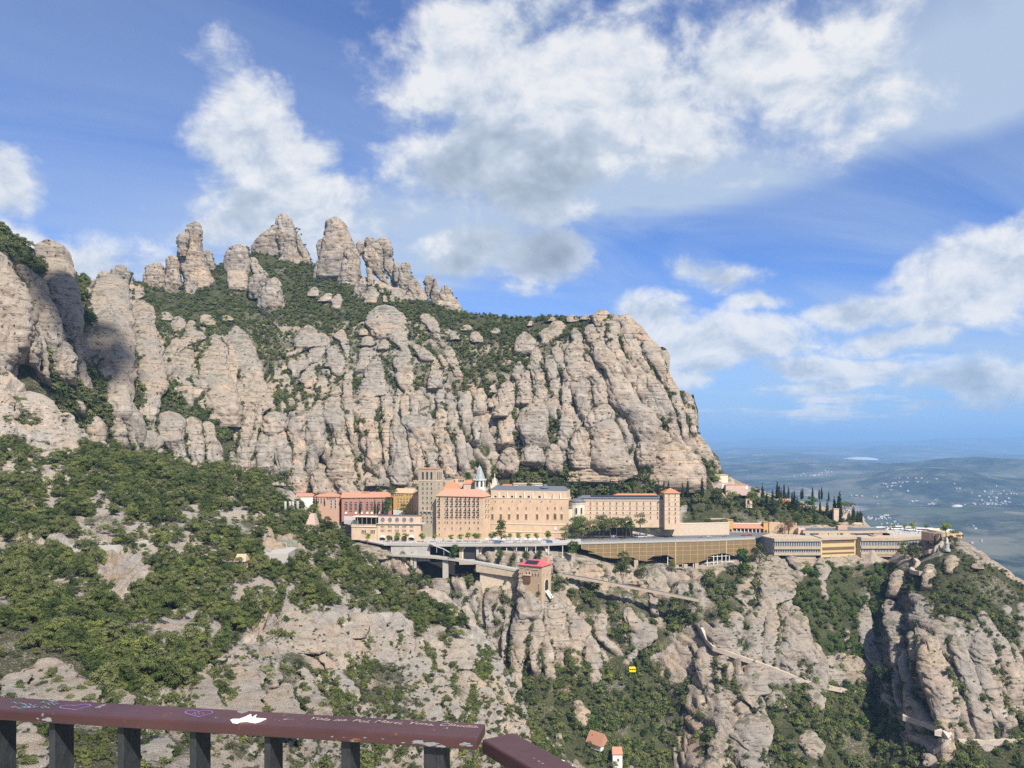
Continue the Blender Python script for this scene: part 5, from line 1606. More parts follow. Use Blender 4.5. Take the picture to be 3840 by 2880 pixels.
class Building:
    """front wall runs from photo column sx0 (distance D0) to sx1 (D1); local x along it, y into the building, z up from the base"""
    def __init__(self, name, label, cat, sx0, D0, sx1, D1, zbase, group=None):
        A = Vector(((sx0 - 1920) / F * D0, D0)); B = Vector(((sx1 - 1920) / F * D1, D1))
        self.A = A; d = B - A; self.L = d.length; self.u = d / self.L; self.zb = zbase
        self.rot = math.atan2(self.u.y, self.u.x)
        self.e = thing(name, (A.x, A.y, zbase), label, cat, group, self.rot)
        self.name = name
    def front(self, sx, sy, y=0.0):
        """local (x, z) on the plane y metres behind the front wall of what is seen at (sx, sy)"""
        n = Vector((-self.u.y, self.u.x)); O = self.A + n * y
        r = Vector(((sx - 1920) / F, 1.0))
        t = O.dot(n) / r.dot(n)
        P = r * t
        return (P - O).dot(self.u), (HY - sy) / F * t - self.zb
    def side(self, sx, sy, x=None):
        """local (y, z) on the right-hand end wall"""
        x = self.L if x is None else x
        O = self.A + self.u * x; n = self.u; v = Vector((-self.u.y, self.u.x))
        r = Vector(((sx - 1920) / F, 1.0)); t = O.dot(n) / r.dot(n); P = r * t
        return (P - O).dot(v), (HY - sy) / F * t - self.zb
    def h(self, sy, D=None):
        D = D or self.A.y
        return (HY - sy) / F * D - self.zb
    def part(self, name, mb, mats, smooth=False):
        return mb.build(name, [M[m] for m in (mats if isinstance(mats, (list, tuple)) else [mats])], self.e, None, smooth)
    def box(self, name, x0, x1, y0, y1, z0, z1, mat):
        return self.part(name, MB().box(x0, x1, y0, y1, z0, z1), mat)
    def wins(self, sxs, sys, w, h, style='plain', y=0.0, name='window'):
        for sx in sxs:
            for sy in sys:
                a, b = self.front(sx, sy, y)
                link(name, window_mesh(w, h, style), self.e, (a, y, b))
    def side_wins(self, sxs, sys, w, h, style='plain', x=None):
        for sx in sxs:
            for sy in sys:
                a, b = self.side(sx, sy, x)
                o = link('window', window_mesh(w, h, style), self.e, (self.L if x is None else x, a, b)); o.rotation_euler.z = R(90)
    def hip(self, x0, x1, y0, y1, z0, z1, mat, inset=None, over=.5, name='roof'):
        x0 -= over; x1 += over; y0 -= over; y1 += over
        i = (y1 - y0) / 2 if inset is None else inset
        ym = (y0 + y1) / 2
        if x1 - x0 < 2 * i: i = (x1 - x0) / 2 - .01
        mb = MB()
        mb.add([(x0, y0, z0), (x1, y0, z0), (x1, y1, z0), (x0, y1, z0), (x0 + i, ym, z1), (x1 - i, ym, z1), (x0, y0, z0 - .3), (x1, y0, z0 - .3), (x1, y1, z0 - .3), (x0, y1, z0 - .3)],
               [(0, 1, 5, 4), (1, 2, 5), (2, 3, 4, 5), (3, 0, 4), (6, 7, 1, 0), (7, 8, 2, 1), (8, 9, 3, 2), (9, 6, 0, 3), (9, 8, 7, 6)])
        return self.part(name, mb, mat)


def C1(x): return 1080 + .2712 * x
def C2(x): return 1500 + .2712 * x
def C3(x): return 2050 + .2712 * x
def C4(x): return 2600 + .2712 * x
def C5(x): return 3100 + .2712 * x
def Y1(y): return 1720 + .2712 * y
def Y3(y): return 1780 + .2712 * y
def Y4(y): return 1750 + .2712 * y
def Y5(y): return 1850 + .2712 * y
def C6(x): return 1400 + .2712 * x
def Y6(y): return 1980 + .2712 * y
def C7(x): return 1850 + .3617 * x
def Y7(y): return 1980 + .3617 * y


ZP = -81.8       # level of the monastery road and plaza

# ------------------------------------------------------------------ plaza, terraces and retaining walls
def poly_slab(name, pts, z0, z1, mat, **kw):
    mb = MB(); mb.prism([(((sx - 1920) / F * D), D) for sx, D in pts], z0, z1)
    o = mb.build(name, M[mat]); tag(o, **kw); return o


poly_slab('plaza', [(1440, 606), (1620, 603), (2000, 604), (2180, 615), (2180, 690), (1300, 690), (1330, 640)], ZP - .9, ZP, 'paving', kind='structure')
poly_slab('road', [(2180.5, 616), (2650, 634), (2832, 647), (2905, 690), (2180.5, 690)], ZP - .9, ZP, 'asphalt', kind='structure')

b = Building('terrace_wall', 'tall stained concrete retaining wall left of the covered stairs', 'wall', 1466, 606.5, 1612, 603.5, ZP - 13)
b.box('wall', 0, b.L, 0, 1.5, 0, 13.05, 'concrete2'); b.box('coping', -.2, b.L + .2, -.25, 1.6, 13.06, 14.0, 'pale_conc')

b = Building('garden_wall', 'long stone retaining wall under the plain wing with the corner tower', 'wall', 2372, 655, 2735, 668, ZP)
b.box('wall', 0, b.L, 0, 4, 0, b.h(1968), 'rubble'); b.box('coping', -.2, b.L + .2, -.2, 4.1, b.h(1968) + .01, b.h(1966.5), 'band')

# deck edge along the whole road with its steel parapet
def ribbon(name, pts, w, top, depth, mats, label, cat, parapet=None, kind=None, group=None):
    """a strip of road or wall following 3-D points; the points are its front top edge"""
    P = [Vector(p) for p in pts]
    base = P[0].copy()
    mb = MB()
    secs = []
    for i, p in enumerate(P):
        t = (P[min(i + 1, len(P) - 1)] - P[max(i - 1, 0)]); t.z = 0; t.normalize()
        n = Vector((-t.y, t.x, 0))
        if n.y < 0: n = -n
        f = p - base; bk = f + n * w
        secs.append([(f.x, f.y, f.z + top - depth), (bk.x, bk.y, bk.z + top - depth), (bk.x, bk.y, bk.z + top), (f.x, f.y, f.z + top)])
    for i in range(len(secs) - 1):
        a, c = secs[i], secs[i + 1]
        fs = [(0, 1, 5, 4), (1, 2, 6, 5), (2, 3, 7, 6), (3, 0, 4, 7)]
        if i == 0: fs.append((3, 2, 1, 0))
        if i == len(secs) - 2: fs.append((4, 5, 6, 7))
        mb.add(a + c, fs)
    e = thing(name, base, label, cat, group) if cat else tag(link(name, None, loc=base), kind=kind)
    if kind: e['kind'] = kind
    mb.build('deck', M[mats[0]], e)
    if parapet:
        hgt, sp, mat = parapet
        rl = MB()
        for r_h in (hgt, hgt * .6, hgt * .25):
            rl.tube([(s[3][0], s[3][1] + .25, s[3][2] + r_h) for s in secs], .06, 4)
        rl.build('handrail', M[mat], e)
        for i in range(len(secs) - 1):
            a, c = Vector(secs[i][3]), Vector(secs[i + 1][3]); n = max(1, int((c - a).length / sp))
            for k in range(n):
                p = a.lerp(c, k / n)
                link('post', _post_mesh(hgt, mat), e, (p.x, p.y + .25, p.z))
    return e


_pm = {}


def _post_mesh(h, mat):
    if (h, mat) not in _pm: _pm[(h, mat)] = MB().box(-.06, .06, -.06, .06, 0, h).mesh('post', M[mat])
    return _pm[(h, mat)]


def at(sx, D, z): return Vector(((sx - 1920) / F * D, D, z))


ribbon('road_edge', [at(1612, 602.8, ZP), at(1800, 602.8, ZP), at(2000, 603.6, ZP), at(2180, 615, ZP), at(2400, 623.5, ZP), at(2650, 633.4, ZP), at(2832, 646, ZP)], .8, .25, 1.5, ['pale_conc'],
       'pale concrete road edge with thin steel railing along the monastery road', 'road edge', (1.15, 6.0, 'steel'))

# arcade in the retaining wall below the plaza
b = Building('arcaded_wall', 'retaining wall with dark round arches below the plaza road', 'wall', 1722, 606.5, 2060, 609.5, ZP - 16)
b.box('wall', 0, b.L, 0, 2, 0, 15.0, 'concrete')
for cx, w in ((1340, 190), (1595, 200), (1840, 200), (2060, 190), (2290, 190)):
    a, z = b.front(C6(cx), Y6(300))
    link('arch', window_mesh(w * .2712 / F * 606, 11.0, 'arch'), b.e, (a, 0, z - 2.0))  # dark pane stands for the shade inside the arch
for cx in (1440, 1695, 1960, 2175):
    a, z = b.front(C6(cx), Y6(300)); b.box('pier', a - 1.0, a + 1.0, -2.2, -.02, 0, 15.2, 'pale_conc')

# slender white posts carry the deck over the slope
e = thing('deck_frame', at(1905, 604.5, ZP - 16), 'row of slender white posts holding up the road deck', 'frame')
for sx in (1900, 1937, 1971, 1977, 2009, 2058, 2110, 2145):
    p = at(sx, 604.5, ZP - 16) - e.location
    MB().box(p.x - .22, p.x + .22, p.y - .22, p.y + .22, 0, 15.0).build('post', M['white'], e)
p0 = at(1905, 604.5, 0) - at(1905, 604.5, 0); p1 = at(1971, 604.5, 0) - at(1905, 604.5, 0)
MB().box(0, p1.x, -.15, .15, 9.3, 9.8).build('beam', M['white'], e)

# ------------------------------------------------------------------ monastery buildings
# 1 long low building with white end
b = Building('annex_house', 'low house with white end wall and red tiled roof at the far left', 'house', 1108, 688, 1176, 690, -76)
b.box('wall', 0, b.L, 0, 12, 0, b.h(1862), 'white'); b.hip(0, b.L, 0, 12, b.h(1862), b.h(1851), 'tile', inset=.5)
b = Building('salmon_house', 'salmon house with arched top windows left of the red hotel', 'house', 1178, 688, 1271, 686, -76)
b.box('wall', 0, b.L, 0, 13, 0, b.h(1862), 'salmon'); b.hip(0, b.L, 0, 13, b.h(1862), b.h(1848), 'tile')
b.wins([C1(x) for x in (545, 570, 595, 622, 650)], [Y1(545)], 1.1, 2.2, 'arch'); b.wins([C1(x) for x in (598, 656)], [Y1(590), Y1(632), Y1(668)], 1.2, 2.2, 'white')
b.wins([C1(x) for x in (420, 460, 500)], [Y1(560), Y1(600)], 1.2, 1.9, 'plain')
# 2 red hotel
b = Building('red_hotel', 'long brick-red hotel with white-framed windows and a row of cypresses', 'hotel', 1281, 682, 1469, 688, -72)
b.box('wall', 0, b.L, 0, 14, 0, b.h(1866), 'redwall'); b.hip(0, b.L, 0, 14, b.h(1866), b.h(1848), 'tile', inset=1.0, over=.9)
b.wins([C1(x) for x in (805, 873, 940, 1015, 1097, 1160, 1262, 1337, 1385)], [Y1(y) for y in (604, 650, 696)], 1.3, 1.7, 'balcony')
b.wins([C1(x) for x in (805, 873, 940, 1015, 1097, 1160, 1262, 1337)], [Y1(566)], 1.2, 1.2, 'wood')
b.wins([C1(x) for x in (803, 940, 1017, 1097, 1160, 1262, 1337)], [Y1(742)], 1.6, 2.3, 'whitefill', name='door')
b.box('chimney', b.L * .40, b.L * .55, 5, 9, b.h(1852), b.h(1846), 'tile')
# 3 yellow house
b = Building('yellow_house', 'ochre-yellow house with small square windows beside the bell tower', 'house', 1475, 690, 1547, 684, -74)
b.box('wall', 0, b.L, 0, 13, 0, b.h(1848), 'yellow'); b.hip(0, b.L, 0, 13, b.h(1848), b.h(1832), 'tile_tan', inset=1.0)
b.wins([C1(x) for x in (1525, 1565, 1608, 1650, 1690)], [Y1(y) for y in (546, 590, 638)], 1.0, 1.2)
b.wins([C1(x) for x in (1490, 1515, 1540, 1565, 1590, 1650, 1690)], [Y1(492)], 1.1, 1.5, 'wood')
b.wins([C1(x) for x in (1520, 1560)], [Y1(715)], 1.6, 2.8, 'arch'); b.box('base', -.05, b.L * .62, -.12, .5, 0, b.h(1912), 'white')
b = Building('brown_house', 'narrow reddish house squeezed between yellow house and bell tower', 'house', 1548, 680, 1572, 672, -80)
b.box('wall', 0, b.L, 0, 12, 0, b.h(1852), 'salmon'); b.hip(0, b.L, 0, 12, b.h(1852), b.h(1840), 'tile', inset=1.0)
b.wins([1556], [Y1(600), Y1(660)], 1.0, 1.6, 'wood'); b.wins([1558], [Y1(755)], 1.4, 3.2, 'archdark', name='door')
# 4 bell tower
b = Building('bell_tower', 'tall square grey stone bell tower with three arches per side', 'tower', 1569.5, 655.5, 1634.6, 650.5, ZP)
LT = b.L; HT = b.h(1757); DPT = 15.0
b.box('wall', 0, LT, 0, DPT, 0, HT, 'towergrey')
b.box('cornice', -.25, LT + .25, -.25, DPT + .25, b.h(1804.5), b.h(1802), 'band')
b.hip(0, LT, 0, DPT, HT, HT + .8, 'tile', over=.3)
cols = [C2(x) for x in (318, 377, 436)]
b.wins(cols, [1783], 1.7, 6.3, 'archdark')
b.wins(cols, [Y1(y) for y in (345, 408, 470, 540, 605, 812, 870)], 1.0, 1.4, 'dark'); b.wins(cols, [Y1(688)], 1.7, 2.6, 'wood')
a0, z0 = b.front(C2(290), Y1(718)); a1, _ = b.front(C2(455), Y1(718))
b.box('balcony', a0, a1, -1.3, -.02, z0 - .5, z0, 'band')
for x in (318, 377, 436):
    a, z = b.front(C2(x), Y1(742)); b.box('bracket', a - .5, a + .5, -.9, -.02, z - .9, z + .9, 'concrete2')
b.side_wins([C2(x) for x in (515, 539, 564)], [1783], 1.7, 6.3, 'archdark'); b.side_wins([C2(x) for x in (526, 543)], [Y1(y) for y in (345, 402)], 1.0, 1.4, 'dark')
# 5 mosaic building in front of it
b = Building('mosaic_hall', 'tan hall with five round mosaics and arched ground floor', 'hall', 1415, 630, 1577, 628, ZP)
b.box('wall', 0, b.L, 0, 10, 0, b.h(1965), 'tan2'); b.box('upper_wall', .3, b.L - .5, 2, 10, b.h(1963.9), b.h(1936), 'tan2')
b.box('cornice', -.4, b.L + 3.2, -1.0, 10, b.h(1964.9), b.h(1962.8), 'concrete2'); b.box('parapet', .1, b.L - .3, 1.8, 10.2, b.h(1936) + .01, b.h(1934.5), 'slate')
for x in (1310, 1410, 1508, 1608, 1708):
    a, z = b.front(C1(x), Y1(845), 2.0)
    mb = MB(); n = 18
    ring = [(1.75 * math.cos(2 * math.pi * k / n), 2.0 * math.sin(2 * math.pi * k / n)) for k in range(n)]
    mb.add([(p[0], -.06, p[1]) for p in ring] + [(p[0], .2, p[1]) for p in ring], [tuple(range(n))] + [(i, n + i, n + (i + 1) % n, (i + 1) % n) for i in range(n)], 0)
    mb.add([(p[0], -.2, p[1]) for p in ring] + [(p[0] * 1.16, -.2, p[1] * 1.16) for p in ring] + [(p[0] * 1.16, .1, p[1] * 1.16) for p in ring],
           [(i, (i + 1) % n, n + (i + 1) % n, n + i) for i in range(n)] + [(n + i, n + (i + 1) % n, 2 * n + (i + 1) % n, 2 * n + i) for i in range(n)], 1)
    mb.build('mosaic', [M['mosaic'], M['band']], b.e, (a, 2.0, z))
b.wins([C1(x + k) for x in (1308, 1408, 1508, 1608, 1710) for k in (-18, 0, 18)], [Y1(936), Y1(992)], .75, 1.4)
b.wins([C1(x) for x in (1410, 1507, 1605)], [Y1(1105)], 4.2, 4.6, 'archdark', name='archway')
for x in (1308, 1708):
    a, z = b.front(C1(x), Y1(1105)); link('archway', window_mesh(4.2, 4.6, 'archdark'), b.e, (a, 0, z))
    mb = MB(); n = 10
    arc = [(2.1 * math.cos(math.pi * k / n), 2.1 * math.sin(math.pi * k / n)) for k in range(n + 1)]
    mb.add([(p[0], -.3, p[1]) for p in arc] + [(p[0] * 1.05, -1.6, p[1] * .45 - .2) for p in arc], [(i, i + 1, n + 2 + i, n + 1 + i) for i in range(n)])
    mb.build('awning', M['white'], b.e, (a, 0, z + .6))
b = Building('cafe_terrace', 'low tan building with an open cafe terrace left of the mosaics', 'terrace', 1318, 634, 1414, 630.5, ZP)
b.box('wall', 0, b.L, 0, 10, 0, b.h(1975), 'tan2'); b.box('cornice', -.2, b.L, -.5, 10, b.h(1975) + .01, b.h(1972), 'band')
b.box('parapet', .2, b.L - .2, 1.2, 1.7, b.h(1971.9), b.h(1966), 'concrete'); b.box('canopy', 0, b.L, 2.5, 9, b.h(1940), b.h(1937), 'band'); b.box('back_wall', 0, b.L, 9.0, 9.6, b.h(1971.9), b.h(1940) - .02, 'shade_fill')  # back wall near-black, painted as the shade under the canopy
for k in range(6): b.box('post', b.L * k / 5.5, b.L * k / 5.5 + .25, 2.8, 3.05, b.h(1971.9), b.h(1940) - .02, 'steel')
b.wins([C1(x + k) for x in (1050, 1172) for k in (-22, 0, 22)], [Y1(1008)], 1.0, 2.6)
# 6 hotel block
b = Building('abbey_lodging', 'tall tan lodging block with rows of balcony windows and tiled roof', 'building', 1635.8, 645, 1812, 632.5, ZP)
HE = b.h(1859); LB = b.L
b.box('wall', 0, LB, 0, 17, 0, HE, 'tan'); b.hip(0, LB, 0, 17, HE, HE + 5.6, 'tile_old', inset=5.0, over=.7)
for sy in (Y1(645), Y1(795)):
    _, z = b.front(1640, sy); b.box('string_course', -.12, LB + .12, -.12, 17.1, z - .22, z + .22, 'band')
main = [C2(x) for x in (545, 658, 722, 790, 842, 908, 962, 1028, 1083)]
b.wins(main, [Y1(y) for y in (552, 620, 702, 770)], 1.15, 2.7, 'balcony'); b.wins(main, [Y1(816), Y1(880)], 1.1, 1.3)
b.wins([C2(625)], [Y1(y) for y in (543, 607, 695, 763, 812, 876, 965)], .8, 1.2); b.wins([C2(x) for x in (545, 722, 842, 962, 1083)], [Y1(962)], 1.1, 1.6, 'white')
b.wins([C2(545)], [Y1(1048)], 1.0, 1.6)
b.side_wins([C2(x) for x in (1178, 1215)], [Y1(y) for y in (556, 620, 700, 775)], 1.1, 2.6, 'balcony'); b.side_wins([C2(1218)], [Y1(y) for y in (880, 965)], 1.1, 1.6)
# 7 basilica wall
b = Building('basilica', 'long plain tan basilica wall with tall windows and stone buttresses', 'church', 1836, 655, 2130, 643, ZP)
LB = b.L; HB = b.h(1867.5); HTOP = b.h(1839.5)
b.box('wall', 0, LB, 0, 26, 0, HB, 'tan'); b.box('clerestory', .6, LB - 1.0, 2.2, 26, HB - .02, HTOP, 'tan2')
b.box('cornice', -.2, LB + .2, -.3, 2.6, HB + .01, HB + .35, 'band')
for sy, nm in ((Y1(903), 'ledge'), (Y1(1010), 'plinth')):
    _, z = b.front(1950, sy); b.box(nm, -.15, LB + .15, -.32, .4, z - .3, z + .3, 'band')
for sx in [C2(x) for x in (1365, 1480, 1595, 1715, 1835, 2000, 2115)] + [C3(x) for x in (85, 187)]:
    a, z = b.front(sx, 1860)
    mb = MB(); mb.hexa([(a - .35, .2, HB + .3), (a + .35, .2, HB + .3), (a + .35, 2.2, HB + .3), (a - .35, 2.2, HB + .3), (a - .35, .2, HB + .9), (a + .35, .2, HB + .9), (a + .35, 2.2, HB + 4.9), (a - .35, 2.2, HB + 4.9)])
    b.part('buttress', mb, 'band')
for x in (1322, 1433, 1550, 1665, 1780, 1930):
    a, z = b.front(C2(x), Y1(528), 2.2); link('window', window_mesh(2.2, 2.3, 'arch'), b.e, (a, 2.2, z))
for x in (1328, 1443, 1560, 1677, 1807, 1968, 2085):
    a, z = b.front(C2(x), Y1(580)); b.box('spout', a - .15, a + .15, -1.0, -.01, z - .5, z + .5, 'concrete2')
bw = [C2(x) for x in (1278, 1395, 1510, 1628, 1745, 1897, 2042, 2145)] + [C3(117), C3(207)]
b.wins(bw, [Y1(685)], 1.1, 1.7, 'wood'); b.wins(bw, [Y1(803)], 2.0, 4.1, 'wood')
for sx in bw:
    a, z = b.front(sx, Y1(757)); mb = MB(); mb.add([(a - 1.5, -.2, z - .3), (a + 1.5, -.2, z - .3), (a, -.2, z + .8), (a - 1.5, .1, z - .3), (a + 1.5, .1, z - .3), (a, .1, z + .8)], [(0, 1, 2), (0, 3, 4, 1), (1, 4, 5, 2), (2, 5, 3, 0)]); b.part('pediment', mb, 'band')
b.wins([C2(2150), C3(125)], [1981], 1.8, 2.2, 'whitefill')
b.hip(.6, LB - 1.0, 3.0, 25, HTOP + .01, HTOP + 3.6, 'slate', inset=3.0, over=-.4)
mb = MB(); a, _ = b.front(C2(1320), 1830); mb.add([(a - 6, 4, HTOP), (a + 6, 4, HTOP), (a + 6, 16, HTOP), (a - 6, 16, HTOP), (a, 6, HTOP + 4.6), (a, 14, HTOP + 4.6)], [(0, 1, 4), (1, 2, 5, 4), (2, 3, 5), (3, 0, 4, 5)]); b.part('cross_roof', mb, 'slate')
a, _ = b.front(C2(1975), 1830); mb = MB(); mb.lathe([(4.2, HTOP + .5), (4.2, HTOP + 2.2), (5.0, HTOP + 2.3), (1.8, HTOP + 4.0), (1.5, HTOP + 5.0), (.1, HTOP + 5.4)], a, 12, 12); b.part('cupola', mb, 'slate')
# 8 apse
b = Building('apse', 'rounded chapel apse with arcaded cornice and grey roof right of the basilica', 'chapel', 2133, 646, 2196, 646, ZP)
zt = b.h(Y3(385)); cxl, _ = b.front(C3(428), 1900)
mb = MB(); mb.lathe([(6.6, 0), (6.6, zt)], cxl, 6.5, 14); b.part('wall', mb, 'cream')
mb = MB(); mb.lathe([(6.75, zt - 2.0), (7.1, zt - .6), (7.2, zt)], cxl, 6.5, 14); b.part('cornice', mb, 'band')
mb = MB(); mb.lathe([(7.4, zt + .02), (5.2, zt + 2.0), (2.2, zt + 2.9), (.1, zt + 3.1)], cxl, 6.5, 14); b.part('roof', mb, 'slate', True)
for sx in (C3(410), C3(482)):
    a = (sx - C3(428)) / F * 640; th = math.asin(max(-.95, min(.95, a / 6.6)))
    o = link('window', window_mesh(1.5, 5.0, 'arch'), b.e, (cxl + 6.7 * math.sin(th), 6.5 - 6.7 * math.cos(th), b.h(Y3(500)))); o.rotation_euler.z = th
mb = MB(); c2, _ = b.front(C3(335), 1900); zz = b.h(Y3(470)); mb.lathe([(4.2, 0), (4.2, zz)], c2, 5.5, 12); b.part('side_chapel', mb, 'cream')
mb = MB(); mb.lathe([(4.6, zz + .02), (3.0, zz + 1.5), (.1, zz + 2.0)], c2, 5.5, 12); b.part('side_roof', mb, 'slate', True)
b.box('link_wall', -6, 0, 8, 16, 0, b.h(1862), 'tan2')
# 9 right wing with corner tower
b = Building('long_wing', 'long pale wing of many small windows with grey roof', 'building', 2172, 653, 2489, 652, ZP + 8)
LB = b.L; HB = b.h(1877)
b.box('wall', 0, LB, 0, 14, 0, HB, 'tan2'); b.box('cornice', -.3, LB, -.5, 14, HB + .01, HB + .7, 'band')
b.box('attic', .3, LB, .8, 14, HB + .71, b.h(1869), 'concrete')
b.wins([C3(x) for x in (510, 597, 683, 772, 868, 950)], [Y3(336)], 2.0, .9, 'plain', .8)
mb = MB(); zr = b.h(1869) + .02; mb.add([(-1, -.4, zr), (LB, -.4, zr), (LB, 13, zr), (-1, 13, zr), (3, 5.5, zr + 2.3), (LB, 5.5, zr + 2.3)], [(0, 1, 5, 4), (1, 2, 5), (2, 3, 4, 5), (3, 0, 4), (3, 2, 1, 0)]); b.part('roof', mb, 'slate')
for k in range(26):
    x = 10 + k * (LB - 14) / 26
    mb = MB(); mb.hexa([(x, 2.0, zr + 1.1), (x + 2.0, 2.0, zr + 1.1), (x + 2.0, 4.4, zr + 2.2), (x, 4.4, zr + 2.2), (x, 2.0, zr + 1.3), (x + 2.0, 2.0, zr + 1.3), (x + 2.0, 4.4, zr + 2.4), (x, 4.4, zr + 2.4)]); b.part('solar_panel', mb, 'solar')
cols = [C3(x) for x in (607, 697, 787, 877, 967, 1057, 1153, 1247, 1341, 1438, 1535, 1618)]
b.wins(cols, [Y3(398), Y3(466), Y3(532)], 1.0, 2.4, 'wood'); b.wins([c for i, c in enumerate(cols) if i in (0, 3, 9, 10, 11)], [Y3(592)], 1.0, 2.0, 'wood')
for y in (435, 492, 550):
    _, z = b.front(2300, Y3(y)); b.box('string_course', -.1, LB, -.12, .2, z - .12, z + .12, 'concrete')
b = Building('corner_tower', 'square tan corner tower with orange pyramid roof', 'tower', 2492.5, 646, 2549, 646.5, ZP + 7)
LB = b.L; HB = b.h(1849)
b.box('wall', 0, LB, 0, 13, 0, HB, 'tan2'); b.hip(0, LB, 0, 13, HB, b.h(1831), 'tile_bright', over=.7)
b.wins([C3(1692), C3(1778)], [Y3(y) for y in (283, 342)], .9, 1.5, 'wood'); b.wins([C3(1695), C3(1781)], [Y3(y) for y in (405, 474, 535, 598, 646)], 1.0, 2.1, 'wood')
for y in (262, 315, 375, 437, 494, 553, 610):
    _, z = b.front(2520, Y3(y)); b.box('string_course', -.1, LB + .1, -.12, 13.1, z - .12, z + .12, 'concrete')
b = Building('rear_range', 'low range with bright orange roof behind the long wing', 'building', 2297, 672, 2478, 672, ZP + 10)
b.box('wall', 0, b.L, 0, 10, 0, b.h(1862), 'tan2'); b.hip(0, b.L, 0, 10, b.h(1862), b.h(1852), 'tile_bright')
# 10 lantern over the crossing
b = Building('lantern_tower', 'white arched lantern tower with open ribbed spire', 'tower', 1774.5, 676, 1821, 676, ZP + 30)
cx = b.L / 2; za = b.h(1828); zb_ = b.h(1800)
mb = MB(); mb.lathe([(5.2, 0), (5.2, zb_ - .6), (6.0, zb_ - .5), (6.0, zb_)], cx, 5.4, 8); b.part('drum', mb, 'white')
for k in range(8):
    th = math.pi / 8 * (2 * k + 1) - math.pi / 2
    o = link('window', window_mesh(1.6, 5.0, 'archdark'), b.e, (cx + 4.85 * math.cos(th), 5.4 + 4.85 * math.sin(th), (za + zb_) / 2)); o.rotation_euler.z = th + math.pi / 2
zc = b.h(1745)
mb = MB(); mb.lathe([(4.6, zb_ + .02), (3.7, zb_ + 3.2), (2.4, zb_ + 7.0), (1.2, zb_ + 10.2), (.25, zc - 1.0)], cx, 5.4, 8); b.part('spire', mb, 'spire_lead')
for k in range(8):
    th = math.pi / 4 * k
    MB().tube([(cx + r * math.cos(th), 5.4 + r * math.sin(th), z) for r, z in ((4.9, zb_), (3.95, zb_ + 3.2), (2.6, zb_ + 7.0), (1.4, zb_ + 10.2), (.3, zc - 1.0))], .16, 5).build('rib', M['steel'], b.e)
    MB().tube([(cx + 5.6 * math.cos(th), 5.4 + 5.6 * math.sin(th), zb_), (cx + 5.6 * math.cos(th), 5.4 + 5.6 * math.sin(th), zb_ + 1.8)], .25, 6, 0, .05).build('pinnacle', M['white'], b.e)
MB().tube([(cx, 5.4, zc - 1.2), (cx, 5.4, zc + 1.2)], .12, 5).build('finial', M['steel'], b.e)
# 11 roofs behind
def simple_house(name, label, sx0, sx1, D, sy_top, sy_eave, sy_base, depth, wall, roof, inset=None, wins=None, cat='house', rot=0.0, group=None, over=.4):
    zb = (HY - sy_base) / F * D
    b = Building(name, label, cat, sx0, D + rot, sx1, D - rot, zb, group)
    b.box('wall', 0, b.L, 0, depth, 0, b.h(sy_eave, D), wall)
    if roof: b.hip(0, b.L, 0, depth, b.h(sy_eave, D) + .01, b.h(sy_top, D), roof, inset=inset, over=over)
    if wins:
        cols, rows, w, h, st = wins; b.wins(cols, rows, w, h, st)
    return b


simple_house('cloister_range', 'range with bright orange roof just right of the bell tower', 1661, 1722, 672, 1808, 1833, 1870, 16, 'tan2', 'tile_bright', 4)
simple_house('cloister_house', 'small house with orange roof left of the lantern tower', 1738, 1776, 684, 1800, 1814, 1850, 12, 'pinkwall', 'tile_bright', 3)
simple_house('stone_lookout', 'little stone house with four arched openings above the orange roofs', 1707, 1746, 694, 1788, 1791, 1830, 10, 'tan2', 'tile', None, ([C2(x) for x in (815, 836, 857, 878)], [1802], .9, 2.2, 'arch'))
simple_house('library_range', 'low range with orange roof behind the slate church roof', 1880, 1925, 698, 1817, 1824, 1850, 10, 'white', 'tile_bright', 2, ([1888, 1896, 1904, 1912, 1920], [1828], 1.0, 1.2, 'plain'))
simple_house('flat_range', 'long flat-roofed cream building behind the slate church roof', 1925, 2034, 698, 1812, 1815, 1850, 12, 'cream', 'concrete', 2, ([C2(x) for x in (1655, 1687, 1720, 1770, 1810, 1850)], [1825], 1.4, 2.6, 'plain'))
# bell gable with urns
e = thing('bell_gable', W(1855, 1832, 682), 'pale stone gable topped with small statues behind the basilica', 'gable')
mb = MB(); k = 682 / F
prof = [(-16, 0), (16, 0), (16, 9), (11, 14), (9, 22), (6, 26), (5, 36), (0, 44), (-5, 36), (-6, 26), (-9, 22), (-11, 14), (-16, 9)]
n = len(prof); mb.add([(x * k, 0, z * k) for x, z in prof] + [(x * k, 1.6, z * k) for x, z in prof], [tuple(range(n)), tuple(range(2 * n - 1, n - 1, -1))] + [(i, n + i, n + (i + 1) % n, (i + 1) % n) for i in range(n)])
mb.build('gable', M['cream'], e)
for x, z in ((-15, 9), (15, 9), (0, 44), (-8.5, 23), (8.5, 23)):
    mb = MB(); mb.lathe([(.35, 0), (.5, .5), (.3, 1.2), (.4, 1.6), (.38, 2.1), (.2, 2.3), (.28, 2.6), (.05, 3.0)], x * k, .8, 8); mb.build('statue', M['cream'], e, (0, 0, z * k))

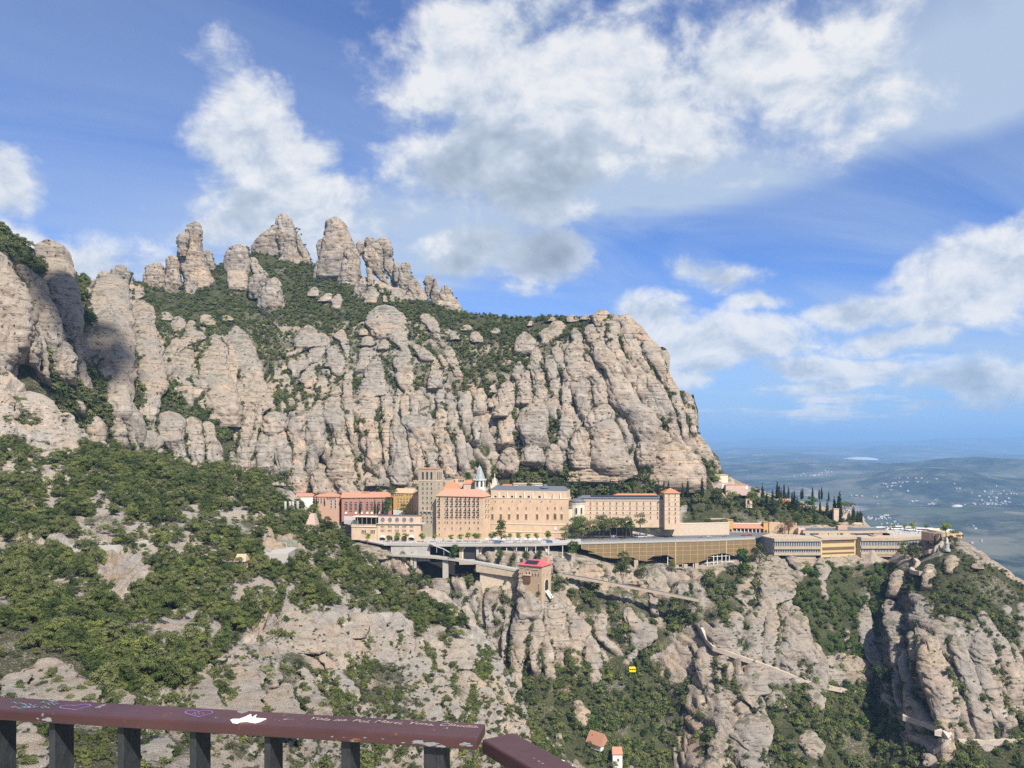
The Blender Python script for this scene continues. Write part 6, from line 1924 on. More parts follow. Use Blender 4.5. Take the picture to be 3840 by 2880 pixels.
# ------------------------------------------------------------------ road arcade and restaurant
b = Building('road_arcade', 'low arcade with tiled roof between two ochre pavilions by the road', 'arcade', C4(475), 686, C4(1045), 682, ZP)
a0, _ = b.front(C4(552), 1990); a1, _ = b.front(C4(972), 1990); LB = b.L
b.box('pavilion', 0, a0, 0, 6, 0, b.h(1951), 'yellow'); b.box('pavilion', a1, LB, 0, 6, 0, b.h(1957), 'yellow')
b.box('roof_slab', -.3, a0 + .3, -.3, 6.3, b.h(1951) + .01, b.h(1949.5), 'tile'); b.box('roof_slab', a1 - .3, LB + .3, -.3, 6.3, b.h(1957) + .01, b.h(1955.5), 'tile')
b.box('back_wall', a0, a1, 3.5, 4.0, 0, b.h(1968), 'pinkpanel')
mb = MB(); z1 = b.h(1967); z0 = b.h(1981); mb.hexa([(a0, -.6, z0), (a1, -.6, z0), (a1, 4.0, z1), (a0, 4.0, z1), (a0, -.6, z0 + .3), (a1, -.6, z0 + .3), (a1, 4.0, z1 + .3), (a0, 4.0, z1 + .3)]); b.part('roof', mb, 'tile')
b.box('ridge', a0, a1, 3.6, 4.6, z1 + .31, z1 + 1.2, 'band')
for x in (600, 655, 708, 760, 815, 868, 920):
    a, _ = b.front(C4(x), 1990); b.box('column', a - .3, a + .3, -.2, .4, 0, z0 - .02, 'white')
b.wins([C4(515)], [Y4(880)], 2.0, 2.6, 'arch', name='doorway'); b.wins([C4(1003)], [Y4(888)], 2.0, 2.2, 'arch', name='doorway')
b = Building('gate_wall', 'curved ochre wall with a wooden door right of the arcade', 'wall', C4(1050), 681, C4(1430), 674, ZP)
b.box('wall', 0, b.L, 0, 2, 0, b.h(1958), 'tan'); b.wins([C4(1212)], [Y4(878)], 3.2, 4.0, 'wood', name='door')

# restaurant: stacked parapets and ribbon windows on posts
def rest_poly(d=0.0):
    pts = [(2830, 672), (2904, 642), (3080, 642.5), (3214, 650), (3230, 646), (3368, 646), (3492, 662)]
    return [((sx - 1920) / F * (D + d), D + d) for sx, D in pts]


e = thing('restaurant', at(2904, 642, ZP - 26), 'long concrete cliff-top restaurant with ribbon windows and flat roof terrace', 'restaurant')
bz = e.location


def slab(name, pts, back, z0, z1, mat, inset=0.0):
    poly = [(x - bz.x, y - bz.y + inset) for x, y in pts] + [(pts[-1][0] - bz.x + 2, pts[-1][1] - bz.y + back), (pts[0][0] - bz.x, pts[0][1] - bz.y + back)]
    MB().prism(poly, z0, z1).build(name, M[mat], e)


P0 = rest_poly()
lv = lambda sy, D=642: (HY - sy) / F * D - bz.z
left, midp, right = P0[:3], P0[2:5], P0[4:]
slab('roof_terrace', P0, 30, 26 - 1.0, 26 - .3, 'pale_conc', 1.2)
for seg, nm in ((left, 'L'), (right, 'R')):
    slab('parapet', seg, 22, lv(2031), lv(2020), 'concrete')
    slab('window_band', seg, 22, lv(2050), lv(2031) - .02, 'glass_blue', 1.3)
    slab('parapet', seg, 22, lv(2060), lv(2050) - .02, 'concrete')
    slab('window_band', seg, 22, lv(2073), lv(2060) - .02, 'glass_blue', 1.5)
    slab('parapet', seg, 22, lv(2083), lv(2073) - .02, 'concrete', .2)
slab('parapet', right, 22, lv(2091), lv(2085) - .02, 'concrete', .4)
slab('floor_shade', right, 20, lv(2085), lv(2083) - .02, 'shade_fill', 2.0)  # dark slab painted as the shade in the gap between parapets
# mullions stand as separate windows' posts in front of the glass band
mull = MB().box(-.16, .16, -.1, .5, 0, 1).mesh('mullion', M['white'])
mull_d = MB().box(-.14, .14, -.1, .5, 0, 1).mesh('mullion', M['concrete'])
for A_, B_, n in ((P0[0], P0[1], 20), (P0[1], P0[2], 27), (P0[4], P0[5], 24), (P0[5], P0[6], 22)):
    A_, B_ = Vector(A_), Vector(B_)
    for zz0, zz1, inset in ((lv(2050), lv(2031), .9), (lv(2073), lv(2060), 1.1)):
        for k in range(n + 1):
            p = A_.lerp(B_, k / n); o = link('mullion', mull if A_.x != P0[0][0] and A_.x != P0[5][0] else mull_d, e, (p.x - bz.x, p.y - bz.y + inset, zz0)); o.scale.z = zz1 - zz0 - .03
# middle block, ochre concrete with lattice bands
slab('middle_block', midp, 16, lv(2092), lv(2027), 'conc_yellow', 1.0)
slab('middle_parapet', midp, 20, lv(2026.9), lv(2017), 'concrete')
for s0, s1 in ((2039, 2027.5), (2065, 2054), (2080.5, 2074)):
    A_, B_ = Vector(midp[0]), Vector(midp[1]); n = 30
    for k in range(n):
        p = A_.lerp(B_, .04 + .90 * k / n); q = A_.lerp(B_, .04 + .90 * (k + .72) / n)
        MB().box(0, (q - p).x, -.12, .05, 0, lv(s1) - lv(s0)).build('grille', M['wood'], e, (p.x - bz.x, p.y - bz.y + 1.0, lv(s0)))
# undercroft
slab('undercroft_wall', [P0[2], P0[3], P0[4], P0[5]], 6, -3.0, lv(2092) - .02, 'pinkpanel', 4.0)
slab('service_floor', [(lambda a, b_: ((a[0] * .55 + b_[0] * .45), a[1]))(P0[1], P0[2]), (P0[2][0] - 4, P0[2][1])], 12, lv(2098), lv(2085), 'concrete', 1.5)
for sx, D in ((2948, 645), (2974, 645), (3021, 645), (3052, 645), (3118, 646), (3152, 648), (3186, 649), (3236, 648), (3272, 648), (3307, 648), (3341, 648), (3366, 648)):
    p = at(sx, D, 0); MB().box(-.55, .55, -.5, .5, 0, lv(2085) + 6).build('post', M['pale_conc'], e, (p.x - bz.x, p.y - bz.y, -6))
# roof storey
U = [((sx - 1920) / F * D, D) for sx, D in ((3012, 664), (3226, 664), (3330, 668))]
slab('roof_storey', U, 16, 26.0, lv(2000, 664), 'glass_blue', .8); slab('roof_slab', U, 18, lv(2000, 664), lv(1991, 664), 'concrete'); slab('roof_cover', U, 17, lv(1991, 664) + .01, lv(1989, 664), 'slate', 1.0)
for sx, w in ((3020, 4), (3070, 9), (3105, 9), (3140, 5), (3150, 9), (3276, 14), (3310, 9)):
    p = at(sx, 663.5, 0); MB().box(0, w, 0, .5, 0, lv(2000, 664) - 26.02).build('wall_panel', M['concrete' if w != 14 else 'pinkpanel'], e, (p.x - bz.x, p.y - bz.y + .2, 26.0))
p = at(3143, 668, 0); MB().box(0, 8, 0, 5, 0, 3.4).build('roof_tank', M['salmon'], e, (p.x - bz.x, p.y - bz.y, lv(1989, 664)))
p = at(2994, 668, 0); MB().box(0, 6, 0, 5, 0, 5.5).build('lift_house', M['pinkwall'], e, (p.x - bz.x, p.y - bz.y, 26.0))
p = at(3240, 680, 0); MB().box(0, 13, 0, 6, 0, 3.6).build('stair_house', M['cream'], e, (p.x - bz.x, p.y - bz.y, 26.0))

# ------------------------------------------------------------------ car park faced with brown mesh panels
def cp(sx):      # distance of the facade at a photo column
    return float(np.interp(sx, [2180, 2650, 2832], [615.4, 633.6, 646.4]))


e = thing('car_park', at(2180, cp(2180), ZP - 24), 'car park faced with a grid of brown mesh panels below the road', 'car park')
bz = e.location
bot = [(2180, 2056), (2223, 2070), (2246, 2088), (2310, 2096), (2359, 2084), (2386, 2099), (2422, 2107), (2449, 2086), (2508, 2084), (2530, 2119), (2563, 2116), (2600, 2108), (2624, 2113), (2676, 2078), (2736, 2076), (2759, 2089), (2832, 2095)]
bx = [p[0] for p in bot]; by = [p[1] for p in bot]
cols_ = np.arange(2180, 2833, 27.2)
for i in range(len(cols_) - 1):
    s0, s1 = cols_[i] + .5, cols_[i + 1] - .5
    for j in range(7):
        za, zb2 = ZP - 1.5 - j * 3.45, ZP - 1.5 - (j + 1) * 3.45 + .12
        def lo(sx): return (HY - np.interp(sx, bx, by)) / F * cp(sx)
        l0, l1 = lo(s0), lo(s1)
        if za - max(l0, l1) < .4 and za - min(l0, l1) < .8: break
        p0, p1 = at(s0, cp(s0), 0), at(s1, cp(s1), 0)
        c0, c1 = max(zb2, min(l0, za - .05)), max(zb2, min(l1, za - .05))
        vs = [(p0.x, p0.y, c0), (p1.x, p1.y, c1), (p1.x, p1.y + .12, c1), (p0.x, p0.y + .12, c0), (p0.x, p0.y, za), (p1.x, p1.y, za), (p1.x, p1.y + .12, za), (p0.x, p0.y + .12, za)]
        MB().hexa([tuple(Vector(v) - bz) for v in vs]).build('panel', M['panel'], e)
for i, sx in enumerate(cols_):
    p = at(sx, cp(sx), 0); zl = (HY - np.interp(sx, bx, by)) / F * cp(sx)
    wide = i % 7 == 6
    MB().box(-.12 - .2 * wide, .12 + .2 * wide, -.18, .05, zl - bz.z, 24 - 1.5).build('rail_post', M['conc_yellow'], e, (p.x - bz.x, p.y - bz.y, 0))
for j in range(1, 4):
    mb = MB(); zz = 24 - 1.5 - j * 3.45
    for s0, s1 in zip(cols_[:-1], cols_[1:]):
        zl = (HY - max(np.interp(s0, bx, by), np.interp(s1, bx, by))) / F * cp(s0) - bz.z
        if zz < zl + .5: continue
        p0, p1 = at(s0, cp(s0), 0) - bz, at(s1, cp(s1), 0) - bz
        mb.hexa([(p0.x, p0.y - .14, zz - .02), (p1.x, p1.y - .14, zz - .02), (p1.x, p1.y + .05, zz - .02), (p0.x, p0.y + .05, zz - .02), (p0.x, p0.y - .14, zz + .16), (p1.x, p1.y - .14, zz + .16), (p1.x, p1.y + .05, zz + .16), (p0.x, p0.y + .05, zz + .16)])
    mb.build('cross_rail', M['conc_yellow'], e)
p0, p1 = at(2186, cp(2186) + 1, 0), at(2828, cp(2828) + 1, 0)
MB().hexa([tuple(Vector((x, y, z)) - bz) for x, y, z in [(p0.x, p0.y + 9, ZP - 20), (p1.x, p1.y + 9, ZP - 24), (p1.x, p1.y + 20, ZP - 24), (p0.x, p0.y + 20, ZP - 20), (p0.x, p0.y + 9, ZP - 1), (p1.x, p1.y + 9, ZP - 1), (p1.x, p1.y + 20, ZP - 1), (p0.x, p0.y + 20, ZP - 1)]]).build('inner_wall', M['shade_fill'], e)  # near-black block standing for the shaded interior
for sx in (2504, 2568, 2600, 2652, 2676, 2690, 2707, 2722, 2735, 2560, 2530):
    p = at(sx, cp(sx) + 1.2, 0) - bz; MB().box(p.x - .28, p.x + .28, p.y - .28, p.y + .28, 24 - 32, 24 - 10).build('column', M['white'], e)
for zz in (9.8, 5.0, 1.5):
    p0, p1 = at(2645, cp(2645) + 1.2, 0) - bz, at(2757, cp(2757) + 1.2, 0) - bz
    MB().tube([(p0.x, p0.y, zz), (p1.x, p1.y, zz)], .22, 4).build('beam', M['white'], e)
for sx in (2537, 2570, 2612, 2385, 2335):
    p = at(sx, cp(sx) + .6, 0) - bz; MB().box(p.x - 1.6, p.x + 1.6, p.y - 1.2, p.y + 1.2, -14, (HY - np.interp(sx, bx, by)) / F * cp(sx) - bz.z - .3).build('footing', M['concrete'], e)

# ------------------------------------------------------------------ lower viaduct
vp = [W(1440, 2077, 606), W(1473, 2079, 603), W(1554.6, 2083, 600), W(1630, 2088, 597), W(1698, 2096, 595), W(1780, 2108, 592), W(1861, 2122, 589), W(1945, 2138, 586)]
v = ribbon('viaduct', vp, 7.5, 0.0, 1.5, ['pale_conc'], 'pale curved road viaduct on slim piers above the ravine', 'viaduct', (1.2, 3.5, 'steel'))
base = vp[0]
for sx, D, sy0, sy1, w in ((1546, 603.5, 2090, 2130, 1.3), (1556, 603.5, 2090, 2130, 1.3), (1671, 599, 2099, 2172, 2.2)):
    p = W(sx, sy0, D) - base; h = (sy1 - sy0) / F * D
    MB().box(p.x - w, p.x + w, p.y - 1.2, p.y + 1.2, p.z - h, p.z + .2).build('pier', M['pale_conc'], v)
p = W(1785, 2110, 592) - base; q = W(1945, 2142, 586.5) - base
MB().hexa([(p.x, p.y, p.z - 7), (q.x, q.y, q.z - 5), (q.x, q.y + 6, q.z - 5), (p.x, p.y + 6, p.z - 7), (p.x, p.y, p.z - .8), (q.x, q.y, q.z - .8), (q.x, q.y + 6, q.z - .8), (p.x, p.y + 6, p.z - .8)]).build('abutment', M['concrete'], v)
# hollow below it: its shade put in as a near-black wall
b = Building('hollow_shade_wall', 'near-black wall standing for the shade in the hollow under the viaduct', 'wall', 1500, 614, 1800, 613, ZP - 28)
b.box('wall', 0, b.L, 0, 3, 0, 26, 'shade_fill')
b = Building('dry_stone_wall', 'rough dry-stone wall below the viaduct left of the cable car station', 'wall', 1800, 593, 1945, 590, -118)
b.box('wall', 0, b.L, 0, 3, 0, b.h(2140), 'rubble')
# covered stairs from the plaza down to the viaduct
e = thing('covered_stairs', W(1612, 2040, 600), 'covered outdoor stairs with sloping grey roof down to the viaduct', 'stairs')
pts = [(1612, 2036), (1638, 2050), (1665, 2060), (1690, 2075), (1705, 2084)]
for (xa, ya), (xb, yb) in zip(pts[:-1], pts[1:]):
    p, q = W(xa, ya, 600) - e.location, W(xb, yb, 600) - e.location
    MB().hexa([(p.x, -1.2, p.z), (q.x, -1.2, q.z), (q.x, 1.8, q.z), (p.x, 1.8, p.z), (p.x, -1.2, p.z + .3), (q.x, -1.2, q.z + .3), (q.x, 1.8, q.z + .3), (p.x, 1.8, p.z + .3)]).build('roof', M['steel'], e)
    MB().box(q.x - .15, q.x + .15, -1.0, -.7, q.z - 4.5, q.z).build('post', M['steel'], e)

# ------------------------------------------------------------------ cable car station
b = Building('cable_car_station', 'tan cable car station with red hipped roof on a rock', 'station', 1944, 580.5, 2031, 571, -122)
b.A = at(2031, 571, 0).xy - Vector((math.cos(R(-29)), math.sin(R(-29)))) * 19.0
b.u = Vector((math.cos(R(-29)), math.sin(R(-29)))); b.L = 19.0
b.e.location = (b.A.x, b.A.y, -122); b.e.rotation_euler.z = R(-29)
HS = (HY - 2124) / F * 571 + 122; LB = 19.0; DS = 16.0
b.box('wall', 0, LB, 0, DS, 0, HS, 'ochre2')
mb = MB()
z0, z1 = HS + .01, HS + 3.4
mb.add([(-.8, -.8, z0), (LB + .8, -.8, z0), (LB + .8, DS + .8, z0), (-.8, DS + .8, z0), (5, 6.5, z1), (LB - 5, 6.5, z1), (LB - 5, DS - 6.5, z1), (5, DS - 6.5, z1), (-.8, -.8, z0 - .4), (LB + .8, -.8, z0 - .4), (LB + .8, DS + .8, z0 - .4), (-.8, DS + .8, z0 - .4)],
       [(0, 1, 5, 4), (1, 2, 6, 5), (2, 3, 7, 6), (3, 0, 4, 7), (4, 5, 6, 7), (8, 9, 1, 0), (9, 10, 2, 1), (10, 11, 3, 2), (11, 8, 0, 3), (11, 10, 9, 8)])
b.part('roof', mb, 'redroof')
nrm = Vector((0, -3.4, 7.3)).normalized()
for i in range(6):
    for j in range(2):
        x0, x1 = 4.3 + i * 1.75, 4.3 + i * 1.75 + 1.62
        ya, yb = .6 + j * 2.4, .6 + j * 2.4 + 2.2
        zf = lambda y: z0 + (y + .8) / 7.3 * 3.4
        MB().hexa([(x0, ya, zf(ya) + .08), (x1, ya, zf(ya) + .08), (x1, yb, zf(yb) + .08), (x0, yb, zf(yb) + .08), (x0, ya, zf(ya) + .22), (x1, ya, zf(ya) + .22), (x1, yb, zf(yb) + .22), (x0, yb, zf(yb) + .22)]).build('solar_panel', M['solar'], b.e)
b.box('chimney', LB - 4.2, LB - .6, DS - 5, DS - 1.5, z0 + .5, z0 + 5.6, 'salmon')
fx = [255, 268, 281, 294, 307, 340, 352, 364, 376, 410, 423, 436, 449, 462]
b.wins([C7(x) for x in fx[:5]], [Y7(398)], .45, 1.3); b.wins([C7(x) for x in fx[5:9]], [Y7(408)], .45, 1.3); b.wins([C7(x) for x in fx[9:]], [Y7(424)], .45, 1.3)
b.wins([C7(x) for x in (347, 376)], [Y7(467)], 1.2, 1.8, 'arch'); b.wins([C7(x) for x in (410, 441, 472)], [Y7(482)], 1.2, 1.8, 'arch')
b.wins([C7(x) for x in (267, 286, 305)], [Y7(457), Y7(499), Y7(543)], .4, .5); b.wins([C7(474)], [Y7(612)], .8, 5.0, 'arch')
a, z = b.front(C7(355), Y7(520)); b.box('balcony', a - 3.2, a + 3.2, -1.4, -.02, z + 2.0, z + 2.9, 'pinkwall'); b.box('bay', a - 2.6, a + 2.6, -1.0, -.02, z - 3, z + 1.98, 'wood')
b.side_wins([C7(x) for x in (519, 540, 561, 589)], [Y7(420)], .5, 1.3); b.side_wins([C7(x) for x in (520, 555, 592)], [Y7(478)], 1.3, 1.9, 'arch')
a, z = b.side(C7(556), Y7(592)); o = link('cable_arch', window_mesh(6.2, 9.0, 'arch'), b.e, (LB, 8.0, z)); o.rotation_euler.z = R(90)
for k in (5.9, 9.0):
    MB().hexa([(LB + .02, k, z - 4.5), (LB + 4.5, k - .3, z - 9.5), (LB + 4.5, k + 1.4, z - 9.5), (LB + .02, k + 1.7, z - 4.5), (LB + .02, k, z - 3.6), (LB + 4.5, k - .3, z - 8.6), (LB + 4.5, k + 1.4, z - 8.6), (LB + .02, k + 1.7, z - 3.6)]).build('ramp', M['white'], b.e)

# railway ledge running down to the right
rp = [W(2095, 2150, 594), W(2121, 2157, 592), W(2230, 2176, 588), W(2350, 2198, 584), W(2480, 2222, 579), W(2620, 2250, 573)]
rw = ribbon('rack_railway', rp, 4.5, 0.0, 1.5, ['concrete'], 'straight rack railway ledge descending to the right of the station', 'railway')
for off in (.6, 1.6, 3.0):
    MB().tube([tuple(p - rp[0] + Vector((0, off, .35 + .1 * off))) for p in rp], .12, 5).build('rail', M['dark_steel'], rw)

# ------------------------------------------------------------------ smaller buildings
def niche(b, sx, sy, w, h): b.wins([sx], [sy], w, h, 'arch')


simple_house('cubic_villa', 'grey flat-roofed villa at the foot of the cliff\'s right end', 2677, 2730, 735, 1779, 1781, 1812, 9, 'cream', 'concrete', 2, over=.3, cat='villa')
simple_house('white_villa', 'white flat-roofed villa with two dark windows below the grey villa', 2692, 2756, 730, 1810, 1811.5, 1832, 8, 'white', 'concrete', 2, ([2733, 2740], [1818], .9, 1.8, 'plain'), over=.2, cat='villa')
simple_house('pink_terrace_house', 'pink terraced house with white corner among trees below the villas', 2722, 2806, 726, 1816, 1818, 1858, 8, 'pinkwall', 'tile', 2, ([2800], [1829], 2.2, 3.0, 'whitefill'), over=.2)
simple_house('garden_chapel', 'stone garden shrine with arched niche on the slope', 2797, 2821, 712, 1870, 1873, 1905, 4, 'tan2', 'tile', None, ([2806], [1882], 2.0, 3.4, 'archdark'), over=.2, cat='shrine')
simple_house('garden_house', 'little orange-roofed house among the cypresses', 2927, 2965, 724, 1873, 1882, 1905, 9, 'salmon', 'tile_bright', 1, over=.5)
b = Building('stone_pylon', 'square pale stone pylon at the end of the cypress garden', 'pylon', 3127, 700, 3146, 700, -77)
b.box('shaft', 0, b.L, 0, 3, 0, b.h(1911), 'tan2'); b.box('cap', -.2, b.L + .2, -.2, 3.2, b.h(1911) + .01, b.h(1907), 'concrete')
b = Building('ruined_wall', 'rough square stone bastion right of the pylon', 'bastion', 3156, 704, 3194, 704, -78)
b.box('wall', 0, b.L, 0, 8, 0, b.h(1916), 'rubble'); b.box('wall_top', .8, b.L - 1.0, .5, 7, b.h(1916) - .02, b.h(1913), 'rubble')
b = Building('terrace_bank', 'pale stone terrace wall below the cypress garden', 'wall', 3090, 698, 3232, 696, -84)
b.box('wall', 0, b.L, 0, 5, 0, b.h(1960), 'tan2')
b = Building('garden_terrace', 'stone garden terrace wall above the road arcade', 'wall', 2650, 700, 2870, 704, -78)
b.box('wall', 0, b.L, 0, 3, 0, b.h(1944), 'rubble')
b = Building('upper_terrace', 'upper stone terrace wall of the garden', 'wall', 2560, 716, 2690, 716, -74)
b.box('wall', 0, b.L, 0, 3, 0, b.h(1886), 'rubble')

# rotunda viewpoint with arches
e = thing('rotunda', at(3531, 632, -84.5), 'round arcaded viewpoint gallery at the cliff edge', 'rotunda')
mb = MB(); mb.lathe([(9.0, 0), (9.0, 3.0)], 0, 0, 28); mb.build('base', M['tan2'], e)
mb = MB(); mb.lathe([(9.0, 9.6), (9.6, 9.8), (9.6, 11.2), (9.0, 11.2)], 0, 0, 28); mb.build('entablature', M['cream'], e)
mb = MB(); mb.lathe([(6.0, 3.0), (6.0, 9.6)], 0, 0, 20); mb.build('inner_wall', M['tan'], e)
for k in range(28):
    th = 2 * math.pi * k / 28
    link('column', MB().box(-.35, .35, -.35, .35, 3.0, 9.6).mesh('column', M['cream']) if k == 0 else _colm, e, (8.7 * math.cos(th), 8.7 * math.sin(th), 0)).rotation_euler.z = th
    if k == 0: _colm = e.children[-1].data
# statue on a plinth
e = thing('monument', W(3551, 2062, 590), 'stone saint statue on a round plinth beside the zigzag path', 'statue')
mb = MB(); mb.lathe([(2.4, -1), (2.4, .6), (1.7, .8), (1.6, 4.6), (1.9, 4.8), (1.9, 5.2)], 0, 0, 14); mb.build('plinth', M['concrete2'], e)
mb = MB(); mb.lathe([(.9, 5.2), (1.0, 6.0), (.75, 7.2), (.85, 7.9), (.7, 8.5), (.35, 8.8), (.42, 9.2), (.38, 9.6), (.1, 9.85)], 0, 0, 12); mb.box(.5, 1.3, -.3, .2, 7.4, 7.8); mb.build('figure', M['cream'], e)

# hut, sports court, columns and stairs on the left shoulder
Dh = seen_depth(898, 2125) - 2
b = simple_house('tool_hut', 'small hut with tan tiled roof on the wooded slope', 882, 917, Dh - 2, 2080, 2104, 2135, 5.0, 'pinkwall', 'tile_tan', .5, over=.5, cat='hut')
b.wins([913], [2112], .8, 1.6, 'wood', name='door')
Dc = seen_depth(1000, 2078) + 6
e = thing('sports_court', W(970, 2075, Dc - 10), 'pale concrete sports court with green fence on the left shoulder', 'court')
bz = e.location
p = [W(966, 2078, Dc - 10), W(1080, 2070, Dc - 8), W(1116, 2040, Dc + 12), W(1000, 2036, Dc + 14)]
zc = p[0].z
MB().prism([(v.x - bz.x, v.y - bz.y) for v in p], zc - bz.z - 5, zc - bz.z).build('slab', M['pale_conc'], e)
fl = MB()
a, c = p[3], p[2]
for k in range(13):
    q = a.lerp(c, k / 12); fl.tube([(q.x - bz.x, q.y - bz.y, zc - bz.z), (q.x - bz.x, q.y - bz.y, zc - bz.z + 3.6)], .07, 4)
fl.build('fence_posts', plain('green_fence', (.06, .20, .16), .6), e)
fm = MB()
for k in range(9):
    zz = .3 + k * .4; fm.tube([(a.x - bz.x, a.y - bz.y, zc - bz.z + zz), (c.x - bz.x, c.y - bz.y, zc - bz.z + zz)], .035, 4)
fm.build('fence_mesh', bpy.data.materials['green_fence'], e)
g = a.lerp(c, .55); gl = MB(); gl.tube([(g.x - bz.x - 1.6, g.y - bz.y - 1, zc - bz.z), (g.x - bz.x - 1.6, g.y - bz.y - 1, zc - bz.z + 2.1), (g.x - bz.x + 1.6, g.y - bz.y - 1, zc - bz.z + 2.1), (g.x - bz.x + 1.6, g.y - bz.y - 1, zc - bz.z)], .08, 5); gl.build('goal', M['white'], e)
for i, (sx, t0, t1) in enumerate(((1070, 1880, 1925), (1087, 1880, 1915), (1098, 1880, 1930), (1116, 1879, 1930))):
    D = seen_depth(sx, t1) - 2; e = thing('stone_column', W(sx, t1, D), ('leftmost', 'second from left', 'third from left', 'rightmost')[i] + ' of four pale stone columns on the shoulder', 'column', 'pale stone columns above the wood')
    h = (t1 - t0) / F * D; mb = MB(); mb.lathe([(.75, -2), (.72, h - .5), (.55, h - .1), (.1, h)], 0, 0, 10); mb.build('shaft', M['concrete2'], e, smooth=True)
e = thing('stepped_monument', W(1164, 1985, seen_depth(1164, 1985) - 3), 'stepped reddish stone stairway among trees', 'stairs')
for k in range(7):
    w = 3.4 - k * .35; MB().box(-w, w, k * .9 - 2, 8, k * 1.25 - 1, (k + 1) * 1.25 - 1.05).build('step', M['pinkwall'], e)

# houses in the ravine
D1 = seen_depth(2225, 2800) - 3
b = simple_house('ravine_house', 'house with red tiled roof half hidden by trees in the ravine', 2200, 2252, D1, 2750, 2790, 2810, 8, 'white', 'tile', .4, over=.6, rot=4)
D2 = seen_depth(2315, 2860) - 3
b = simple_house('ravine_cottage', 'white cottage with red roof at the bottom edge of the view', 2298, 2334, D2, 2808, 2828, 2895, 7, 'white', 'tile', .4, ([2318], [2850], 1.0, 1.6, 'plain'), over=.4)
Dh = 945
simple_house('hermitage', 'tiny hermitage at the foot of the rounded rocks on the ridge', 578, 610, Dh, 1092, 1099, 1114, 8, 'salmon', 'tile', 1, ([592, 600], [1105], 1.2, 1.6, 'plain'), cat='hermitage')

# ------------------------------------------------------------------ paths on the slopes
def ground_path(name, pts, w, S, label, cat, mat='path', up=.35, n=8):
    px = []
    for (xa, ya), (xb, yb) in zip(pts[:-1], pts[1:]):
        px += [(xa + (xb - xa) * k / n, ya + (yb - ya) * k / n) for k in range(n)]
    px.append(pts[-1])
    d = np.array([seen_depth(a, b_, 8) for a, b_ in px])
    for _ in range(6):
        q = np.pad(d, 3, mode='edge'); d = np.minimum(d, np.median(np.stack([q[i:i + len(d)] for i in range(7)]), 0)); q = np.pad(d, 1, mode='edge'); d = (q[:-2] + q[1:-1] + q[2:]) / 3
    P = [W(a, b_, D - 2.6) for (a, b_), D in zip(px, d)]
    return ribbon(name, P, w, up, 3.2, [mat], label, cat)


M['path'] = plain('sandy_path', (.46, .38, .30), .95, .16, .5)
ground_path('cliff_path', [(2628, 2355), (2648, 2400), (2672, 2425), (2791, 2467), (2903, 2506), (3026, 2556), (3228, 2596)], 2.2, SM, 'narrow sandy path cut into the cliff, slanting down to the right', 'path')
ground_path('lower_path', [(3385, 2685), (3470, 2712), (3530, 2735), (3560, 2775), (3500, 2815)], 4.5, SM, 'wide sandy path curving at the foot of the great pillar', 'path')
ground_path('valley_path', [(3598, 2778), (3700, 2780), (3900, 2772)], 2.5, SM, 'thin pale path leaving the view at the right edge', 'path')
ground_path('zigzag_path', [(3466, 2075), (3442, 2080), (3436, 2092), (3452, 2108), (3430, 2122), (3405, 2130), (3382, 2130)], 2.5, SM, 'zigzag walled path below the rotunda', 'path')
ground_path('zigzag_stairs', [(3412, 2129), (3440, 2142), (3480, 2146), (3500, 2138)], 2.5, SM, 'lower bend of the walled path on the rock', 'path')
ground_path('statue_path', [(3466, 2075), (3500, 2060), (3530, 2040), (3545, 2030)], 2.5, SM, 'pale stepped path climbing to the statue', 'path')
ground_path('mountain_road', [(60, 2050), (150, 2050), (300, 2052), (396, 2052), (480, 2044), (575, 2032)], 5.0, SN, 'narrow pale road crossing the wooded left slope', 'road', 'pale_conc', .5)
Ds = seen_depth(300, 2048) - 3
b = Building('road_sign', 'white upright information board beside the slope road', 'sign board', 293, Ds, 312, Ds, (HY - 2049) / F * Ds)
b.box('board', 0, b.L, 0, .35, .3, b.h(2021, Ds), 'white'); b.box('foot', b.L * .2, b.L * .8, .05, .3, -.6, .29, 'steel')
# paved terrace in front of the dry boulder field
# ------------------------------------------------------------------ cable car
M['carpaint'] = plain('yellow_car_paint', (.80, .62, .02), .35, .03, spec=.5)
st = W(2050, 2205, 578); ca = W(2373, 2466, 420); far = ca + (ca - st) * 1.9 + Vector((0, 0, -16))
e = thing('cable_car', W(2371, 2519, 420), 'small bright yellow cable car cabin hanging over the ravine', 'cable car')
bz = e.location
mb = MB()
for z0, z1, w0, w1, mi in ((0, .25, 1.35, 1.72, 0), (.25, 1.25, 1.72, 1.75, 0), (1.25, 2.0, 1.72, 1.72, 1), (2.0, 2.35, 1.75, 1.68, 0), (2.35, 2.6, 1.68, 1.2, 0)):
    mb.hexa([(-w0, -w0 * .68, z0), (w0, -w0 * .68, z0), (w0, w0 * .68, z0), (-w0, w0 * .68, z0), (-w1, -w1 * .68, z1), (w1, -w1 * .68, z1), (w1, w1 * .68, z1), (-w1, w1 * .68, z1)], mi)
mb.build('cabin', [M['carpaint'], M['glass']], e)
for x in (-1.74, -.62, .5, 1.6):
    MB().box(x, x + .16, -1.22, 1.22, 1.2, 2.05).build('window_post', M['carpaint'], e)
MB().tube([(0, 0, 2.6), (-.1, 0, 4.5), (.15, 0, 6.4), tuple(ca - bz)], .12, 6).build('hanger', M['dark_steel'], e)
MB().box(-1.6, 1.6, -.3, .3, (ca - bz).z - .2, (ca - bz).z + .25).build('carriage', M['steel'], e)
for k, dx in enumerate((0.0, 1.2)):
    o = MB().tube([(0, 0, 0), tuple(ca - st + Vector((dx, 0, .3))), tuple(far - st + Vector((dx, 0, 0)))], .045, 5).build('cable', M['dark_steel'], None, st)
    tag(o, ('steel track cable carrying the yellow cable car', 'second thin steel cable beside the track cable')[k], 'cable')

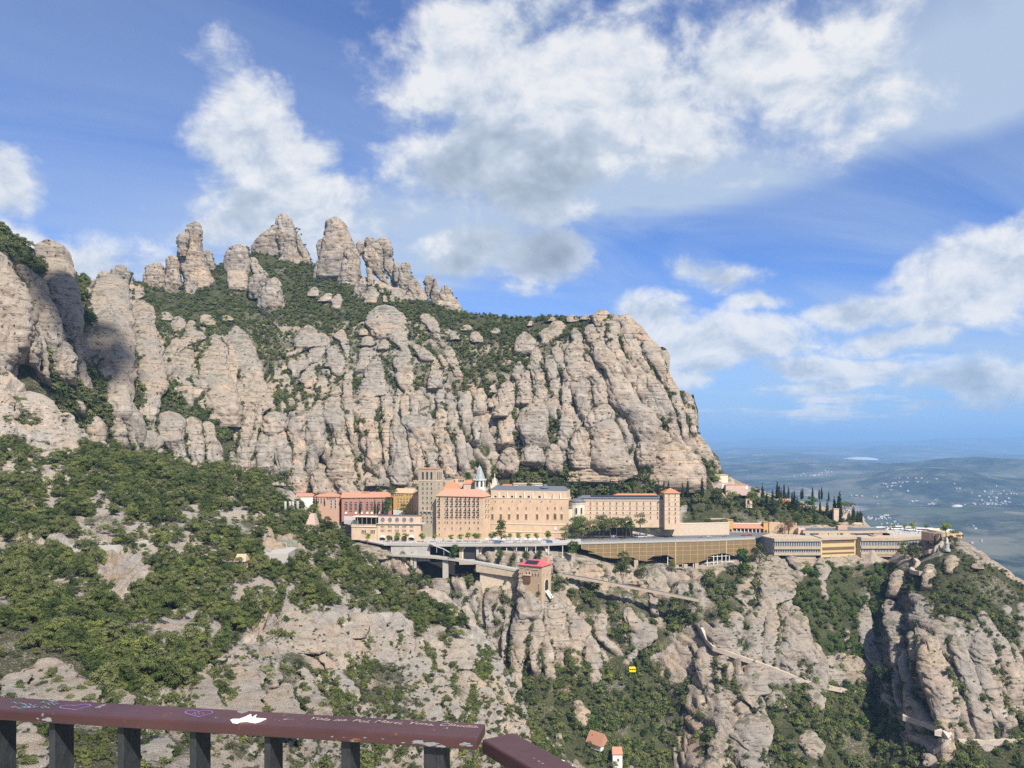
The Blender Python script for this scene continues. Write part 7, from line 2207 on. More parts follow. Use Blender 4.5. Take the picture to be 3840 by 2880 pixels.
# ------------------------------------------------------------------ vehicles
def car_mesh(kind):
    mb = MB()
    if kind == 'car':
        prof = [(-2.1, .35), (2.1, .35), (2.15, .8), (1.2, .95), (.6, 1.45), (-1.1, 1.48), (-1.9, 1.0), (-2.15, .9)]; w = .85
    elif kind == 'van':
        prof = [(-2.6, .4), (2.6, .4), (2.65, 1.1), (2.1, 1.3), (1.6, 2.2), (-2.55, 2.25), (-2.65, 1.0)]; w = .98
    else:
        prof = [(-6, .45), (6, .45), (6.05, 1.4), (5.8, 3.3), (-5.9, 3.35), (-6.05, 1.2)]; w = 1.25
    n = len(prof)
    mb.add([(x, -w, z) for x, z in prof] + [(x, w, z) for x, z in prof], [tuple(range(n)), tuple(range(2 * n - 1, n - 1, -1))] + [(i, n + i, n + (i + 1) % n, (i + 1) % n) for i in range(n)])
    return mb, w


_veh = {}


def vehicle(name, kind, p, rz, col, label, group=None):
    key = (kind, col)
    if key not in _veh:
        mb, w = car_mesh(kind)
        pm = plain('paint_%s_%s' % key, {'white': (.75, .75, .73), 'grey': (.22, .23, .25), 'blue': (.06, .10, .20), 'red': (.35, .05, .05), 'silver': (.45, .46, .47)}[col], .3, .02, spec=.5)
        gl = MB()
        if kind == 'car': gl.box(-1.3, 1.0, -w - .02, w + .02, .98, 1.38)
        elif kind == 'van': gl.box(.7, 2.0, -w - .02, w + .02, 1.25, 1.9)
        else: gl.box(-5.6, 5.7, -w - .03, w + .03, 1.6, 2.7)
        wh = MB().tube([(0, -.13, 0), (0, .13, 0)], .33 if kind != 'bus' else .5, 12)
        _veh[key] = (mb.mesh('body', pm), gl.mesh('glazing', M['glass']), wh.mesh('wheel', plain('tyre', (.02, .02, .02), .9)), w)
    bm, gm, wm, w = _veh[key]
    e = thing(name, p, label, {'car': 'car', 'van': 'van', 'bus': 'coach'}[kind], group, rz)
    link('body', bm, e); link('glazing', gm, e)
    x = {'car': 1.3, 'van': 1.7, 'bus': 3.8}[kind]
    for sx_ in (-x, x):
        for sy_ in (-w, w): link('wheel', wm, e, (sx_, sy_, .33 if kind != 'bus' else .5))
    return e


vehicle('delivery_van', 'van', at(1463, 652, ZP + 15.2), 0, 'white', 'white delivery van on the terrace right of the red hotel')
poly_slab('upper_street', [(1290, 643), (1570, 640), (1570, 672), (1290, 678)], ZP + 12, ZP + 15.1, 'paving', kind='structure')
vehicle('parked_car', 'car', at(1385, 660, ZP + 15.1), .1, 'silver', 'silver car parked before the red hotel', 'cars by the red hotel')
vehicle('parked_car', 'car', at(1412, 660, ZP + 15.1), .1, 'red', 'red car parked before the red hotel', 'cars by the red hotel')
vehicle('parked_van', 'van', at(1866, 608, ZP), 0, 'blue', 'blue-grey van parked left among the market tents on the plaza road')
vehicle('parked_van', 'van', at(2061, 613, ZP), 0, 'blue', 'blue-grey van on the road below the basilica\'s right end')
for sx, col, lab in ((2628, 'grey', 'grey car on the road above the car park'), (2660, 'silver', 'silver car on the road near the arcade'), (2718, 'grey', 'dark car right of the silver one on the road'), (2790, 'red', 'dark red car on the road left of the restaurant'), (2812, 'red', 'second dark red car beside the restaurant terrace')):
    vehicle('road_car', 'car', at(sx, cp(sx) + 14, ZP), .12, col, lab)
vehicle('tour_coach', 'bus', at(2400, 648, ZP), .1, 'silver', 'silver coach parked on the road below the long wing')
vehicle('camper_van', 'van', at(2302, 646, ZP), .1, 'white', 'white van parked on the road below the dark trees')
for i, (sx, D, rz) in enumerate(((3305, 700, .2), (3360, 706, .2), (3415, 700, .15), (3462, 690, -.2))):
    vehicle('tour_coach', 'bus', at(sx, D, ZP), rz, 'white', ('leftmost', 'second from left', 'third from left', 'rightmost')[i] + ' of the white coaches beyond the restaurant', 'white coaches beyond the restaurant')
poly_slab('coach_park', [(3215, 662), (3495, 664), (3500, 722), (3240, 726)], ZP - 3, ZP - .02, 'paving', kind='structure')

# market tents and covered walk on the plaza
tm = MB(); tm.add([(-1.7, -1.7, 2.3), (1.7, -1.7, 2.3), (1.7, 1.7, 2.3), (-1.7, 1.7, 2.3), (0, 0, 3.7)], [(0, 1, 4), (1, 2, 4), (2, 3, 4), (3, 0, 4)]); tm = tm.mesh('canopy', M['white'])
tp = MB().box(-.05, .05, -.05, .05, 0, 2.3).mesh('post', M['steel'])
for i, x in enumerate((1200, 1320, 1430, 1610, 1735, 1805, 1862, 1930)):
    e = thing('market_tent', at(C2(x), 618, ZP), ('white market tent, number %s from the left along the basilica wall' % ('one', 'two', 'three', 'four', 'five', 'six', 'seven', 'eight')[i]), 'tent', 'market tents below the basilica')
    link('canopy', tm, e)
    for a in (-1.6, 1.6):
        for c in (-1.6, 1.6): link('post', tp, e, (a, c, 0))
e = thing('covered_walk', at(1640, 609, ZP), 'long flat grey canopy over the walk along the plaza edge', 'canopy')
p1 = at(2036, 609, ZP) - at(1640, 609, ZP)
MB().box(0, p1.x, 0, 3.0, 2.9, 3.2).build('roof', M['steel'], e)
for k in range(17):
    for y in (.2, 2.7): link('post', _post_mesh(2.9, 'steel'), e, (p1.x * k / 16 * .985 + .3, y, 0))

# ------------------------------------------------------------------ people
def person_mesh(name, top, legs, stride):
    """one closed body: hips, legs, trunk, arms, neck and head grown from a skeleton"""
    me = bpy.data.meshes.new(name)
    J = [(0, 0, .95), (0, 0, 1.15), (0, 0, 1.40), (0, 0, 1.50), (0, .02, 1.62), (0, .01, 1.72),
         (.10, 0, .90), (.11, -stride * .5, .50), (.11, -stride * .6, .08), (.11, -stride * .6 - .13, .04),
         (-.10, 0, .90), (-.11, stride * .4, .50), (-.11, stride * .7, .09), (-.11, stride * .7 - .13, .05),
         (.19, 0, 1.40), (.24, .03, 1.13), (.23, -.08, .90), (-.19, 0, 1.40), (-.24, .02, 1.13), (-.23, -.05, .88)]
    E = [(0, 1), (1, 2), (2, 3), (3, 4), (4, 5), (0, 6), (6, 7), (7, 8), (8, 9), (0, 10), (10, 11), (11, 12), (12, 13), (2, 14), (14, 15), (15, 16), (2, 17), (17, 18), (18, 19)]
    rad = [.15, .14, .15, .06, .10, .07, .09, .065, .05, .045, .09, .065, .05, .045, .065, .05, .04, .065, .05, .04]
    me.from_pydata(J, E, [])
    o = link(name, me)
    md = o.modifiers.new('skin', 'SKIN')
    for i, sv in enumerate(o.data.skin_vertices[0].data): sv.radius = (rad[i], rad[i] * .85); sv.use_root = i == 0
    s = o.modifiers.new('sub', 'SUBSURF'); s.levels = 1
    dg = bpy.context.evaluated_depsgraph_get()
    out = bpy.data.meshes.new_from_object(o.evaluated_get(dg))
    bpy.data.objects.remove(o)
    for m in (top, legs, M['skin'], M['hair']): out.materials.append(m)
    for p in out.polygons:
        z = p.center.z
        p.material_index = 3 if z > 1.70 or (z > 1.6 and p.center.y > .05) else 2 if z > 1.49 or (abs(p.center.x) > .2 and z < 1.15) else 0 if z > .92 else 1
        p.use_smooth = True
    return out


M['skin'] = plain('skin', (.50, .32, .24), .6); M['hair'] = plain('hair', (.05, .035, .025), .7)
_tops = [plain('shirt_%s' % n, c, .85) for n, c in (('white', (.7, .7, .68)), ('black', (.03, .03, .035)), ('red', (.4, .06, .06)), ('blue', (.08, .14, .30)))]
_jeans = plain('dark_trousers', (.05, .06, .09), .9)
for t_ in list(M): pass
pm = [person_mesh('person', t_, _jeans, s_) for t_, s_ in zip(_tops, (.25, .0, .35, .15))]
rp_ = random.Random(11)


def crowd(n, fn, z, labels, group):
    for i in range(n):
        p = fn(i); k = rp_.randrange(4)
        o = link('person', pm[k], None, (p[0], p[1], z)); o.rotation_euler.z = rp_.uniform(0, 6.28)
        tag(o, labels % ('white', 'black', 'red', 'blue')[k], 'person', group)


crowd(26, lambda i: at(1440 + i * 8 + rp_.uniform(-6, 6), rp_.uniform(606, 624), 0), ZP, 'person in a %s top on the plaza before the mosaic hall', 'people on the left plaza')
crowd(22, lambda i: at(1640 + i * 18 + rp_.uniform(-8, 8), rp_.uniform(610, 616), 0), ZP, 'person in a %s top under the covered walk', 'people by the covered walk')
crowd(14, lambda i: at(2170 + i * 20 + rp_.uniform(-9, 9), cp(2170 + i * 20) + rp_.uniform(2, 7), 0), ZP, 'person in a %s top walking on the road', 'people on the road')
crowd(12, lambda i: at(2885 + i * 9 + rp_.uniform(-4, 4), rp_.uniform(650, 658), 0), ZP - .1, 'person in a %s top on the restaurant roof terrace', 'people on the roof terrace')
crowd(22, lambda i: at(3345 + i * 6 + rp_.uniform(-4, 4), rp_.uniform(662, 690), 0), ZP + .02, 'person in a %s top on the white square beyond the restaurant', 'people near the coaches')
crowd(10, lambda i: at(1330 + i * 8.2, 633.5, 0), ZP + (1650 - 1971) / F * 634 - ZP, 'person in a %s top at the cafe terrace', 'people at the cafe')

# ------------------------------------------------------------------ planted trees
def tree_at(name, label, cat, group, sx, sy_base, D, h_px, crown, trunk, unit, sz=1.0):
    h = h_px / F * D
    return plant(name, label, cat, group, W(sx, sy_base, D) - Vector((0, 0, .2)), h / unit, crown, trunk, None, sz)


pl = [('the cafe terrace', [C1(1100)], 624), ('the mosaic hall', [C1(x) for x in (1395, 1520, 1625)], 622), ('the foot of the bell tower', [C1(x) for x in (1865, 2030)], 620),
      ('the foot of the tall lodging block', [C2(x) for x in (600, 705, 840, 950, 1050, 1090)], 622), ('the foot of the basilica wall', [C2(x) for x in (1265, 1310, 1525, 1645, 1770, 1895, 2040)] + [C3(30)], 628)]
for where, xs, D in pl:
    for i, sx in enumerate(xs):
        small = abs(sx - C2(600)) < 1
        tree_at('plane_tree', 'pale green spring tree at ' + where, 'tree', 'spring trees at ' + where, sx, 1650 + 82.0 * F / D, D, (16 if small else random.uniform(31, 42)), 'spring', 'spring', 2.1)
tree_at('tall_tree', 'tall lush green tree standing alone before the basilica wall', 'tree', None, C2(1400), 2028, 622, 70, 'lush', 'oak', 2.35, 1.25)
tree_at('dark_tree', 'dark bushy tree at the right end of the basilica wall', 'tree', None, C3(245), 2018, 634, 48, 'full', 'oak', 1.85, 1.1)
for i, (x, y, h, c) in enumerate([(400, 845, 75, 'oak'), (470, 840, 78, 'oak'), (520, 820, 62, 'oak'), (615, 800, 58, 'oak'), (735, 790, 66, 'oak'), (790, 780, 64, 'oak'), (880, 770, 50, 'oak'), (960, 760, 52, 'oak'), (1050, 760, 48, 'oak'), (1100, 755, 58, 'oak'), (1160, 770, 40, 'oak')]):
    tree_at('garden_tree', 'dark tree in the clump between the apse and the road', 'tree', 'dark trees before the long wing', C3(x), Y3(y), 640, h, 'full', 'oak', 1.85, 1.0)
tree_at('garden_tree', 'broad round olive-green tree standing against the long wing', 'tree', None, C3(1290), Y3(695), 640, 54, 'full', 'oak', 1.85)
for i, x in enumerate((865, 1000, 1135, 1255, 1400, 1540, 1700)):
    tree_at('road_tree', 'small bright tree, number %s along the road below the long wing' % ('one', 'two', 'three', 'four', 'five', 'six', 'seven')[i], 'tree', 'small trees along the road', C3(x), 2003, 646, 24, 'spring' if i != 6 else 'oak', 'spring', 2.1)
for sx, sy, h, lab in ((1706, 2085, 62, 'slim green tree rising through the deck left of the arches'), (2145, 2075, 66, 'green tree rising beside the left end of the brown panels'), (2160, 2068, 42, 'smaller green tree beside the brown panels'), (2025, 2090, 40, 'green tree below the road left of the station chimney'), (1880, 2095, 36, 'pale green tree before the dark arches'), (1968, 2092, 30, 'small green tree above the station roof')):
    D = 596 if sx < 2100 else 606
    tree_at('slope_tree', lab, 'tree', None, sx, sy, D, h, 'lush', 'oak', 2.35, 1.0)
for sx, sy, h, D, c, lab in ((2340, 2150, 78, 606, 'oak', 'big round dark tree in front of the brown panels'), (2405, 2165, 52, 604, 'oak', 'dark tree right of the big round one below the panels'), (2315, 2155, 34, 604, 'spring', 'yellow-green bush left of the big round tree'), (2785, 2150, 118, 618, 'lush', 'tall bright green tree between car park and restaurant'), (2845, 2110, 70, 628, 'oak', 'dark pine before the left wing of the restaurant'), (2090, 2215, 62, 572, 'oak', 'dark round tree right of the cable car station'), (2520, 2140, 40, 606, 'oak', 'dark tree under the brown panels'), (2655, 2205, 70, 590, 'oak', 'large dark oak above the railway\'s right end'), (2790, 2445, 44, 500, 'ivy', 'vivid green bush beside the cliff path'), (3310, 2560, 70, 520, 'ivy', 'light green bush in the cleft left of the great pillar'), (3230, 2720, 48, 500, 'ivy', 'vivid green bush on the floor of the right gully'), (3440, 2100, 54, 600, 'oak', 'dark tree at the right end of the restaurant'), (2215, 2735, 46, 505, 'ivy', 'bright green tree above the red-roofed house'), (895, 2380, 62, 262, 'spring', 'yellow-green bush at the edge of the near wood'), (2285, 2545, 26, 520, 'spring', 'bright green bush left of the yellow cable car')):
    D = seen_depth(sx, sy - 6) - .5
    tree_at('lone_tree', lab, 'tree', None, sx, sy, D, h, 'full' if c == 'oak' else 'bush' if c == 'ivy' else c, 'oak', 1.85 if c == 'oak' else 1.3 if c == 'ivy' else 2.1 if c == 'spring' else 2.35, 1.1)
tree_at('bare_tree', 'reddish leafless tree on the wooded shoulder', 'tree', None, 1545, 2245, seen_depth(1545, 2245) - 2, 40, 'dry', 'oak', 1.65)
tree_at('bare_tree', 'brown leafless tree behind the restaurant\'s left end', 'tree', None, C4(1320), Y4(905), 672, 58, 'dry', 'oak', 1.65)
tree_at('bare_tree', 'brown leafless tree beside the tool hut', 'tree', None, 855, 2110, seen_depth(855, 2110) - 2, 40, 'dry', 'oak', 1.65)
for i, (x, D, h) in enumerate(((3425, 690, 40), (3475, 700, 30), (3350, 700, 26), (3395, 700, 28), (3320, 700, 24))):
    tree_at('terrace_tree', 'pale green tree among the coaches, number %s from the right' % ('two', 'one', 'four', 'three', 'five')[i], 'tree', 'trees among the coaches', x, 1650 + 82 * F / D, D, h, 'spring', 'spring', 2.1)
for x, y, h, lab in ((3545, 2010, 60, 'pale green tree above the rotunda'), (3580, 2045, 58, 'spreading dark tree right of the rotunda'), (3395, 2090, 60, 'dark tree beside the restaurant\'s right wing')):
    tree_at('terrace_tree', lab, 'tree', None, x, y, seen_depth(x, y - 4) - .5, h, 'spring' if 'pale' in lab else 'oak', 'spring' if 'pale' in lab else 'oak', 2.1 if 'pale' in lab else 1.65)
for sx, sy, h, c, lab in ((2820, 1900, 80, 'lush', 'big light green tree above the garden shrine'), (2835, 1915, 52, 'pine', 'umbrella pine right of the garden shrine'), (2770, 1900, 50, 'oak', 'dark clipped tree left of the garden shrine'), (2690, 1895, 62, 'oak', 'dark tree below the white villa'), (2740, 1900, 70, 'oak', 'dark tall tree below the pink house'), (2995, 1960, 46, 'lush', 'bright green tree left behind the restaurant'), (3060, 1965, 56, 'lush', 'bright green spreading tree behind the restaurant roof'), (3040, 1930, 76, 'lush', 'light green tree in the middle of the cypress garden'), (2900, 1930, 60, 'oak', 'dark tree left of the little orange-roofed house'), (3170, 1945, 64, 'pine', 'umbrella pine at the end of the cypress garden'), (2100, 1858, 60, 'oak', 'layered dark cedar behind the basilica\'s right end'), (1985, 1838, 34, 'spring', 'yellow-green tree below the cliff behind the church roof'), (1752, 1812, 46, 'lush', 'bright green tree left behind the lantern spire'), (1455, 1920, 68, 'lush', 'green tree between the red and yellow buildings'), (1470, 1860, 40, 'oak', 'dark tree behind the yellow house'), (1515, 1920, 38, 'oak', 'dark bush before the yellow house')):
    D = float(SM.depth(sx, min(sy, 1960))[0]) if sx > 2560 else 678 if sx < 1600 else 696
    tree_at('garden_tree', lab, 'tree', None, sx, sy, D, h, 'full' if c == 'oak' else c, 'pine' if c == 'pine' else 'oak', 1.75 if c == 'pine' else 1.85 if c == 'oak' else 2.35 if c == 'lush' else 2.1)

CY = [(957, 255, 560), (1015, 355, 560), (1095, 330, 560), (1158, 220, 450), (1187, 262, 450), (1215, 300, 450), (1255, 250, 450), (1285, 370, 460), (1315, 280, 450), (1365, 370, 630), (1398, 355, 640), (1435, 425, 650), (1490, 310, 460), (1513, 300, 450), (1648, 290, 450), (1740, 310, 460), (1775, 290, 460), (1872, 350, 480), (1950, 430, 700), (2025, 375, 750), (2007, 430, 740), (1505, 520, 670), (1670, 560, 700), (1752, 470, 650), (1850, 470, 700), (1600, 560, 680), (1905, 600, 710)]
for i, (x, t_, bs) in enumerate(CY):
    sx = C4(x); D = float(SM.depth(sx, min(max(Y4(bs), SM.crest(sx) + 2), 1965))[0])
    lab = 'tall dark cypress on the left of the garden terrace by the shrine' if x < 1120 else 'tall dark cypress in the row behind the little orange-roofed house' if x < 1340 else 'tall dark cypress in the middle of the garden above the restaurant' if x < 1700 else 'tall dark cypress at the right end of the garden above the restaurant'
    tree_at('cypress', lab, 'cypress', lab.replace('tall dark cypress', 'cypresses'), sx, Y4(bs), D, (bs - t_) * .2712 * 1.15, 'cypress', 'cypress', 11.6)
for x, t_, bs in ((375, 155, 400), (355, 180, 390), (425, 225, 400), (465, 205, 405), (440, 240, 405), (485, 250, 405)):
    sx = C5(x); tree_at('cypress', 'dark cypress in the last group beyond the stone bastion', 'cypress', 'cypresses beyond the bastion', sx, Y5(bs) + 2, 700, (bs - t_) * .2712 + 2, 'cypress', 'cypress', 11.6)
for x, t_, bs, lab in ((995, 560, 775, 'leftmost cypress before the red hotel'), (1200, 550, 775, 'second cypress before the red hotel'), (1240, 590, 780, 'third and shortest cypress before the red hotel'), (1310, 555, 765, 'rightmost cypress before the red hotel'), (360, 490, 760, 'taller of two cypresses before the white-ended house'), (392, 500, 750, 'second cypress before the white-ended house'), (505, 540, 660, 'short cypress before the salmon house')):
    tree_at('cypress', lab, 'cypress', 'cypresses by the red hotel', C1(x), Y1(bs), 672, (bs - t_) * .2712, 'cypress', 'cypress', 11.6)
for i, (x, t_, bs) in enumerate(((455, 10, 290), (545, 165, 295), (578, 185, 295), (885, 40, 290), (1020, 130, 290), (1190, 110, 290), (1545, 80, 300), (1620, 60, 300), (1685, 60, 300), (1880, 90, 330), (1950, 40, 330), (2150, 10, 330))):
    lab = 'tall slim cypress behind the gap between basilica and long wing' if x < 600 else 'dark cypress in the trees behind the long wing' if x < 1250 else 'dark cypress in the grove right of the corner tower'
    tree_at('cypress', lab, 'cypress', lab, C3(x), Y3(bs), 694, (bs - t_) * .2712, 'cypress', 'cypress', 11.6)
for x, t_, bs in ((3506, 1998, 2050), (3528, 1995, 2048)):
    tree_at('cypress', 'pair of dark cypresses before the rotunda arches', 'cypress', 'cypresses before the rotunda', x, bs, 604, bs - t_, 'cypress', 'cypress', 11.6)
# date palm in the garden
e = thing('palm_tree', W(C4(580), Y4(760), 698), 'single date palm above the road arcade', 'palm')
MB().tube([(0, 0, -1), (.1, 0, 2), (0, 0, 4.2)], .4, 8, 0, .3).build('trunk', M['bark'], e)
mb = MB()
for k in range(34):
    a = k * 2.4; el = .9 - 1.5 * (k / 34); prev = None
    for s in range(5):
        r = .9 * s; z = 4.2 + r * math.sin(el) - .12 * r * r
        c = Vector((math.cos(a) * r * math.cos(el * .6), math.sin(a) * r * math.cos(el * .6), z)); wv = Vector((-math.sin(a), math.cos(a), 0)) * (.34 * (1 - s / 5) + .05)
        cur = (c - wv, c + wv)
        if prev: mb.add([prev[0], prev[1], cur[1], cur[0]], [(0, 1, 2, 3)])
        prev = cur
mb.build('crown', M['cypress'], e)

# ------------------------------------------------------------------ viewpoint railing
def rail_paint():
    m, t, b = new_mat('brown_rail_paint')
    geo = t.n('ShaderNodeNewGeometry'); P = geo.outputs['Position']
    n1 = t.noise(P, 6, 5, .6); n2 = t.noise(P, 34, 5, .7); n3 = t.noise(P, 220, 3, .6)
    col = t.ramp(n1, [(.3, (.055, .022, .021)), (.7, (.082, .034, .031))])
    nz = t.sep(geo.outputs['Normal'])[2]
    rust = t.math('MULTIPLY', t.sstep(n2, .63, .69), t.sstep(n1, .50, .58))
    col = t.mix(rust, col, (.26, .10, .025))
    chip = t.math('MULTIPLY', t.sstep(t.noise(P, 15, 5, .65), .64, .67), .9)
    col = t.mix(chip, col, (.23, .24, .235))
    t.link(col, b.inputs['Base Color'])
    t.link(t.math('ADD', t.math('MULTIPLY', n2, .25), .26), b.inputs['Roughness'])
    b.inputs['Specular IOR Level'].default_value = .55
    bp = t.n('ShaderNodeBump'); bp.inputs['Strength'].default_value = .25; bp.inputs['Distance'].default_value = .002
    t.link(t.math('ADD', n2, t.math('MULTIPLY', n3, .5)), bp.inputs['Height']); t.link(bp.outputs[0], b.inputs['Normal'])
    return m


M['rail'] = rail_paint()
M['post_paint'] = plain('grey_black_post', (.030, .033, .035), .5, .45, 30.0, bump=.2, spec=.4)
ZT = -.62
Z0 = ZT - .024


def on_top(sx, sy, z=ZT):
    D = z * F / (HY - sy); return Vector(((sx - 1920) / F * D, D, z))


def bevel_bar(name, quad, z0, z1, mat, parent, bw=.004):
    """a bar with softened edges from its plan outline"""
    bm = bmesh.new()
    vs = [bm.verts.new((p.x, p.y, z)) for z in (z0, z1) for p in quad]
    for f in ((3, 2, 1, 0), (4, 5, 6, 7), (0, 1, 5, 4), (1, 2, 6, 5), (2, 3, 7, 6), (3, 0, 4, 7)): bm.faces.new([vs[i] for i in f])
    bmesh.ops.recalc_face_normals(bm, faces=bm.faces)
    bmesh.ops.bevel(bm, geom=list(bm.edges), offset=bw, segments=2, affect='EDGES', profile=.6)
    me = bpy.data.meshes.new(name); bm.to_mesh(me); bm.free(); me.materials.append(mat)
    return link(name, me, parent)


nl, nr = on_top(0, 2662), on_top(1789, 2771); fl, fr = on_top(0, 2614), on_top(1821, 2714)
dl = (nr - nl).normalized()
nl2, fl2 = nl - dl * 1.2, fl - dl * 1.2
e = thing('railing', (0, 0, 0), 'brown-painted metal railing with dark flat posts along the viewpoint', 'railing')
e.location = (nr.x, nr.y, -1.65); bz = e.location.copy()
sh = lambda p: Vector((p.x - bz.x, p.y - bz.y, 0))
zo = -bz.z
bevel_bar('top_rail', [sh(nl2), sh(nr), sh(fr), sh(fl2)], Z0 + zo, ZT + zo, M['rail'], e)
perp = Vector((-dl.y, dl.x, 0))
mid = (nl + fl) / 2; midr = (nr + fr) / 2


def flat_post(sx, wide, deep):
    """flat bar set edge-on under the rail, its front edge at photo column sx"""
    r = Vector(((sx - 1920) / F, 1.0, 0)); o = nl + perp * .016
    t_ = ((o.x * dl.y - o.y * dl.x) / (r.x * dl.y - r.y * dl.x)); p = r * t_
    q = [p, p + dl * wide, p + dl * wide + perp * deep, p + perp * deep]
    bevel_bar('post', [sh(v) for v in q], 0.0, Z0 + zo - .001, M['post_paint'], e, .0015)


for sx in (-275, -38, 184, 441, 711, 990, 1279): flat_post(sx, .015 if sx < 1200 else .021, .062)
flat_post(1588, .030, .05); flat_post(1632, .018, .06)
# second rail, turning towards the viewer
c1, c2 = on_top(1807, 2774), on_top(1925, 2748)
d2 = (on_top(2166, 2880) - c2); d2.z = 0; d2.normalize()
e2 = thing('corner_railing', (c1.x, c1.y, -1.65), 'second brown rail turning towards the viewer at the corner', 'railing')
bz2 = e2.location.copy(); sh2 = lambda p: Vector((p.x - bz2.x, p.y - bz2.y, 0))
bevel_bar('top_rail', [sh2(c1), sh2(c1 + d2 * 1.6), sh2(c2 + d2 * 1.6), sh2(c2)], Z0 + zo - .004, ZT + zo + .001, M['rail'], e2)
pp = Vector((-d2.y, d2.x, 0))
for k in (.35, .75, 1.2):
    p = c1 + d2 * k + (c2 - c1) * .3; q = [p, p + d2 * .02, p + d2 * .02 + pp * .05, p + pp * .05]
    bevel_bar('post', [sh2(v) for v in q], 0.0, Z0 + zo - .006, M['post_paint'], e2, .0015)
# viewing platform under the viewer, below the picture
o = MB().prism([(-3.2, -3.0), (2.2, -3.0), (1.6, 1.75), (-3.2, 2.2)], -1.9, -1.65).build('viewing_platform', M['concrete2']); tag(o, kind='structure')

# marks on the rail
ink_w = plain('white_marker', (.78, .76, .72), .6, .03); ink_p = plain('violet_marker', (.30, .20, .52), .6, .05); ink_g = plain('green_marker', (.13, .26, .22), .6, .1); scratch = plain('scratched_metal', (.36, .29, .26), .5, .1, 40)
ZM = ZT + .0006


def stroke(name, pts, w, mat, parent=e, base=None):
    """a flat painted line on the rail's top, points given as photo pixels"""
    P = [on_top(x, y) for x, y in pts]
    mb = MB()
    L = []
    for i, p in enumerate(P):
        t_ = (P[min(i + 1, len(P) - 1)] - P[max(i - 1, 0)]); t_.normalize(); n = Vector((-t_.y, t_.x, 0)) * w / 2
        L.append((p + n, p - n))
    for z in (0,):
        for (a, b_), (c, d) in zip(L[:-1], L[1:]):
            mb.add([(v.x - base.x, v.y - base.y, ZM - base.z) for v in (a, b_, d, c)], [(0, 1, 2, 3)])
    return mb.build(name, mat, parent)


def heart(cx, cy, rx, ry, name, mat, tilt=0.0):
    pts = []
    for k in range(33):
        t_ = 2 * math.pi * k / 32
        x = 16 * math.sin(t_) ** 3 / 16; y = -(13 * math.cos(t_) - 5 * math.cos(2 * t_) - 2 * math.cos(3 * t_) - math.cos(4 * t_)) / 16
        pts.append((cx + rx * x, cy + ry * y + tilt * rx * x))
    stroke(name, pts, .0017, mat, e, bz)


GX = lambda x: x * .5425
GY = lambda y: 2280 + y * .5425
heart(GX(1375), GY(728), 52, 14, 'heart_drawing', ink_p)
heart(GX(520), GY(685), 58, 11, 'heart_drawing', ink_p, -.06)
stroke('heart_letters', [(GX(x), GY(y)) for x, y in ((1330, 735), (1345, 720), (1352, 738), (1370, 722), (1378, 738), (1400, 725), (1412, 736))], .0016, ink_p, e, bz)
rr = random.Random(5)
for k in range(8):
    x0, y0 = rr.uniform(60, 330), rr.uniform(640, 690)
    stroke('scribble', [(GX(x0 + 18 * i), GY(y0 + .09 * 18 * i + rr.uniform(-7, 7))) for i in range(7)], .0022, ink_g, e, bz)
stroke('scribble', [(GX(x), GY(y)) for x, y in ((165, 690), (180, 678), (200, 682), (215, 692), (240, 684))], .003, ink_p, e, bz)
bird = [(1592, 780), (1610, 772), (1655, 772), (1700, 755), (1735, 738), (1740, 762), (1775, 740), (1765, 765), (1842, 770), (1800, 790), (1760, 800), (1700, 790), (1660, 793), (1640, 803), (1605, 798)]
Pb = [on_top(GX(x), GY(y)) for x, y in bird]
mb = MB(); n = len(Pb); mb.add([(p.x - bz.x, p.y - bz.y, ZM - bz.z) for p in Pb] + [(p.x - bz.x, p.y - bz.y, ZM - bz.z + .0015) for p in Pb], [tuple(range(n - 1, -1, -1)), tuple(range(n, 2 * n))] + [(i, (i + 1) % n, n + (i + 1) % n, n + i) for i in range(n)])
mb.build('white_paint_patch', ink_w, e)


def words_on_rail(txt, sx0, sy0, sx1, sy1, height, mat, name):
    cu = bpy.data.curves.new(name, 'FONT'); cu.body = txt; cu.size = 1.0; cu.shear = .35; cu.offset = .004
    tmp = bpy.data.objects.new(name, cu); COL.objects.link(tmp)
    dg = bpy.context.evaluated_depsgraph_get(); me = bpy.data.meshes.new_from_object(tmp.evaluated_get(dg)); bpy.data.objects.remove(tmp)
    me.name = name
    a, b_ = on_top(sx0, sy0), on_top(sx1, sy1)
    co = np.empty(len(me.vertices) * 3, np.float32); me.vertices.foreach_get('co', co); co = co.reshape(-1, 3)
    wdt = co[:, 0].max(); u = (b_ - a); v = Vector((-u.y, u.x, 0)).normalized()
    out = np.array(a)[None] + co[:, :1] / wdt * np.array(u)[None] + co[:, 1:2] * height * np.array(v)[None] + np.sin(co[:, :1] * 2.3) * .0022 * np.array(v)[None]
    out[:, 2] = ZM
    out -= np.array(bz)[None]
    me.vertices.foreach_set('co', out.astype(np.float32).ravel()); me.materials.clear(); me.materials.append(mat); me.update()
    return link(name, me, e)


HX = lambda x: 1100 + x * .5425


def on_front(sx, sy):
    """point on the rail's front face"""
    r = Vector(((sx - 1920) / F, 1.0, (HY - sy) / F)); o_ = nl
    t_ = (o_.x * dl.y - o_.y * dl.x) / (r.x * dl.y - r.y * dl.x)
    p = r * t_; p -= perp * .0007
    return p


bare = plain('bare_primer', (.25, .26, .25), .6, .25, 60.0); rusty = plain('rust_spot', (.22, .085, .03), .8, .4, 90.0)
rc = random.Random(8)


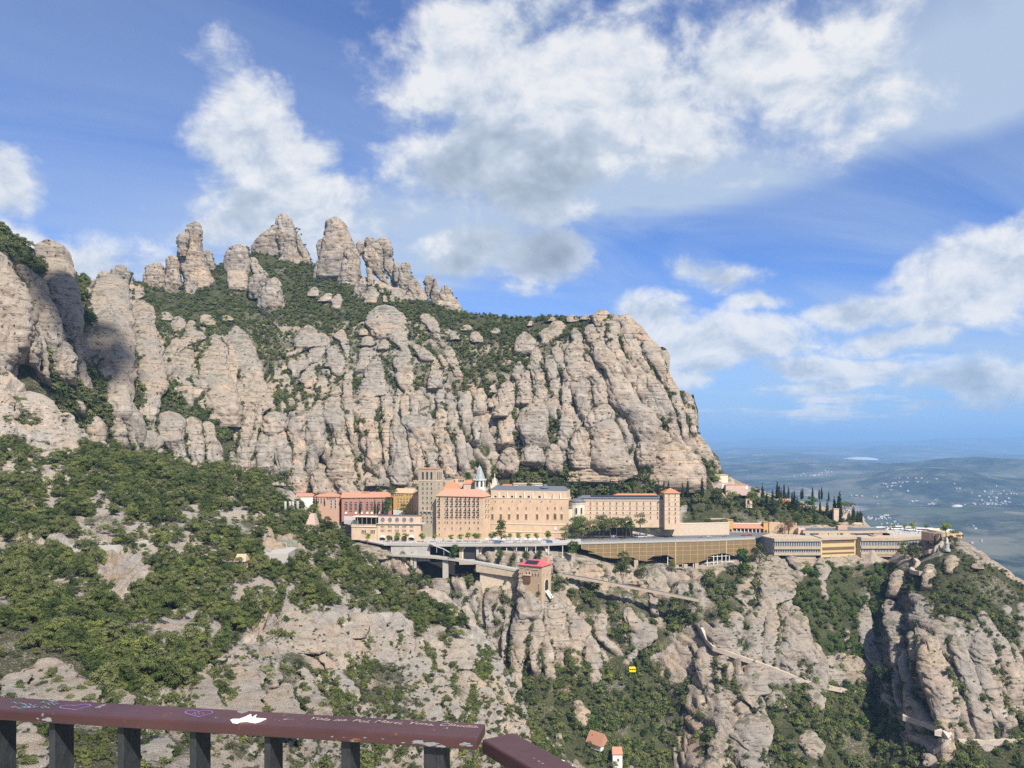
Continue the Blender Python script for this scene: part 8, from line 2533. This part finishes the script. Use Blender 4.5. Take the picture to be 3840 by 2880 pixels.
def chip(cx, cy, rx, ry, mat, name, n=15):
    pts = []
    for k in range(n):
        a = 2 * math.pi * k / n; q = rc.uniform(.55, 1.15)
        sy = min(max(cy + ry * q * math.sin(a), 0), 3000)
        pts.append(on_front(cx + rx * q * math.cos(a), sy))
    lo_, hi_ = Z0 + .0012, ZT - .0045
    for p in pts: p.z = min(max(p.z, lo_), hi_)
    mb = MB(); mb.add([(p.x - bz.x, p.y - bz.y, p.z - bz.z) for p in pts], [tuple(range(n - 1, -1, -1))]); mb.build(name, mat, e)


for x, y, a, b_ in ((865, 925, 50, 17), (950, 940, 75, 16), (1020, 955, 40, 10), (1185, 938, 38, 14), (1215, 950, 30, 10), (495, 895, 14, 5), (270, 888, 10, 7), (620, 905, 12, 4), (760, 930, 16, 5)): chip(HX(x), GY(y), a * .5425, b_ * .5425, bare, 'bare_metal_patch')
for x, y, a, b_ in ((298, 910, 9, 6), (350, 893, 12, 5), (430, 905, 32, 7), (440, 920, 12, 6), (395, 912, 8, 5), (1165, 955, 10, 5)): chip(HX(x), GY(y), a * .5425, b_ * .5425, rusty, 'rust_spot')
for x, y, a, b_ in ((330, 770, 40, 14), (260, 762, 10, 5), (1330, 868, 26, 5)): chip(GX(x), GY(y), a * .5425, b_ * .5425, bare if x < 1000 else rusty, 'bare_metal_patch')
words_on_rail('Yola isa. Pol, Marti, Yuna, Claudia,', HX(95), GY(772), HX(1280), GY(828), .021, scratch, 'scratched_names')
# white signature on the corner rail
KX = lambda x: 1800 + x * .4822
KY = lambda y: 2080 + y * .4822
sg = [(575, 1659), (590, 1640), (615, 1615), (640, 1598), (652, 1605), (640, 1630), (625, 1659), (640, 1640), (660, 1632), (668, 1650), (690, 1655), (720, 1640), (725, 1659)]
Ps = [on_top(KX(x), KY(y)) for x, y in sg]
stroke('white_signature', [(KX(x), KY(y)) for x, y in sg], .004, ink_w, e2, bz2)

# ------------------------------------------------------------------ an unseen cloud, laid out to shade the left-hand cliffs
tgt = W(330, 1120, 625)
cc_ = tgt + SUN_TO * 2600
rs_ = np.random.default_rng(9)
ce = []
bmc = bmesh.new()
for k in range(58):
    a = rs_.uniform(0, 6.28); u_ = math.sqrt(rs_.uniform())
    off = Vector((math.cos(a) * u_ * 33 - 4, math.sin(a) * u_ * 50 - 2, rs_.uniform(-9, 12)))
    r_ = rs_.uniform(9, 15)
    tmp = bmesh.ops.create_icosphere(bmc, subdivisions=3, radius=r_, matrix=Matrix.Translation(off))
me = bpy.data.meshes.new('cloud'); bmc.to_mesh(me); bmc.free()
co = np.empty(len(me.vertices) * 3, np.float32); me.vertices.foreach_get('co', co); co = co.reshape(-1, 3)
co += fbm(co[:, 0] / 9, co[:, 1] / 9, co[:, 2] / 9, 4, 66)[:, None] * 3.0 * co / (np.linalg.norm(co, axis=1, keepdims=True) + 1)
me.vertices.foreach_set('co', co.ravel()); me.polygons.foreach_set('use_smooth', np.ones(len(me.polygons), bool))
me.materials.append(plain('cloud_white', (.85, .86, .88), 1.0, .03, .02)); me.update()
o = link('cloud', me, None, cc_); o.rotation_euler = SUN_TO.to_track_quat('Z', 'Y').to_euler()
tag(o, 'unseen white cloud behind the viewer, shaped to shade the left-hand cliffs', 'cloud')
